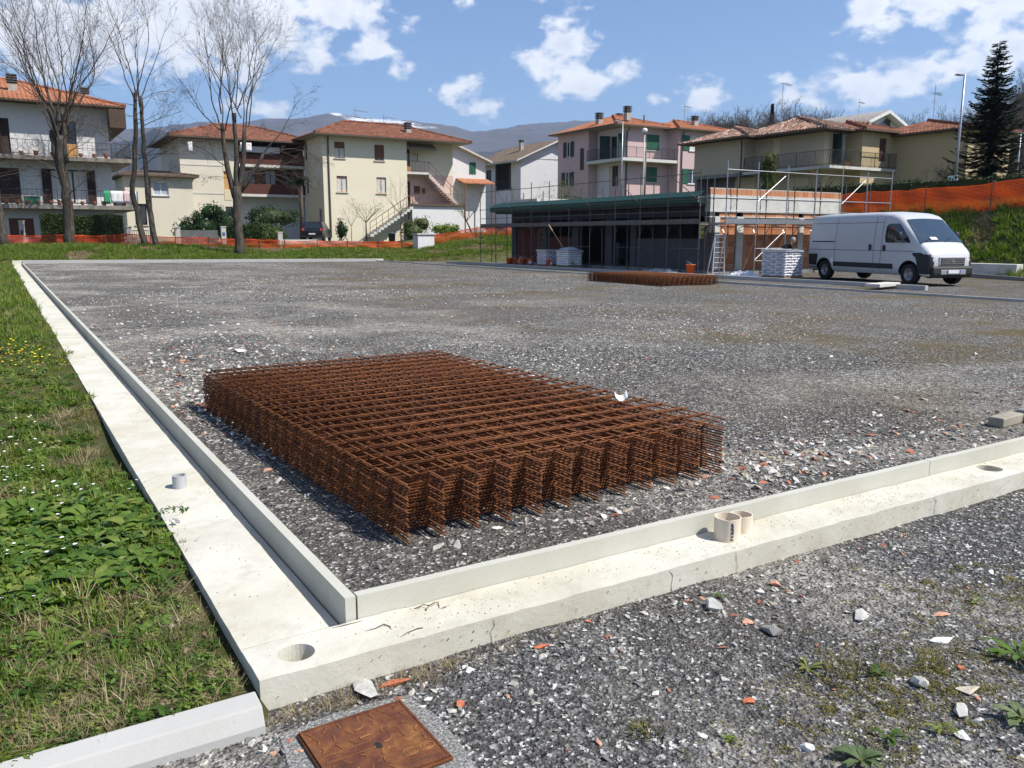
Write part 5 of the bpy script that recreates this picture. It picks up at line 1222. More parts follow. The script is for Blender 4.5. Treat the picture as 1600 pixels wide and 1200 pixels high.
pipe(t, [(.1, -.5, 8.4), (.12, -.08, 8.0), (.12, -.08, 0)], .06); pipe(t, [(5.75, -1.7, 8.3), (5.8, -1.4, 7.9), (5.8, -1.4, 0)], .06); pipe(t, [(9.6, -1.4, 8.3), (9.6, -1.4, 0)], .07)

# H6 olive house with balcony and old tiled roof
t = thing('villa', 'olive tan house with a corner balcony and an uneven mottled tile roof', 'house', (48.4, 38.3, 3.2))
h6F = [(1.13, 3.15, 3.05, 5.15)]; h6S = [(3.86, 3.85, 4.45, 5.15)]
shell(t, M['w_tan'], 0, 3.9, .02, 8, -1, 5.25, h6F, [])
m = MB(); facade(m, (-.012, 0, 0), Y3, -X3, 0, 6.0, 2.9, 5.25, h6S); m.build('side_wall', M['w_olive'], t)
m = MB(); facade(m, (-1.2, 0, 0), Y3, -X3, 6.1, 11.2, 2.9, 5.3, []); m.add([(-1.2, 6.1, 2.9), (-.02, 6.1, 2.9), (-.02, 6.1, 5.3), (-1.2, 6.1, 5.3)], [(0, 1, 2, 3)]); m.add([(-1.2, 11.2, 2.9), (3, 11.2, 2.9), (3, 11.2, 5.3), (-1.2, 11.2, 5.3)], [(3, 2, 1, 0)]); m.build('side_wall', M['w_olive'], t)
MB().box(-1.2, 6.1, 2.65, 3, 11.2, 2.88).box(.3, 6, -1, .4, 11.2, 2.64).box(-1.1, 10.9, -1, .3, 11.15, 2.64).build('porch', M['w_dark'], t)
m = MB(); facade(m, (-.014, 0, 0), Y3, -X3, 0, 6.0, -1, 2.6, [(1.2, 0, 3.0, 2.3), (4.2, .0, 5.4, 2.3)]); m.build('lower_wall', M['w_olive'], t)
window(t, (Vector((-.012, 0, 0)), Y3, -X3), h6S[0], frame=M['dgreen'], pane=M['chimcap'], sill=False); window(t, (Vector((-.014, 0, 0)), Y3, -X3), (1.2, 0, 3.0, 2.3), frame=M['chimcap'], sill=False); window(t, (Vector((-.014, 0, 0)), Y3, -X3), (4.2, 0, 5.4, 2.3), frame=M['chimcap'], sill=False)
w = window(t, FR, h6F[0], frame=M['whitep'], curtain=True, sill=False, shut='ajar', sh_col='dgreen', door=True)
for a in (1.13, 2.55):
    m = MB(); louvre(m, (0, .02, 0), X3, -Y3, a - .35 + (.35 if a > 2 else 0), 3.15, a + .35 + (.35 if a > 2 else 0), 5.15, .03); m.build('shutter', M['dgreen'], t)
b = MB().box(-1.3, -1.5, 2.72, 6.2, .0, 2.9).box(-1.3, .005, 2.72, -.02, 6, 2.9).build('balcony', M['slabw'], t); railing(b, [(-1.22, 6, 2.9), (-1.22, -1.42, 2.9), (6.1, -1.42, 2.9), (6.1, 0, 2.9)], 1.0, M['rail'], .13)
rf = hip_roof(t, -.3, 4.3, 0, 7.2, 5.3, 1.25, 2.6, 2.6, M['roof_old'], .95, step=.27, tl=.40, rag=.03, seed=5); rf2 = hip_roof(t, -1.2, 3, 5.9, 11.4, 5.32, 1.0, 2.4, 2.4, M['roof_old'], .8, step=.27, tl=.40, rag=.03, seed=6)
pipe(t, [(-1.4, 6.2, 5.2), (-1.25, 6.3, 4.7), (-1.25, 6.3, 0)], .05); antenna(t, 1.2, 4.9, 6.2, 3.0, arms=((1, 8), (.4, 5)))
o = MB().box(-.22, -.18, 0, .22, .18, .42).build('planter', M['orwood'], None, loc=(48.4 + 1.9, 38.3 - .35, 3.2 + 2.905)); tag(o, 'orange planter box before the balcony door of the olive house', 'planter')

# H7 white gable behind, H8 yellow house
t = thing('gable_house', 'white gabled house with a triangular attic window on the right', 'house', (73.0, 55.2, 3.5))
shell(t, M['w_white'], 0, 10.4, 0, 9, 0, 8.2, []); MB().xprism([(0, 8.2), (10.4, 8.2), (5.3, 10.2)], .0, 8.9).build('gable', M['w_white'], t)
MB().xprism([(4.6, 9.1), (6.7, 9.1), (6.7, 9.75), (6.0, 9.85)], -.03, -.005).build('window', M['glass'], t)
rf = gable_roof(t, 0, 10.4, 5.3, 0, 9, 8.2, 10.25, M['roof_gr'], oh=.9, ohy=.9, th=.3, edge='w_white'); antenna(t, 5.6, 3, 10.4, 1.8)
t = thing('villa', 'ochre yellow house with a brown shutter beside the dark fir', 'house', (54.27, 37.06, 3.2))
h8 = [(-1.75, 3.4, -.95, 4.95)]
m = MB(); facade(m, (0, 0, 0), X3, -Y3, -3.6, 0, -1, 5.3, h8); m.add([(-3.6, 0, -1), (-3.6, 5, -1), (-3.6, 5, 5.3), (-3.6, 0, 5.3)], [(3, 2, 1, 0)]); facade(m, (.002, 0, 0), Y3, -X3, -5.2, .0, -1, 5.1, []); facade(m, (0, -5.2, 0), X3, -Y3, .002, 5, -1, 5.1, []); m.build('wall', M['w_yell'], t)
window(t, FR, h8[0], frame=M['brownwood'], pane=M['maroon'], sill=False)
rf = hip_roof(t, -3.6, 1.0, 0, 5, 5.3, .85, 2.0, 1.0, M['roof_br'], .5); rf2 = hip_roof(t, 0, 5, -5.2, 3.0, 5.12, 1.0, 2.4, 2.4, M['roof_br'], .5, seed=3)
MB().lathe([(.001, 0), (.16, 0), (.16, .3), (.001, .42)], 8, (-.6, 1.8, 6.0)).build('vent', M['chim'], rf); antenna(t, 2.6, -1.0, 6.0, 2.7)

# ---------------------------------------------------------------- building under construction
M['brick'] = None
def hollow_brick():
    n = NT('hollow brick'); col = n.ramp(n.rand(), [(0, (.42, .17, .085)), (.5, (.52, .235, .12)), (1, (.60, .31, .17))])
    sx = n.xyz(); h = n.noise(3, 4, .6, stretch=(30, 30, 1)); col = n.mix(n.rng(h, .42, .6, 0, .5), col, (.25, .095, .05)); col = n.mix(n.rng(n.noise(1.3, 5, .7), .55, .75, 0, .4), col, (.45, .40, .34))
    M['brick'] = n.fin(col, .9, n.bump(h, .6, .01), 0., .15)
hollow_brick()
M['mortar'] = plain('mortar', (.40, .37, .33), .95, .1)
M['rawconc'] = plain('raw pale concrete', (.56, .55, .50), .9, .10, 1.5, bump=.2, dirt=((.16, .14, .12), .35))
M['rawgrey'] = plain('raw grey concrete', (.22, .215, .21), .9, .15, 1.0, dirt=((.12, .12, .12), .4)); M['shadegrey'] = plain('shade-dark grey wall', (.075, .076, .082), .9, .15, 1.0)  # second grey is darkened to hold the bays' shade in its colour
M['panelgreen'] = plain('dark green sheet metal', (.018, .060, .042), .45, .1, metal=.2)
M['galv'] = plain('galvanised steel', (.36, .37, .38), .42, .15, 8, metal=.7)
M['galvshade'] = plain('shade-dark scaffold steel', (.13, .125, .12), .55, .25, 6, metal=.55, dirt=((.16, .09, .05), .35))  # darker copy of the galvanised steel, shade put into its colour, plus rust
t = thing('unfinished_building', 'single storey brick and concrete building under construction behind scaffolding', 'building', (25.3, 25.5, -.02))
LX, LY = 8.3, 15.6
MB().box(-.1, -.1, -.3, LX, LY, .1).build('floor_slab', M['rawgrey'], t)
def brick_wall(par, O, U, V, x0, x1, z0, z1, bw=.25, bh=.19, th=.12):
    """courses of hollow bricks with recessed joints, each brick an object sharing one mesh"""
    key = 'brick%.2f' % bw
    if key not in M: M[key] = MB().box(0, 0, 0, bw - .012, th, bh - .012).mesh('brick', M['brick'])
    O = Vector(O); rows = max(1, int(round((z1 - z0) / bh))); n = 0
    MB().obox(O + U * x0 + V * .015 + Z3 * z0, U * (x1 - x0), V * (th - .03), Z3 * (z1 - z0)).build('mortar', M['mortar'], par)
    ang = atan2(U.y, U.x)
    for r in range(rows):
        x = x0 - (bw / 2 if r % 2 else 0)
        while x < x1 - .02:
            a = max(x, x0); b = min(x + bw, x1)
            if b - a > .06:
                o = link('brick', M[key], par, O + U * a + Z3 * (z0 + r * (z1 - z0) / rows) + V * R.uniform(-.003, .003), (0, 0, ang)); o.scale = ((b - a) / bw, 1, (z1 - z0) / rows / bh); n += 1
                if U.y > .5: o.location = o.location + V * th; o.location -= Vector((0, 0, 0))
            x += bw
    return n
# front (sunlit) face: columns, infill, ring beam, brick parapet
cols = [(.30, .60), (1.62, 2.0), (5.52, 5.84), (7.85, 8.2)]
for a, b in cols: MB().box(a, .0, .1, b, .3, 2.3).build('column', M['rawconc'], t)
MB().box(0, -.01, 2.52, LX, .3, 3.05).build('ring_beam', M['rawconc'], t)
MB().box(.02, .03, 3.05, LX - .02, .3, 3.09).build('dark_line', M['chimcap'], t)  # thin dark line between the two beam bands
MB().box(.0, -.005, 3.09, LX, .3, 3.22).build('ring_beam', M['rawconc'], t)
MB().box(.0, .0, 2.3, LX, .3, 2.34).build('lintel', M['rawconc'], t)
nb = 0
for a, b in ((.0, .3), (.6, 1.62), (2.0, 5.52), (5.84, 7.85)): nb += brick_wall(t, (0, .05, 0), X3, Y3, a, b, .1, 2.3, .30, .245)
for a, b in ((.6, 1.62), (2.0, 5.52), (5.84, 7.85)): nb += brick_wall(t, (0, .05, 0), X3, Y3, a, b, 2.345, 2.515, .5, .17)
nb += brick_wall(t, (0, .02, 0), X3, Y3, 0, LX, 3.225, 3.50, .30, .275)
# shaded long face: columns, red brick at the far end, open bays; their shade is put into the dark colours
for a, b in ((0, .3), (4.7, 5.1), (6.5, 7.0), (9.2, 9.75), (12.0, 12.4), (15.2, 15.6)): MB().box(0.003, a + .003, .1, .3, b, 2.7).build('column', M['shadegrey'], t)
M['shadered'] = plain('shade-dark red wall', (.105, .036, .028), .9, .15)  # red wall darkened, shade of the long face put into the colour
MB().box(.06, 12.41, .1, .28, 15.19, 2.7).build('end_wall', M['shadered'], t); MB().box(.06, 9.76, .1, .28, 11.99, 1.5).build('low_wall', M['shadered'], t)
MB().box(.06, .31, .1, .28, 4.69, 1.42).build('low_wall', M['shadegrey'], t)
MB().box(-.02, .31, 2.35, .3, 15.6, 2.75).build('ring_beam', M['shadegrey'], t)
m = MB(); facade(m, (LX - .2, 0, 0), Y3, -X3, .3, LY, .1, 2.75, [(1.5, 1.0, 2.5, 2.3), (4.0, 1.0, 4.7, 2.3), (5.4, .9, 6.3, 2.3), (8.4, 1.1, 9.0, 2.3), (11, .9, 12.2, 2.2)], .2); m.build('back_wall', M['shadegrey'], t)
MB().box(.31, LY - .3, .1, LX, LY, 2.75).build('side_wall', M['shadegrey'], t); MB().box(4, 5.0, .1, 4.12, 8.0, 2.5).build('partition', M['shadegrey'], t)
MB().box(-.75, .3, 2.76, LX, LY + .6, 2.9).build('roof_slab', M['shadegrey'], t)
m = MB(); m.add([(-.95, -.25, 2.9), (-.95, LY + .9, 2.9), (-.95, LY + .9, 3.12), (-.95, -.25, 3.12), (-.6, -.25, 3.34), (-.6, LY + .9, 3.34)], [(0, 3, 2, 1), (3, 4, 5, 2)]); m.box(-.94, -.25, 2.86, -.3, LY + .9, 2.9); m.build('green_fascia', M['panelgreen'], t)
MB().box(-.55, 12.2, 3.2, 4, LY + .3, 3.5).build('roof_upstand', M['rawconc'], t)
m = MB(); m.box(-.6, .35, 2.9, LX - .1, LY + .4, 3.15); m.build('roof_insulation', M['rawgrey'], t)

def scaffold(label, O, U, N, stations, x0, x1, top, low, gaps=(), group='scaffolds round the unfinished building', deckmat='galvshade', depth=.75, low_brace=True, tube='galv'):
    """two rows of standards with arched frames, deck boards, guard rails and braces"""
    t = thing('scaffold', label, 'scaffold', O, 0, group); U, N = Vector(U), Vector(N); D_ = depth
    for s_ in stations:
        for k in (0, 1):
            h = top + (R.uniform(-.1, .15) if k == 0 else -.4)
            p = U * s_ + N * (D_ * (1 - k)); m = MB(); m.tube([p, p + Z3 * h], .024, 7)
            for zc in (1.0, 2.0, 3.0): m.tube([p + Z3 * (zc - .04), p + Z3 * (zc + .04)], .036, 7)
            m.box(p.x - .07, p.y - .07, 0, p.x + .07, p.y + .07, .012); m.build('standard', M['galvshade'] if k else M[tube], t)
        a = U * s_ + N * D_; b = U * s_; m = MB()                    # arched frame head
        pts = [a + Z3 * 1.55, a * .82 + b * .18 + Z3 * 1.85, (a + b) / 2 + Z3 * 1.94, a * .18 + b * .82 + Z3 * 1.85, b + Z3 * 1.55]; m.tube(pts, .018, 5); m.tube([a + Z3 * 1.97, b + Z3 * 1.97], .02, 5); m.build('frame_head', M[tube], t)
    sts = sorted(stations)
    for i in range(len(sts) - 1):
        a, b = sts[i], sts[i + 1]
        o = MB().obox(U * (a + .02) + N * .04 + Z3 * 2.0, U * (b - a - .04), N * (D_ - .08), Z3 * .05).build('deck_board', M[deckmat], t)
        MB().obox(U * (a + .01) + N * (D_ - .02) + Z3 * 2.0, U * (b - a - .02), N * .03, Z3 * .20).build('toe_board', M[deckmat], t)
        for z in (low + 2.5, low + 3.0):
            m = MB(); p, q = U * a + N * D_ + Z3 * (z - low), U * b + N * D_ + Z3 * (z - low); m.tube([p, q], .018, 6); m.build('guard_rail', M[tube], t)
        m = MB(); p, q = U * a + N * D_ + Z3 * (top - .25), U * b + N * D_ + Z3 * (top - .25); m.tube([p, q], .018, 6); m.build('guard_rail', M[tube], t)
        if i in gaps:
            for (z0, z1) in (((.55, 1.65), (2.9, 3.95)) if low_brace else ((2.9, 3.95),)): m = MB(); m.tube([U * a + N * (D_ + .03) + Z3 * z0, U * (b - .2) + N * (D_ + .03) + Z3 * z1], .017, 6); m.build('brace', M[tube], t)
            for z in ((.5, 1.0) if low_brace else (1.0,)): m = MB(); m.tube([U * a + N * D_ + Z3 * z, U * b + N * D_ + Z3 * z], .016, 6); m.build('guard_rail', M[tube], t)
    return t
scaffold('shade-dark scaffold along the shaded long side of the unfinished building', (25.3 - .2, 25.5, 0), (0, 1, 0), (-1, 0, 0), [-.39, 1.5, 3.29, 5.04, 6.95, 8.68, 10.44, 12.13, 14.08, 15.85, 17.6], 0, 0, 4.25, 0, gaps=(0, 2, 4, 8), low_brace=False, tube='galvshade')
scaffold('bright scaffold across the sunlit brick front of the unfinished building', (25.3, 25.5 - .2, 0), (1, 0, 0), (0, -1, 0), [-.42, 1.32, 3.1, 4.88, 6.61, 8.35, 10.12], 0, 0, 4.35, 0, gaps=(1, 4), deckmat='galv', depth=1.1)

# ---------------------------------------------------------------- white van
M['vanw'] = plain('white van paint', (.50, .51, .525), .32, .03, .8, spec=.4, dirt=((.36, .34, .30), .15))
M['blackp'] = plain('black van plastic', (.022, .023, .025), .55, .15, 6)
M['tyre'] = plain('tyre rubber', (.02, .02, .02), .85, .2, 5)
M['rim'] = plain('steel rim', (.30, .30, .31), .4, .15, 5, metal=.6)
M['lamp'] = plain('headlamp glass', (.55, .58, .60), .12, .2, 9, spec=.8)
M['seam'] = plain('panel gap', (.12, .12, .12), .9, .0)
M['orange'] = plain('orange plastic', (.78, .14, .03), .45, .08)
M['plate'] = plain('number plate', (.72, .73, .72), .5, .03)
M['ink'] = plain('dark print', (.04, .04, .07), .7, .0)
def windscreen_m():
    n = NT('windscreen'); n.fin((.03, .05, .075), .04, None, 0., 1.0); return n.m
M['screen'] = windscreen_m()
def van():
    t = thing('van', 'white high roof panel van parked facing right beside the shrink wrapped pallet', 'van', (26.65, 18.15, gz_v(26, 18.2) - .0), atan2(-.971, -.239))
    dx = -2.115                              # rear axle ahead of the origin's middle
    ST = [(-.96, .50, 2.10, .90), (-.94, .42, 2.26, .97), (-.85, .36, 2.33, .995), (-.3, .34, 2.36, 1), (.6, .32, 2.37, 1), (1.6, .32, 2.375, 1), (2.6, .32, 2.37, 1), (3.15, .32, 2.33, 1), (3.45, .32, 2.25, .995), (3.62, .32, 2.14, .99), (3.78, .32, 2.0, .985),
          (4.0, .32, 1.81, .98), (4.25, .32, 1.59, .975), (4.5, .32, 1.38, .965), (4.62, .31, 1.30, .955), (4.8, .30, 1.21, .935), (4.95, .28, 1.11, .90), (5.05, .28, 1.0, .85), (5.11, .28, .90, .78), (5.15, .30, .78, .68)]
    q_ = lambda x: x if x < 4.4 else 4.4 + (x - 4.4) * .72
    ST = [(q_(x) + dx, a, b, c) for x, a, b, c in ST]
    F_ = [(.0, .90), (.06, .985), (.14, 1), (.30, 1.0), (.46, .995), (.62, .975), (.76, .95), (.86, .925), (.93, .895), (.97, .84), (.99, .76), (1.0, .60), (1.008, .3), (1.012, .0)]
    K = len(F_)
    def P_(i, k):
        x, zb, zt, w = ST[i]; f, y = F_[k]; cab = max(0, min(1, (x - dx - 3.6) / .9)); y2 = y + (cab * .0)
        return Vector((x, w * y2, zb + (zt - zb) * f))
    m = MB(); n = len(ST); ring = 2 * K - 1
    for i in range(n):
        for k in range(K): m.v.append(tuple(P_(i, k)))
        for k in range(K - 2, -1, -1): p = P_(i, k); m.v.append((p.x, -p.y, p.z))
    for i in range(n - 1):
        for k in range(ring - 1): a = i * ring + k; m.f.append((a, a + 1, a + 1 + ring, a + ring))
        m.f.append((i * ring + ring - 1, i * ring, (i + 1) * ring, (i + 1) * ring + ring - 1))
    m.f.append(tuple(range(ring))[::-1]); m.f.append(tuple((n - 1) * ring + k for k in range(ring)))
    body = m.build('body', M['vanw'], t, True)
    def fixn(me):
        bm = bmesh.new(); bm.from_mesh(me); bmesh.ops.recalc_face_normals(bm, faces=bm.faces); bm.to_mesh(me); bm.free()
    fixn(body.data)
    for xw in (0, 4.15):
        for s_ in (-1, 1):
            c = MB().xprism([(xw + dx + .44 * cos(a * pi / 12), .36 + .44 * sin(a * pi / 12)) for a in range(24)], min(s_ * .60, s_ * 1.2), max(s_ * .60, s_ * 1.2)); cm = c.mesh('cut', M['blackp']); fixn(cm); co = link('cut', cm, t)
            md = body.modifiers.new('cut', 'BOOLEAN'); md.object = co; md.solver = 'EXACT'; md.material_mode = 'TRANSFER'
            bpy.context.view_layer.update(); me = apply_mod(body); body.modifiers.clear(); body.data = me; bpy.data.objects.remove(co)
    md = body.modifiers.new('edge', 'EDGE_SPLIT'); md.split_angle = radians(40)
    def side_y(x, z):
        for i in range(n - 1):
            if ST[i][0] <= x <= ST[i + 1][0] or i == n - 2:
                u = max(0, min(1, (x - ST[i][0]) / (ST[i + 1][0] - ST[i][0]))); zb = ST[i][1] * (1 - u) + ST[i + 1][1] * u; zt = ST[i][2] * (1 - u) + ST[i + 1][2] * u; w = ST[i][3] * (1 - u) + ST[i + 1][3] * u
                return w * float(np.interp((z - zb) / (zt - zb), [f for f, _ in F_], [y for _, y in F_]))
    def patch(name, rows, mat, par=t, off=.005, nx=24, sides=(-1, 1), thick=0.0):
        """rows of (z, x0, x1) laid on the flank of the body"""
        rr_ = []
        for (z, a, b), (z2, a2, b2) in zip(rows[:-1], rows[1:]):
            q = max(1, int((z2 - z) / .09)); rr_ += [(z + (z2 - z) * k / q, a + (a2 - a) * k / q, b + (b2 - b) * k / q) for k in range(q)]
        rows = rr_ + [rows[-1]]
        for s_ in sides:
            m = MB()
            for (z, a, b) in rows:
                for i in range(nx + 1): x = q_(a + (b - a) * i / nx) + dx; m.v.append((x, s_ * (side_y(x, z) + off), z))
            for j in range(len(rows) - 1):
                for i in range(nx): p = j * (nx + 1) + i; q = (p, p + 1, p + nx + 2, p + nx + 1); m.f.append(q if s_ < 0 else q[::-1])
            m.build(name, mat, par, True)
    patch('side_window', [(1.36, 3.10, 4.12), (1.40, 3.05, 4.10), (1.55, 3.02, 3.98), (1.75, 3.02, 3.80), (1.90, 3.04, 3.66), (1.96, 3.10, 3.60), (1.985, 3.18, 3.52)], M['glass'], off=.006)
    patch('side_moulding', [(.50, .55, 3.45), (.51, .53, 3.47), (.66, .53, 3.47), (.67, .55, 3.45)], M['blackp'], off=.012)
    patch('rear_cladding', [(.44, -.9, -.42), (.7, -.91, -.40), (.9, -.91, -.36), (.93, -.9, -.38)], M['blackp'], off=.008)
    patch('fender_cladding', [(.30, 4.60, 5.10), (.5, 4.58, 5.14), (.75, 4.50, 5.13), (.9, 4.40, 5.09), (1.0, 4.25, 5.02), (1.05, 4.3, 4.7)], M['blackp'], off=.014)
    patch('headlamp', [(.99, 4.62, 4.98), (1.06, 4.5, 4.97), (1.13, 4.48, 4.88), (1.18, 4.55, 4.72)], M['lamp'], off=.012)
    for xs_ in (.55, 2.52, 2.87): patch('door_gap', [(.36, xs_, xs_ + .022), (1.2, xs_, xs_ + .022), (1.8, xs_, xs_ + .022), (2.2, xs_, xs_ + .022)], M['seam'], nx=1, off=.003, sides=(-1,))
    patch('door_gap', [(1.08, -.85, 4.3), (1.10, -.85, 4.3)], M['seam'], nx=24, off=.002); patch('door_gap', [(2.02, -.8, 2.85), (2.038, -.8, 2.85)], M['seam'], nx=16, off=.002)
    patch('sliding_rail', [(1.36, -.72, .52), (1.40, -.72, .52)], M['blackp'], nx=6, off=.014); patch('door_handle', [(1.10, 2.32, 2.42), (1.14, 2.30, 2.44), (1.26, 2.30, 2.44), (1.30, 2.32, 2.42)], M['blackp'], nx=3, off=.02)
    patch('door_handle', [(1.08, 2.98, 3.08), (1.12, 2.96, 3.10), (1.24, 2.96, 3.10), (1.28, 2.98, 3.08)], M['blackp'], nx=3, off=.02); patch('fuel_flap', [(.62, .36, .50), (.80, .36, .50)], M['whitep'], nx=2, off=.006, sides=(-1,))
    # windscreen from the body's own surface, a little proud
    m = MB(); i0, i1 = 9, 13; rows = []
    for j in range(9):
        f = j / 8; x = ST[i0][0] + .03 + (ST[i1][0] - ST[i0][0] - .03) * f; zt = float(np.interp(x, [s[0] for s in ST], [s[2] for s in ST])); zb = .32; row = []
        for i in range(13):
            y = (i / 12 * 2 - 1) * (.74 + .13 * f); fy = abs(y) / .97; ff = float(np.interp(fy, [F_[k][1] for k in range(K - 1, 3, -1)], [F_[k][0] for k in range(K - 1, 3, -1)])); row.append((x + .012, y, zb + (zt - zb) * ff + .012))
        rows.append(row)
    for r_ in rows: m.v += r_
    for j in range(8):
        for i in range(12): a = j * 13 + i; m.f.append((a, a + 13, a + 14, a + 1))
    ws = m.build('windscreen', M['screen'], t, True)
    m = MB()
    for y0, y1 in ((-.7, -.05), (.1, .72)): m.bar((ST[13][0] + .02, y0, 1.41), (ST[12][0] - .02, y1, 1.60), .02)
    m.build('wiper', M['blackp'], ws); MB().obox((ST[12][0] + .10, -.42, 1.545), (.10, 0, -.08), (0, .26, 0), (.002, 0, .002)).build('paper', M['petal'], ws)
    # nose
    nx_ = q_(5.15) + dx
    g = MB().box(nx_ - .05, -.52, .66, nx_ + .03, .52, .92).build('grille_frame', M['vanw'], t, bevel=.02); gm = MB()
    for z in (.69, .75, .81, .86): gm.box(nx_ + .031, -.46, z, nx_ + .045, .46, z + .032)
    MB().box(nx_ + .028, -.48, .67, nx_ + .034, .48, .90).build('grille_back', M['blackp'], g); gm.build('grille_slat', M['rim'], g)
    MB().add([(nx_ + .055, .065 * cos(a * pi / 8), .79 + .065 * sin(a * pi / 8)) for a in range(16)], [tuple(range(16))]).build('emblem', M['rim'], g)
    b = MB().xprism([(nx_ - .25, .24), (nx_ + .05, .26), (nx_ + .09, .40), (nx_ + .07, .60), (nx_ - .01, .64), (nx_ - .25, .64)], -.80, .80).build('bumper', M['blackp'], t, bevel=.06, seg=3)
    MB().box(nx_ - .03, -.5, .36, nx_ + .10, .5, .52).build('bumper_insert', plain('grey bumper', (.30, .31, .32), .5), b, bevel=.02)
    pl = MB().box(nx_ + .102, -.26, .40, nx_ + .112, .26, .51).build('number_plate', M['plate'], b); MB().box(nx_ + .113, .22, .40, nx_ + .116, .26, .51).box(nx_ + .113, -.26, .40, nx_ + .116, -.22, .51).build('plate_band', plain('blue plate band', (.03, .08, .4), .5), b)
    m = MB().lathe([(.001, -.06), (.06, -.06), (.11, -.02), (.12, .06), (.10, .16), (.05, .19), (.001, .19)], 12)
    for s_ in (-1, 1):
        o = link('mirror', m.mesh('mirror', M['blackp'], True), t, (3.86 + dx, s_ * 1.17, 1.50)); o.scale = (.8, .9, 1.15)
        MB().box(3.84 + dx, min(s_ * .9, s_ * 1.12), 1.44, 3.9 + dx, max(s_ * .9, s_ * 1.12), 1.50).build('mirror_arm', M['blackp'], t)
    ty = MB().lathe([(.20, -.10), (.30, -.115), (.335, -.10), (.345, -.06), (.345, .06), (.335, .10), (.30, .115), (.20, .10)], 32).mesh('tyre', M['tyre'], True)
    rm = MB().lathe([(.001, .05), (.05, .055), (.075, .03), (.12, .02), (.15, .06), (.175, .085), (.205, .095), (.21, .0)], 24)
    for k in range(5): a = k * 2 * pi / 5; rm.lathe([(.001, .075), (.014, .075), (.014, .03)], 6, (.095 * cos(a), .095 * sin(a), 0))
    rm = rm.mesh('rim', M['rim'], True)
    for xw in (0, 4.15):
        for s_ in (-1, 1):
            w = link('wheel', ty, t, (xw + dx, s_ * .86, .345), (s_ * -pi / 2, 0, 0)); link('rim', rm, w, (0, 0, .0))
    MB().box(-.9 + dx, -.78, .30, 4.55 + dx, .78, .5).build('underbody', M['blackp'], t)
van()

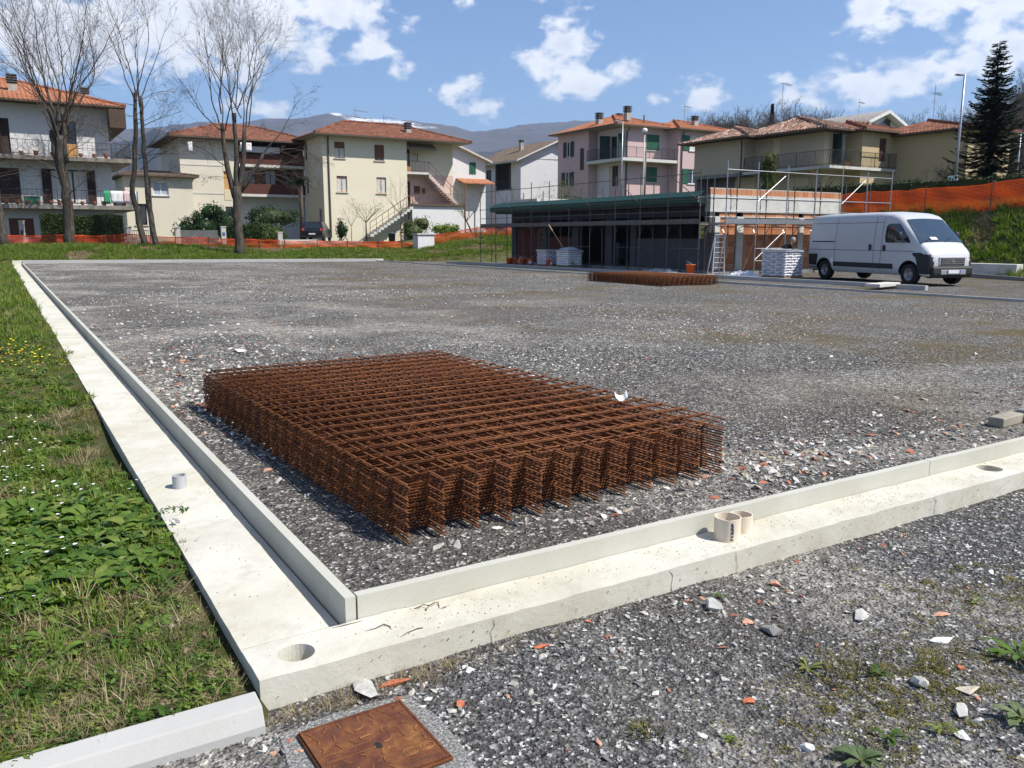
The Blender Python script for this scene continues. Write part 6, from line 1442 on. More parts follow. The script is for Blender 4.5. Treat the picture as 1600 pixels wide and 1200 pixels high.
# ---------------------------------------------------------------- person bending behind the pallet
def skin_figure(name, V, E_, par, mat, loc=(0, 0, 0), rz=0, sub=2):
    me = bpy.data.meshes.new(name); me.from_pydata([v[0] for v in V], E_, []); o = link(name, me, par, loc, (0, 0, rz)); o.modifiers.new('skin', 'SKIN')
    me.skin_vertices.new() if not me.skin_vertices else None
    for i, v in enumerate(V): r = v[1]; me.skin_vertices[0].data[i].radius = (r, r) if isinstance(r, (int, float)) else r
    me.skin_vertices[0].data[0].use_root = True
    sb = o.modifiers.new('sub', 'SUBSURF'); sb.levels = sub; sb.render_levels = sub
    me2 = apply_mod(o); o.modifiers.clear(); o.data = me2
    for m_ in mat: me2.materials.append(m_)
    me2.polygons.foreach_set('use_smooth', [True] * len(me2.polygons)); return o
def person(label, loc, rz):
    t = thing('person', label, 'person', loc, rz)
    # facing +x, stooping forward, arms reaching down
    V = [((0, 0, .80), (.14, .16)), ((.10, 0, .98), (.13, .15)), ((.24, 0, 1.14), (.14, .18)), ((.36, 0, 1.25), (.10, .13)), ((.42, 0, 1.30), (.055, .06)), ((.47, 0, 1.36), (.075, .085)), ((.51, 0, 1.43), (.085, .095)), ((.54, 0, 1.50), (.06, .07)),
         ((-.01, .10, .72), .095), ((.06, .11, .44), .065), ((.0, .12, .12), .045), ((.02, .12, .06), .05), ((.16, .13, .04), .038),
         ((-.01, -.10, .72), .095), ((.10, -.11, .44), .065), ((.08, -.12, .12), .045), ((.10, -.12, .06), .05), ((.24, -.13, .04), .038),
         ((.34, .20, 1.20), .062), ((.42, .26, .95), .046), ((.52, .22, .74), .034), ((.56, .21, .68), .036),
         ((.34, -.20, 1.20), .062), ((.42, -.26, .95), .046), ((.54, -.22, .76), .034), ((.58, -.21, .70), .036)]
    E_ = [(0, 1), (1, 2), (2, 3), (3, 4), (4, 5), (5, 6), (6, 7), (0, 8), (8, 9), (9, 10), (10, 11), (11, 12), (0, 13), (13, 14), (14, 15), (15, 16), (16, 17), (3, 18), (18, 19), (19, 20), (20, 21), (3, 22), (22, 23), (23, 24), (24, 25)]
    jk = plain('black jacket', (.012, .012, .014), .8, .2); tr = plain('dark work trousers', (.035, .04, .055), .85, .2); sk = plain('skin', (.48, .27, .19), .55, .08); bt = plain('work boots', (.05, .035, .025), .7)
    o = skin_figure('body', V, E_, t, [jk, tr, sk, bt])
    for p in o.data.polygons:
        c = p.center
        p.material_index = 3 if c.z < .12 else (1 if c.z < .86 and c.x < .35 else (2 if (c.z > 1.315 and c.x > .38) or (c.z < .79 and c.x > .45) else 0))
    # fingers on both hands
    for s_ in (-1, 1):
        for k in range(4):
            y = s_ * .21 + (k - 1.5) * .018; x = .57; m = MB().tube([(x, y, .68), (x + .02, y, .635 - .004 * abs(k - 1.5)), (x + .012, y, .60)], [.009, .008, .006], 6); m.build('finger', sk, o, True)
        MB().tube([(.56, s_ * .18, .70), (.585, s_ * .16, .67), (.595, s_ * .155, .64)], [.010, .009, .007], 6).build('thumb', sk, o, True)
    h = MB().lathe([(.001, .105), (.05, .095), (.085, .055), (.098, .0), (.092, -.03)], 14)
    hd = h.build('hair', plain('short grey hair', (.32, .30, .28), .9, .2), t, True, loc=(.495, 0, 1.455), rot=(0, radians(14), 0))
    for s_ in (-1, 1):
        MB().lathe([(.001, .012), (.014, .006), (.016, -.006), (.001, -.012)], 8).build('ear', sk, t, True, loc=(.49, s_ * .098, 1.42)); MB().lathe([(.001, .007), (.007, .0), (.001, -.007)], 8).build('eye', M['ink'], t, True, loc=(.583, s_ * .032, 1.43))
    MB().add([(.585, 0, 1.435), (.588, -.014, 1.395), (.588, .014, 1.395), (.612, 0, 1.398)], [(0, 1, 3), (0, 3, 2), (1, 2, 3)]).build('nose', sk, t, True)
    MB().box(.578, -.022, 1.368, .590, .022, 1.374).build('mouth', plain('lips', (.3, .12, .1), .6), t)
person('person in a black jacket with short grey hair stooping behind the wrapped bag pallet', (26.15, 22.45, gz_v(26, 22.4)), radians(-31.6 + 10))

# ---------------------------------------------------------------- wrapped pallets of bags
M['bag'] = plain('white paper bag', (.70, .70, .72), .6, .08, 5); M['bagmauve'] = plain('mauve grey bag', (.60, .56, .60), .6, .08, 5)
def wrapm():
    n = NT('stretch film'); n.fin((.62, .63, .66), .3, n.bump(n.noise(9, 6, .7, stretch=(1, 1, 2.5)), .8, .03), 0., .6); return n.m
M['wrap'] = wrapm()
M['palletwood'] = plain('pallet wood', (.30, .20, .11), .9, .2)
def bag_pallet(label, x, y, z, w, d, layers, lh, mat, rz=0, dome=0, prints=False, seed=1):
    t = thing('bag_pallet', label, 'pallet of bags', (x, y, z), rz); r = random.Random(seed)
    p = MB()
    for i in range(3): p.box(-w / 2, -d / 2 + i * (d - .1) / 2, 0, w / 2, -d / 2 + i * (d - .1) / 2 + .1, .09)
    for i in range(5): p.box(-w / 2 + i * (w - .12) / 4, -d / 2, .092, -w / 2 + i * (w - .12) / 4 + .12, d / 2, .112)
    p.build('pallet', M['palletwood'], t)
    for k in range(layers):
        top = k == layers - 1; nx, ny = (2, 3) if k % 2 else (3, 2)
        for i in range(nx):
            for j in range(ny):
                a = -w / 2 + w * i / nx; b = -d / 2 + d * j / ny; e = .008; jx = r.uniform(-.012, .012); z0 = .115 + k * lh
                m = MB().box(a + e + jx, b + e, z0, a + w / nx - e + jx, b + d / ny - e, z0 + lh - .006)
                o = m.build('bag', mat, t, True, bevel=lh * .36, seg=2)
                if prints and (j == 0 or i == 0):
                    q = MB(); zz = z0 + lh * .35
                    if j == 0: q.box(a + w / nx * .25, b + e - .004, zz, a + w / nx * .72, b + e - .001, zz + lh * .28)
                    if i == 0: q.box(a + e + jx - .004, b + d / ny * .25, zz, a + e + jx - .001, b + d / ny * .72, zz + lh * .28)
                    q.build('bag_print', plain('bag print', (.16, .15, .24), .7) if 'bp' not in M else M['bp'], o)
    # crumpled film hood over the top and the right-hand side
    m = MB(); H_ = .115 + layers * lh; n = 12; vs = []
    for j in range(n + 1):
        for i in range(n + 1):
            u, v = i / n * 2 - 1, j / n * 2 - 1; X_, Y_ = u * (w / 2 + .02), v * (d / 2 + .02)
            vs.append((X_, Y_, H_ + .012 + dome * (1 - abs(u) ** 2.4) * (1 - abs(v) ** 2.4) + .018 * mn.noise(Vector((u * 3, v * 3, seed)))))
    m.add(vs, [(j * (n + 1) + i, j * (n + 1) + i + 1, (j + 1) * (n + 1) + i + 1, (j + 1) * (n + 1) + i) for j in range(n) for i in range(n)])
    n1 = n + 1                               # short ragged skirt hanging from the hood
    ring = [i for i in range(n1)] + [j * n1 + n for j in range(1, n1)] + [n * n1 + i for i in range(n - 1, -1, -1)] + [j * n1 for j in range(n - 1, 0, -1)]
    b0 = len(m.v)
    for q in ring: p = m.v[q]; m.v.append((p[0] * 1.012, p[1] * 1.012, p[2] - .07 - .06 * abs(mn.noise(Vector((p[0] * 5, p[1] * 5, seed))))))
    m.f += [(ring[k], ring[(k + 1) % len(ring)], b0 + (k + 1) % len(ring), b0 + k) for k in range(len(ring))]
    m.build('film_wrap', M['wrap'], t, True)
    return t
M['bp'] = plain('bag print', (.17, .16, .26), .7, .05)
bag_pallet('squarer of the two white wrapped pallets before the dark bays', 24.05, 35.6, zy(24, 34) + .02, .86, .80, 7, .105, M['bagmauve'], seed=2)
bag_pallet('rounder white wrapped pallet with a domed film top', 24.15, 33.85, zy(24, 32) + .02, .92, .98, 7, .105, M['bag'], dome=.14, seed=3)
bag_pallet('tall pallet of printed white bags beside the rear of the van', 25.22, 21.55, zy(25, 21) - .05, 1.0, 1.15, 10, .098, M['bag'], prints=True, seed=5)
# orange buckets
def bucket(x, y, z, label, s=1, full=False):
    s *= 1.2; z += .07
    t = thing('bucket', label, 'bucket', (x, y, z), R.uniform(0, 6), 'orange buckets on the site')
    b = MB().lathe([(.001, 0), (.115, 0), (.15, .28), (.158, .28), (.158, .30), (.142, .30), (.138, .27), (.108, .02), (.001, .02)], 20).build('bucket_body', M['orange'], t, True)
    m = MB(); m.tube([(.158 * cos(a), .158 * sin(a) * .25 + .10 * sin(a), .29 + .12 * sin(a)) for a in [i * pi / 8 for i in range(9)]], .005, 5); m.build('handle', M['galv'], t)
    m = MB(); nn = 6
    vs = [((.117 + .035 * zz + .002) * cos(a), (.117 + .035 * zz + .002) * sin(a), .06 + zz * .16) for zz in (0, 1) for a in [-.6 + i * .2 for i in range(7)]]
    m.add(vs, [(i, i + 1, i + 8, i + 7) for i in range(6)]); m.build('paper_label', M['bag'], t, True); t.scale = (s, s, s); return t
zb = lambda x, y: zy(x, y) - .03
bucket(23.75, 38.85, zb(23.7, 38), 'orange bucket at the far left end of the bucket row'); bucket(23.78, 38.25, zb(23.7, 37.6), 'orange bucket second in the row, touching the leftmost one')
bucket(23.75, 37.5, zb(23.7, 36.7), 'orange bucket in the middle of the row before the end bay'); bucket(23.76, 36.85, zb(23.7, 36), 'orange bucket with rags, last of the row before the pallets')
bucket(23.6, 34.75, zb(23.5, 34), 'low orange tub in front of the squarer wrapped pallet', .95); bucket(23.95, 25.1, zb(23.9, 25), 'lone orange bucket near the scaffold corner', 1.05)
m = MB(); m.tube([(0, 0, 0), (.0, 0, .35), (.08, .02, .5), (.2, .05, .48), (.24, .06, .3)], .018, 6); o = m.build('hose', M['bag'], None, True, loc=(23.78, 37.9, zb(23.7, 37))); tag(o, 'bent pale hose standing among the orange buckets', 'hose')
# ladders
def ladder(label, loc, rz, h, w, n, mat, spread=.5, lean=0):
    t = thing('ladder', label, 'ladder', loc, rz, None)
    for s_ in (-1, 1): MB().bar((s_ * w / 2, 0, 0), (s_ * w / 2 * .8, lean, h), .05, .03).build('stile', mat, t)
    for i in range(n): f = (i + .6) / n; MB().bar((-w / 2 * (1 - .2 * f), lean * f, h * f), (w / 2 * (1 - .2 * f), lean * f, h * f), .05, .025).build('rung', mat, t)
    if spread:
        for s_ in (-1, 1): MB().bar((s_ * w / 2, spread, 0), (s_ * w / 2 * .8, lean, h), .04, .025).build('rear_leg', mat, t)
    MB().box(-w / 2 * .85, lean - .06, h, w / 2 * .85, lean + .06, h + .03).build('top_plate', mat, t); return t
M['ladw'] = plain('pale aluminium', (.62, .62, .62), .4, .08, 4, metal=.2)
ladder('white step ladder standing at the corner of the scaffold', (24.75, 24.35, zb(24.7, 24.3)), radians(-22), 1.62, .5, 8, M['ladw'], .0 + .55, lean=0)
ladder('dark step ladder inside the end bay near the red wall', (24.62, 37.0, zb(24.6, 37)), radians(-60), 1.9, .45, 7, M['galvshade'], .6)
o = MB().bar((0, 0, 0), (-.35, 1.75, 1.95), .06, .03).build('plank', M['palletwood'], None, loc=(24.0, 33.2, zb(24, 33) + .2)); tag(o, 'pale plank leaning from the wrapped pallets up to the scaffold deck', 'plank')
# long white concrete block and kerb at the foot of the bank
o = MB().box(0, 0, 0, .5, 3.2, .5).build('concrete_block', M['rawconc'], None, bevel=.02, loc=(34.3, 17.7, -.1)); tag(o, 'long pale concrete block lying at the foot of the grassy bank', 'concrete block')
o = MB().bar((0, 0, 0), (-2.4, -4.6, 0), .14, .14).build('kerb', M['rawgrey'], None, loc=(32.9, 18.9, -.02)); tag(o, 'low dark kerb edging the drive in front of the concrete block', 'kerb')
o = MB().box(0, 0, 0, 1.5, .45, .10).build('concrete_slab', M['rawconc'], None, loc=(22.2, 15.3, .0), rot=(0, 0, radians(12)), bevel=.01); tag(o, 'loose white slab lying across the kerb in front of the van', 'slab')
def crumple(name, label, cat, x, y, z, sx, sy, h, seed, mat):
    m = MB(); n = 18; vs = []
    for j in range(n + 1):
        for i in range(n + 1):
            u, v = i / n * 2 - 1, j / n * 2 - 1; f = max(0, 1 - (u * u + v * v)) ** .5; vs.append((u * sx + .03 * mn.noise(Vector((u * 4, v * 4, seed))), v * sy, h * f * (.55 + .9 * abs(mn.noise(Vector((u * 3.5, v * 3.5, seed)))))))
    m.add(vs, [(j * (n + 1) + i, j * (n + 1) + i + 1, (j + 1) * (n + 1) + i + 1, (j + 1) * (n + 1) + i) for j in range(n) for i in range(n)])
    o = m.build(name, mat, None, False, loc=(x, y, z)); tag(o, label, cat); return o
crumple('plastic_sheet', 'crumpled white plastic sheet on the ground beside the printed bag pallet', 'plastic sheet', 24.6, 22.9, zb(24, 22.9), .45, .8, .26, 4, M['wrap'])
crumple('plastic_sheet', 'heap of grey and white sheeting behind the far mesh stack', 'plastic sheet', 23.9, 26.9, zb(24, 27), .3, 1.3, .22, 9, plain('grey sheeting', (.36, .35, .34), .6, .5, 6))
# things standing in the dark bays
for i, (x, y, w, h, c, lb) in enumerate(((26.8, 33.2, .5, 1.1, (.10, .10, .11), 'grey crate in the dark bay behind the domed pallet'), (26.3, 29.6, .35, .95, (.25, .05, .04), 'dark red drum inside the bay left of the long dark wall'), (27.6, 31.6, .8, .75, (.13, .12, .11), 'low workbench in the dark middle bay'))):
    o = MB().lathe([(.001, 0), (w * .5, 0), (w * .5, h * .33), (w * .52, h * .35), (w * .5, h * .37), (w * .5, h), (.001, h)], 14).build('drum', plain('drum paint %d' % i, c, .6), None, True, loc=(x, y, .08)) if i == 1 else \
        MB().box(-w / 2, -w / 2, h - .06, w / 2, w / 2, h).box(-w / 2, -w / 2, 0, -w / 2 + .05, w / 2, h - .06).box(w / 2 - .05, -w / 2, 0, w / 2, w / 2, h - .06).box(-w / 2, -w / 2, .2, w / 2, w / 2, .24).build('crate' if i == 0 else 'workbench', plain('site grey %d' % i, c, .8), None, loc=(x, y, .08))
    tag(o, lb, ['crate', 'drum', 'workbench'][i])

# ---------------------------------------------------------------- netting fences
M['net'] = leaf_mat('orange safety net', [(0, (.66, .085, .025)), (1, (.74, .12, .035))], .35, .5)
def net(label, path, h, posts, seed, zf=ground_z, strips=14, gap=.40, sagf=.28, wav=.05, postm='railr', ph=1.05, lift=.02):
    t = thing('safety_net_fence', label, 'fence', (path[0][0], path[0][1], zf(*path[0]))); bx, by, bz = t.location
    m = MB(); P_ = []
    for (a, b) in zip(path[:-1], path[1:]):
        L_ = sqrt((b[0] - a[0]) ** 2 + (b[1] - a[1]) ** 2); k = max(2, int(L_ / .25))
        for i in range(k): P_.append((a[0] + (b[0] - a[0]) * i / k, a[1] + (b[1] - a[1]) * i / k))
    P_.append(path[-1]); nrm = (-(path[-1][1] - path[0][1]), path[-1][0] - path[0][0]); l = sqrt(nrm[0] ** 2 + nrm[1] ** 2); nx_, ny_ = nrm[0] / l, nrm[1] / l
    Z_ = [zf(*p) for p in P_]; Z_ = [sum(Z_[max(0, i - 6):i + 7]) / len(Z_[max(0, i - 6):i + 7]) for i in range(len(Z_))]
    top = [h * (1 + sagf * mn.noise(Vector((i * .09, seed, 0))) + .05 * mn.noise(Vector((i * .4, seed, 3)))) for i in range(len(P_))]
    for s_ in range(strips):
        f0 = s_ / strips; f1 = (s_ + 1 - gap) / strips; vs = []
        if s_ == strips - 1: f1 = 1.0
        for i, (x, y) in enumerate(P_):
            for f in (f0, f1):
                o = wav * mn.noise(Vector((i * .35, f * 3, seed))) + .03 * sin(i * .9 + f * 4); vs.append((x + nx_ * o - bx, y + ny_ * o - by, Z_[i] + lift + top[i] * f - bz))
        m.add(vs, [(2 * i, 2 * i + 2, 2 * i + 3, 2 * i + 1) for i in range(len(P_) - 1)])
    for i in range(0, len(P_)):                       # vertical strands
        x, y = P_[i]; o = wav * mn.noise(Vector((i * .35, 1.5, seed))) + .03 * sin(i * .9 + 2); u = .016
        m.add([(x - bx + nx_ * o, y - by + ny_ * o, Z_[i] + lift - bz), (x - bx + nx_ * o + (P_[-1][0] - P_[0][0]) / l * u, y - by + ny_ * o + (P_[-1][1] - P_[0][1]) / l * u, Z_[i] + lift - bz), (x - bx + nx_ * o + (P_[-1][0] - P_[0][0]) / l * u, y - by + ny_ * o + (P_[-1][1] - P_[0][1]) / l * u, Z_[i] + top[i] - bz), (x - bx + nx_ * o, y - by + ny_ * o, Z_[i] + top[i] - bz)], [(0, 1, 2, 3)])
    o = m.build('netting', M['net'], t)
    for (x, y) in posts: MB().tube([(x - bx - nx_ * .06, y - by - ny_ * .06, zf(x, y) - .2 - bz), (x - bx - nx_ * .06, y - by - ny_ * .06, zf(x, y) + ph - bz)], .03, 6).build('post', M[postm], t)
    return t
net('tall orange netting fence running along the top of the right-hand bank', [(37.9, 33), (38.1, 26), (38.3, 20), (38.6, 14)], 1.18, [(38.1, 30.5), (38.1, 27.4), (38.15, 24.2), (38.3, 21.16), (38.4, 17.6)], 3, ph=1.3, strips=20, gap=.30, sagf=.10)
net('low orange netting before the white house and its gate', [(-5, 60.4), (2, 59.9), (8.6, 58.9), (13, 57.0), (16.2, 55.9)], .62, [(-1, 60.2), (3, 59.8), (6, 59.3), (9, 58.8), (12, 57.5), (15, 56.3)], 5, ph=.7, strips=9)
net('low sagging orange netting between the black car and the white utility box', [(16.4, 56.2), (20.4, 56.4), (23, 56.3), (26.2, 56.4)], .52, [(16.6, 56.2), (18.9, 56.35), (21.1, 56.4), (23.4, 56.3), (25.3, 56.4)], 8, ph=.72, strips=9)
net('orange netting rising from the utility box towards the scaffold', [(27.0, 56.2), (30, 55.4), (33, 54.0), (37.5, 52.5)], .72, [(28.6, 55.9), (30.8, 55.1), (33.2, 54), (35.6, 53.1)], 9, ph=.85, strips=9)
# utility box on the verge
t = thing('utility_box', 'white concrete utility box with an overhanging lid on the verge', 'utility box', (25.9, 55.0, ground_z(26.4, 55.2) - .12), radians(3))
MB().box(0, 0, 0, 1.35, .75, 1.12).build('cabinet', M['w_white'], t, bevel=.015); MB().box(-.08, -.08, 1.122, 1.43, .83, 1.24).build('lid', plain('grey lid', (.42, .43, .41), .8), t, bevel=.02); MB().box(-.1, -.05, -.1, 1.45, .8, .05).build('plinth', M['rawgrey'], t)
# gate pillars, gates and low walls behind the netting
def at_gz(x, y): return (x, y, ground_z(x, y) - .1)
M['pill'] = plain('pale gate pillar', (.46, .44, .40), .9, .15)
for i, (x, y, lb, h) in enumerate(((1.55, 61.9, 'pale gate pillar with a dark letter box at the left of the hedge', 1.55), (7.6, 60.6, 'grey green gate pillar at the right end of the clipped hedge', 1.3), (9.0, 60.2, 'pale gate pillar between the twin trunks and the dark gate', 1.3), (10.5, 59.9, 'pale pillar at the left side of the grey slatted gate', 1.3), (13.25, 58.9, 'pale pillar with a blue number plate right of the slatted gate', 1.35), (17.0, 58.6, 'short grey pillar right of the clipped pale bush', 1.1))):
    t = thing('gate_pillar', lb, 'gate pillar', at_gz(x, y), 0, 'gate pillars along the street'); MB().box(-.16, -.16, 0, .16, .16, h).build('shaft', M['pill'], t, bevel=.01); MB().box(-.19, -.19, h, .19, .19, h + .06).build('cap', M['stonesill'], t)
    if i == 0: MB().box(-.08, -.20, .7, .06, -.162, 1.0).build('letter_box', M['chimcap'], t)
    if i == 4: MB().box(-.08, -.185, .8, .08, -.162, 1.0).build('number_plate', plain('blue enamel', (.08, .10, .35), .5), t)
t = thing('gate', 'grey slatted metal gate between two pale pillars', 'gate', at_gz(10.7, 59.85), atan2(-.95, 2.3)); 
for i in range(22): MB().box(i * .108, -.02, .1, i * .108 + .085, .02, 1.15).build('slat', M['rawgrey'], t)
MB().box(0, .021, .2, 2.37, .05, .28).box(0, .021, 1.0, 2.37, .05, 1.08).build('gate_rail', M['rawgrey'], t)
t = thing('gate', 'dark railing gate between the hedge and the twin trunks', 'gate', at_gz(7.8, 60.5), atan2(-.3, 1.1)); m = MB()
for i in range(9): MB().box(i * .12, -.01, .1, i * .12 + .02, .012, 1.1).build('bar', M['rail'], t)
MB().box(0, -.02, .12, 1.0, .02, .17).box(0, -.02, 1.05, 1.0, .02, 1.1).build('gate_rail', M['rail'], t)
o = MB().box(0, 0, 0, 2.9, .2, .55).build('low_wall', M['rawconc'], None, loc=(17.3, 60.2, ground_z(17, 60) - .1), rot=(0, 0, radians(-6))); tag(o, 'low grey wall in front of the parked black car', 'low wall')
o = MB().box(-3, 0, 0, 5.2, .18, .7).build('low_wall', M['pill'], None, loc=(3.6, 62.0, ground_z(3, 62) - .2)); tag(o, 'low garden wall under the clipped hedge of the white house', 'low wall')
# black hatchback seen from behind
def car():
    t = thing('parked_car', 'black hatchback parked beside the cream staircase house', 'car', (21.3, 64.6, ground_z(21.3, 64.6) + .28), radians(-30))
    prof = [(-.0, .35), (-.02, .75), (.10, .95), (.35, 1.42), (.55, 1.5), (1.9, 1.5), (2.7, 1.0), (3.6, .85), (3.75, .4), (3.6, .25), (.1, .25)]
    m = MB(); n = len(prof); W_ = .82
    def w(z): return W_ * (1 if z < .95 else 1 - (z - .95) * .28)
    vs = [(-w(z), y, z) for y, z in prof] + [(w(z), y, z) for y, z in prof]
    m.add(vs, [tuple(range(n)), tuple(range(n, 2 * n))[::-1]] + [(i, i + n, (i + 1) % n + n, (i + 1) % n) for i in range(n)])
    b = m.build('body', plain('black car paint', (.012, .012, .014), .2, .05, spec=.6), t, bevel=.05, seg=3)
    MB().add([(-.66, .105, .98), (.66, .105, .98), (.58, .32, 1.38), (-.58, .32, 1.38)], [(0, 1, 2, 3)]).build('rear_window', M['glass'], t)
    for s_ in (-1, 1):
        MB().box(min(s_ * .62, s_ * .80), -.03, .78, max(s_ * .62, s_ * .80), .03, 1.0).build('tail_lamp', plain('tail lamp', (.5, .06, .04), .25), t, bevel=.01)
        for y in (.6, 3.1): MB().lathe([(.001, -.09), (.30, -.09), (.31, -.06), (.31, .06), (.30, .09), (.001, .09)], 18).build('wheel', M['tyre'], t, True, loc=(s_ * .76, y, .31), rot=(0, pi / 2, 0))
    MB().box(-.26, -.035, .5, .26, -.022, .61).build('number_plate', M['plate'], t)
car()
o = MB().box(-3, -1, -1, 4.5, 6, .27).build('driveway', M['rawgrey'], None, loc=(20.2, 63.8, ground_z(21.3, 64.6))); tag(o, 'paved grey driveway under the black car', None, None, 'structure')
o = MB().lathe([(.001, 0), (.25, 0), (.30, .8), (.32, .8), (.3, .9), (.001, .95)], 12).build('water_butt', plain('dark blue grey plastic', (.05, .07, .09), .6), None, True, loc=(28.8, 66.3, ground_z(28.8, 66.3))); tag(o, 'dark barrel by the bare tree below the stairs', 'barrel')
# lamp posts
def lamp(label, x, y, z0, z1, arm, r=.06, globe=False, stylem='galv'):
    t = thing('street_lamp', label, 'street lamp', (x, y, z0)); H_ = z1 - z0
    MB().tube([(0, 0, 0), (0, 0, H_ * .5), (0, 0, H_)], [r * 1.2, r, r * .75], 10).build('pole', M[stylem], t, True)
    if globe:
        MB().lathe([(.001, -.17), (.10, -.14), (.17, -.05), (.18, .03), (.13, .12), (.001, .17)], 14).build('globe', M['petal'], t, True, loc=(0, 0, H_ + .15)); MB().lathe([(.001, 0), (.1, 0), (.08, .05), (.001, .05)], 10).build('collar', M['chimcap'], t, loc=(0, 0, H_ - .04))
    else:
        d = Vector((arm[0], arm[1], arm[2])); MB().bar((0, 0, H_ - .03), d * .5 + Z3 * (H_ - .03), .05).build('arm', M[stylem], t)
        MB().obox(Vector((0, 0, H_ - .06)) + d * .35 + d.cross(Z3).normalized() * -.12, d * .75, d.cross(Z3).normalized() * .24, (0, 0, .07)).build('lamp_head', plain('lamp head grey', (.30, .31, .32), .5), t, bevel=.015)
    return t
lamp('tall grey street lamp with a flat arm beside the dark fir', 41.6, 24.9, 3.0, 9.36, (-.46, .10, 0)); lamp('short street lamp at the right edge of the picture', 61.7, 32.5, 3.4, 8.5, (-.7, .1, 0))
lamp('white globe lamp on a pole before the pink house', 36.05, 42.4, 2.0, 8.0, (0, 0, 0), .045, True, 'slabw'); lamp('street lamp with a short head by the pink house balcony', 38.0, 47.05, 2.2, 9.35, (-.55, .15, .05), .05)
o = MB().box(0, 0, 0, .03, .5, .3).box(0, .2, -.8, .03, .25, 0).build('sign', M['plate'], None, loc=(40.6, 24.2, 4.15)); tag(o, 'small white sign board on the hedge beside the street lamp', 'sign')
for (x, y, z0, z1, lb) in ((40.5, 47.5, 2.2, 7.5, 'dark wooden pole standing before the pink house'),):
    o = MB().tube([(0, 0, 0), (0, 0, z1 - z0)], [.11, .08], 8).build('pole', M['pipe'], None, True, loc=(x, y, z0)); tag(o, lb, 'pole')
# terrace wall with tables and pots behind the green roof
for i, (x, y, z, sx, sy, sz) in enumerate(((33.5, 44.5, 3.3, 1.6, .8, .05),)):
    t = thing('garden_table', 'white garden table behind the green roof edge', 'table', (x, y, 2.9)); MB().box(0, 0, .72, 1.5, .8, .76).build('tabletop', M['whitep'], t)
    for a, b in ((.05, .05), (1.4, .05), (.05, .7), (1.4, .7)): MB().box(a, b, 0, a + .04, b + .04, .72).build('leg', M['whitep'], t)
hedge('low dark planting behind the green roof and below the pink house', 33, 47.5, 44, 46.0, 1.5, .8, 2.6, 15, 2600)
railt = thing('garden_fence', 'thin pale railing before the pink house garden', 'fence', (34.5, 45.2, 2.9)); railing(railt, [(0, 0, 0), (9, -1.2, 0)], 1.2, M['galv'], .5)

# ---------------------------------------------------------------- near details
M['pvc'] = plain('cream pvc', (.70, .61, .48), .5, .08, 10, dirt=((.40, .30, .20), .35)); M['pvcg'] = plain('grey pvc', (.42, .43, .44), .5, .06, 8)
def stub(name, label, x, y, z, r, h, mat, th=.006, marks=False, jag=0):
    t = thing(name, label, 'pipe', (x, y, z), 0)
    m = MB(); n = 40; vs = []
    for rr_, zz in ((r, -.02), (r, h), (r - th, h), (r - th, -.02)):
        for k in range(n): a = 2 * pi * k / n; vs.append((rr_ * cos(a), rr_ * sin(a), zz + (jag * (mn.noise(Vector((cos(a) * 3, sin(a) * 3, x))) + (1.2 if abs(a - 4.0) < .12 else 0) * -1) if zz > 0 else 0)))
    fs = []
    for j in range(3):
        for k in range(n): a = j * n + k; b = j * n + (k + 1) % n; fs.append((a, b, b + n, a + n))
    m.add(vs, fs); o = m.build('pipe_wall', mat, t, False)
    for p in o.data.polygons: p.use_smooth = True
    o.modifiers.new('es', 'EDGE_SPLIT').split_angle = radians(40)
    if marks:
        m = MB(); r2 = random.Random(4)
        for c in range(3):
            for i in range(22):
                a = radians(-122) + c * .07 + .012 * r2.random(); zz = .015 + i * (h - .03) / 22; l = r2.uniform(.002, .005)
                if r2.random() < .25: continue
                p = Vector((cos(a), sin(a), 0)); tt = Vector((-sin(a), cos(a), 0)); m.obox(p * (r + .0002) + Z3 * zz, tt * r2.uniform(.003, .008), p * .0005, Z3 * l)
        m.build('printed_text', M['ink'], t)
    return t
stub('pipe_stub', 'taller cream pipe stub with a printed column on its side', 3.14, 2.945, -.07, .069, .125, M['pvc'], marks=True, jag=.003)
stub('pipe_stub', 'shorter cream pipe stub just behind the taller one', 3.285, 2.985, -.07, .060, .10, M['pvc'], jag=.002)
stub('pipe_stub', 'small grey pipe stub standing on the left footing', .85, 5.37, -.06, .042, .085, M['pvcg'], .005)
M['wire'] = plain('dark old wire', (.10, .065, .045), .8, .3, 20)
def wire(label, pts, r=.0021, z=-.065):
    o = MB().tube([(x, y, z + dz) for x, y, dz in pts], r, 6).build('bent_wire', M['wire'], None, True); tag(o, label, 'wire')
wire('short straight rusty wire at the foot of the upstand corner', [(1.02, 3.05, 0), (1.08, 3.045, .003), (1.15, 3.045, .002)])
wire('rusty wire bent at one end lying near the inner corner', [(1.115, 2.955, 0), (1.17, 2.955, .002), (1.21, 2.965, .006), (1.225, 2.935, .004), (1.22, 2.925, .0)])
wire('curved rusty wire close to the front edge of the footing', [(1.225, 2.835, 0), (1.26, 2.85, .003), (1.31, 2.86, .005), (1.335, 2.86, .002)])
wire('small dark wire twist beside the upstand', [(1.38, 3.04, 0), (1.40, 3.02, .015), (1.42, 3.04, .01), (1.43, 3.0, .02), (1.41, 2.99, .002)])
wire('tangle of thin tie wire farther along the front footing', [(1.44, 3.03, 0), (1.46, 3.01, .02), (1.49, 3.03, .01), (1.47, 2.98, .0), (1.50, 2.97, .01)])
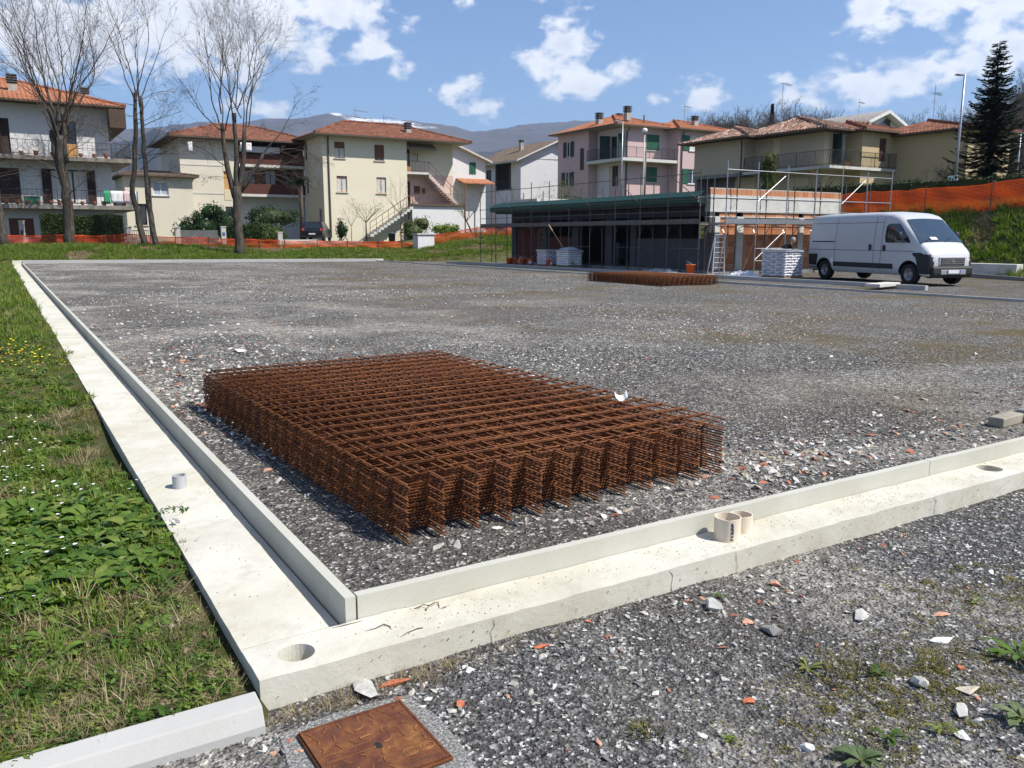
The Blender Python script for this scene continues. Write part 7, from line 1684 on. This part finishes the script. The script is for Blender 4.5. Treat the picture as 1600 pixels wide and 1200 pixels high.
# crumbs and pebbles on the footing
X = np.concatenate([rng.uniform(1.0, 7, 500), rng.normal(3.2, .25, 160), rng.normal(1.6, .3, 90), rng.normal(4.4, .3, 180), rng.uniform(.68, 1.0, 240)]); Y = np.concatenate([rng.uniform(2.82, 3.05, 930), rng.uniform(2.9, 12, 240)])
k = np.hypot(X - .835, Y - 2.925) > .09; X, Y = X[k], Y[k]
scat_stones('crumbs', X, Y, lambda a, b: zy(a, b) - .069, chips, .08, .42, 'mortar crumbs and grit on the footing')
# rusty cover in its concrete collar
t = thing('manhole_cover', 'rusty square access cover with cast relief set in rough pale concrete', 'cover', (.918, 2.372, -.178), radians(1))
bm_ = MB(); n = 40; vs = [(0, 0, .0)]; vs = []
for k in range(n):
    a = 2 * pi * k / n; c, s_ = cos(a), sin(a); q = .26 / max(abs(c), abs(s_)) * .78 + .26 * .32; q *= 1 + .05 * mn.noise(Vector((c * 2, s_ * 2, 0))); vs.append((c * q, s_ * q, -.03)); 
ring_o = vs; ring_i = [(x * .93, y * .93, .0) for x, y, _ in vs]; m = MB(); m.add(ring_o + ring_i + [(0, 0, .0)], [(k, (k + 1) % n, n + (k + 1) % n, n + k) for k in range(n)] + [(n + k, n + (k + 1) % n, 2 * n) for k in range(n)])
CO = NT('rough collar concrete').world(); _c = CO.mix(CO.rng(CO.noise(90, 4, .7), .45, .6), (.20, .195, .185), (.55, .54, .51)); M['collar'] = CO.fin(_c, .95, CO.bump(CO.noise(60, 6, .75), 1, .02), 0., .1)
m.build('collar', M['collar'], t)
cv = MB().box(-.195, -.2, .002, .195, .2, .012).build('frame', M['rust'], t, bevel=.002)
CR = NT('rusty cast iron'); _a = CR.noise(11, 8, .72); _c = CR.ramp(_a, [(.28, (.050, .020, .014)), (.45, (.125, .042, .020)), (.58, (.19, .072, .025)), (.72, (.29, .135, .038)), (.85, (.14, .07, .04))])
_c = CR.mix(CR.rng(CR.noise(16, 4, .7, off=(4, 4, 4)), .64, .70, 0, .8), _c, (.075, .075, .07)); M['castrust'] = CR.fin(_c, CR.rng(_a, .3, .7, .45, .85), CR.bump(CR.noise(70, 5, .7), .5, .004), .15, .4)
pl = MB().box(-.188, -.193, .0125, .188, .193, .018).build('cover_plate', M['castrust'], t)
m = MB(); r2 = random.Random(12)
def stroke(x, y, a, L_, bend=0, w=.006):
    pts = []
    for i in range(5): f = i / 4 - .5; aa = a + bend * f; pts.append((x + cos(aa) * L_ * f, y + sin(aa) * L_ * f + bend * .25 * L_ * (f * f), .0185))
    m.tube(pts, w / 2, 5)
spots = [(a * .052 - .156, b * .052 - .156) for a in range(7) for b in range(7)]
for (x, y) in spots:
    if -.18 < x < .05 and -.045 < y < .05 and not (x > .02): continue
    if x > .05 and y < -.06: continue
    stroke(x + r2.uniform(-.01, .01), y + r2.uniform(-.01, .01), r2.choice((0.3, 1.9, -.8, 1.2)) + r2.uniform(-.3, .3), r2.uniform(.028, .045), r2.uniform(-.9, .9), .0065)
for row, (y0, amp_) in enumerate(((.022, .012), (-.018, .010))):          # two lines of cast script
    x = -.165
    while x < .0:
        h = r2.uniform(.010, .022); stroke(x, y0, 1.25, h, .5, .004); stroke(x + .008, y0 - .003, .5, .012, 1.2, .004); x += .014
for cx in (.085, .145):                                                   # two cast ovals
    m.tube([(cx + .026 * cos(a), -.105 + .017 * sin(a), .0185) for a in [i * pi / 8 for i in range(17)]], .0028, 5); m.tube([(cx + .013 * cos(a), -.105 + .008 * sin(a), .0185) for a in [i * pi / 6 for i in range(13)]], .002, 5)
for i in range(14): stroke(.06 + i * .008, -.14, 1.5, .010, .3, .003); stroke(.07 + i * .007, -.16, 1.5, .010, .3, .003)
M['castgold'] = plain('worn golden rust', (.22, .095, .035), .6, .35, 9, metal=.15, bump=.3); m.build('cast_relief', M['castgold'], t)
m = MB(); [m.box(*b_) for b_ in ((-.188, -.193, .018, .188, -.185, .0205), (-.188, .185, .018, .188, .193, .0205), (-.188, -.185, .018, -.180, .185, .0205), (.180, -.185, .018, .188, .185, .0205))]; m.build('cover_rim', M['castrust'], t)
MB().box(.0, -.03, .0182, .022, -.006, .0188).box(.004, -.036, .0182, .018, .0, .0189).build('lift_slot', M['interior'], t)
# timber and stone at the right edge, stone in the grass, paper on the stack
o = MB().box(0, 0, 0, .36, .12, .08).build('timber_offcut', plain('dusty ochre timber', (.30, .27, .21), .9, .2, 6, bump=.3), None, bevel=.012, loc=(6.64, 3.40, .005), rot=(0, 0, radians(4))); tag(o, 'dusty ochre timber offcut lying on the gravel at the right edge', 'timber')
o = MB().box(0, 0, 0, .6, .12, .11).build('concrete_offcut', M['rawgrey'], None, bevel=.012, loc=(7.0, 3.37, .0), rot=(0, 0, radians(10))); tag(o, 'dark grey block against the ochre timber at the right edge', 'block')
def pebble(name, label, cat, x, y, z, r, mat, seed, flat=.45, el=1.4, rz=0, tilt=0):
    o = rock(name, mat, r, flat, 16, seed, el); COL.objects.link(o); o.location = (x, y, z); o.rotation_euler = (tilt, tilt * .5, rz); tag(o, label, cat); return o
SC = {k: plain('stone ' + k, c, .9, .2, 30, bump=.4, bscale=120) for k, c in dict(brick=(.50, .16, .08), pinkb=(.58, .30, .20), white=(.66, .65, .62), grey=(.27, .26, .245), beige=(.50, .44, .34), pale=(.42, .41, .38)).items()}
pebble('stone', 'flat grey green stone in the grass beside the footing corner', 'stone', .50, 3.56, -.125, .075, SC['pale'], 3, .3, 1.2, .6, .15)
near = [('brick_fragment', 'long orange brick shard leaning on the footing base above the rusty cover', 1.15, 2.715, .034, 'brick', .35, 2.0), ('brick_fragment', 'squarish orange brick bit right of the rusty cover', 1.29, 2.46, .022, 'brick', .5, 1.1), ('brick_fragment', 'oblong orange brick bit beside the footing midway along', 1.77, 2.65, .024, 'brick', .4, 1.7),
        ('brick_fragment', 'dark red brick flake alone in the near gravel', 2.23, 1.95, .026, 'brick', .3, 1.1), ('brick_fragment', 'pink rounded tile bit near the grey lumps', 2.70, 2.39, .026, 'pinkb', .3, 1.1), ('brick_fragment', 'pink brick lump touching the pale lumps by the wall', 3.10, 2.58, .026, 'pinkb', .7, 1.3),
        ('brick_fragment', 'pale orange flake high on the right of the gravel', 3.52, 1.99, .028, 'pinkb', .25, 1.6), ('brick_fragment', 'small orange brick bit beside the white pebbles', 3.13, 1.66, .020, 'brick', .5, 1.2),
        ('stone', 'big pale grey lump against the footing', 2.67, 2.56, .05, 'pale', .6, 1.3), ('stone', 'grey lump in a pair below the pink tile bit', 2.72, 2.27, .042, 'grey', .6, 1.5), ('stone', 'long light stone lying alone in mid gravel', 3.20, 2.17, .04, 'pale', .4, 1.9),
        ('stone', 'bright white flat chip right of the long light stone', 3.27, 1.83, .036, 'white', .3, 1.5), ('stone', 'grey lump beside the mossy weeds', 2.88, 1.68, .038, 'pale', .7, 1.1), ('stone', 'smooth white pebble near the bottom edge', 2.18, 1.64, .026, 'white', .6, 1.4),
        ('stone', 'pale grey lump next to the lower weeds', 2.83, 1.49, .038, 'pale', .5, 1.4), ('stone', 'white rounded pebble by the wall lumps', 2.97, 2.56, .022, 'white', .6, 1.2), ('stone', 'flat beige sliver beside the orange bits', 2.98, 1.55, .034, 'beige', .3, 2.0), ('stone', 'white angular chip near the right leafy weed', 2.70, 1.41, .028, 'white', .4, 1.4),
        ('stone', 'small white chip on the gravel beside the footing', 1.43, 2.64, .020, 'white', .6, 1.1), ('stone', 'pale flat slab piece tucked under the footing', 1.03, 2.73, .055, 'pale', .35, 2.0), ('stone', 'large cream stone on the rubble left of the mesh stack', 2.58, 10.9, .085, 'white', .4, 1.5)]
for i, (nm, lb, x, y, r_, c, fl_, el_) in enumerate(near): pebble(nm, lb, nm.split('_')[0] if nm == 'stone' else 'brick bit', x, y, (gz_o(x, y) if y < 2.8 else gz_y(x, y)) + r_ * fl_ * .55, r_, SC[c], 200 + i, fl_, el_, R.uniform(0, 3), .12)
m = MB(); vs = []
for j in range(5):
    for i in range(7): u, v = i / 6 - .5, j / 4 - .5; vs.append((u * .085, v * .06, .035 * u * u * 4 + .02 * v))
m.add(vs, [(j * 7 + i, j * 7 + i + 1, (j + 1) * 7 + i + 1, (j + 1) * 7 + i) for j in range(4) for i in range(6)])
o = m.build('paper_scrap', M['petal'], None, True, loc=(3.66, 4.48, .375), rot=(.25, -.1, -.5)); tag(o, 'curled white scrap of paper on the right edge of the near mesh stack', 'paper'); o.modifiers.new('t', 'SOLIDIFY').thickness = .001
# single weeds in the gravel
def weed(label, x, y, kind, s, seed):
    t = thing('weed', label, 'weed', (x, y, gz_o(x, y) + .003), seed)
    if kind == 'rosette': o = rosette('leaves', GB, 9, .085 * s, .022 * s, seed, .9, .3)
    elif kind == 'big': o = rosette('leaves', GB, 22, .15 * s, .026 * s, seed, .8, .25)
    elif kind == 'grey': o = rosette('leaves', leaf_mat('grey green leaf', [(0, (.10, .15, .06)), (1, (.20, .25, .12))]), 17, .10 * s, .036 * s, seed, .7, .3)
    else: o = tuft('leaves', GY, 60, .06 * s, .004, .075 * s, seed, .9)
    COL.objects.link(o); o.parent = t; MB().tube([(0, 0, -.02), (0, 0, .01)], .006, 5).build('stem', GY, t); return t
for a in (('spiky green weed at the left of the mossy patch', 2.60, 1.98, 'rosette', 1.0, 1), ('fine mossy tuft between two spiky weeds', 2.70, 1.86, 'tuft', 1.3, 2), ('small upright weed right of the mossy tuft', 2.80, 1.80, 'rosette', .8, 3), ('large dark leafy weed at the right edge of the gravel', 3.40, 1.58, 'big', 1.1, 4),
          ('crinkled grey green weed low at the right edge', 2.95, 1.34, 'grey', 1.1, 5), ('pale leafy weed at the bottom edge of the picture', 2.27, 1.50, 'grey', 1.0, 6), ('tiny green sprout low in the near gravel', 1.98, 1.80, 'rosette', .55, 7), ('yellow green tuft beside the grey lump', 3.03, 1.72, 'tuft', 1.0, 8),
          ('ragged weed between stones near the lower right', 2.66, 1.46, 'rosette', .9, 9), ('bright sprout on the brown patch at the upper right', 3.79, 1.98, 'rosette', .7, 10), ('small green sprout beside the pale lump at the wall', 2.76, 2.62, 'rosette', .6, 11), ('low green weeds above the bottom leafy weed', 2.46, 1.53, 'rosette', 1.0, 12),
          ('small mossy tuft in the bare gravel at bottom centre', 1.76, 1.98, 'tuft', .7, 13)): weed(*a)
X, Y = clus(520, 2.75, 1.66, .35, .16); k = in_view(X, Y); scat('moss', X[k], Y[k], moss_src, .3, .7, 'brownish moss on the near gravel', gz_o)
X, Y = clus(380, 4.0, 1.9, .45, .25); k = in_view(X, Y); scat('moss', X[k], Y[k], moss_src, .3, .7, 'brownish moss patch on the right gravel', gz_o)
X, Y = clus(150, 1.0, 2.70, .35, .035); k = (Y < 2.75) & (X > .67); scat('dry_grass', X[k], Y[k], straw_src, .2, .5, 'dry stalks along the footing base', gz_o)

for i, (x, y, a, L_) in enumerate(((1.95, 4.35, .9, .30), (2.6, 4.1, 2.2, .16), (1.75, 5.2, .3, .2), (3.3, 4.3, 1.2, .14), (2.2, 6.2, 2.8, .2))):
    dx, dy = cos(a) * L_, sin(a) * L_; o = MB().tube([(x, y, .365), (x + dx * .35, y + dy * .3, .39), (x + dx * .7, y + dy * .8, .385), (x + dx, y + dy, .362)], .0022, 5).build('tie_wire', M['rust'], None, True)
    tag(o, ('long loose tie wire curling over the near front corner of the mesh stack', 'short curled tie wire on the front edge of the mesh stack', 'loose tie wire on the left side of the mesh stack', 'small tie wire loop toward the right of the mesh stack', 'thin tie wire far back on the mesh stack')[i], 'wire')
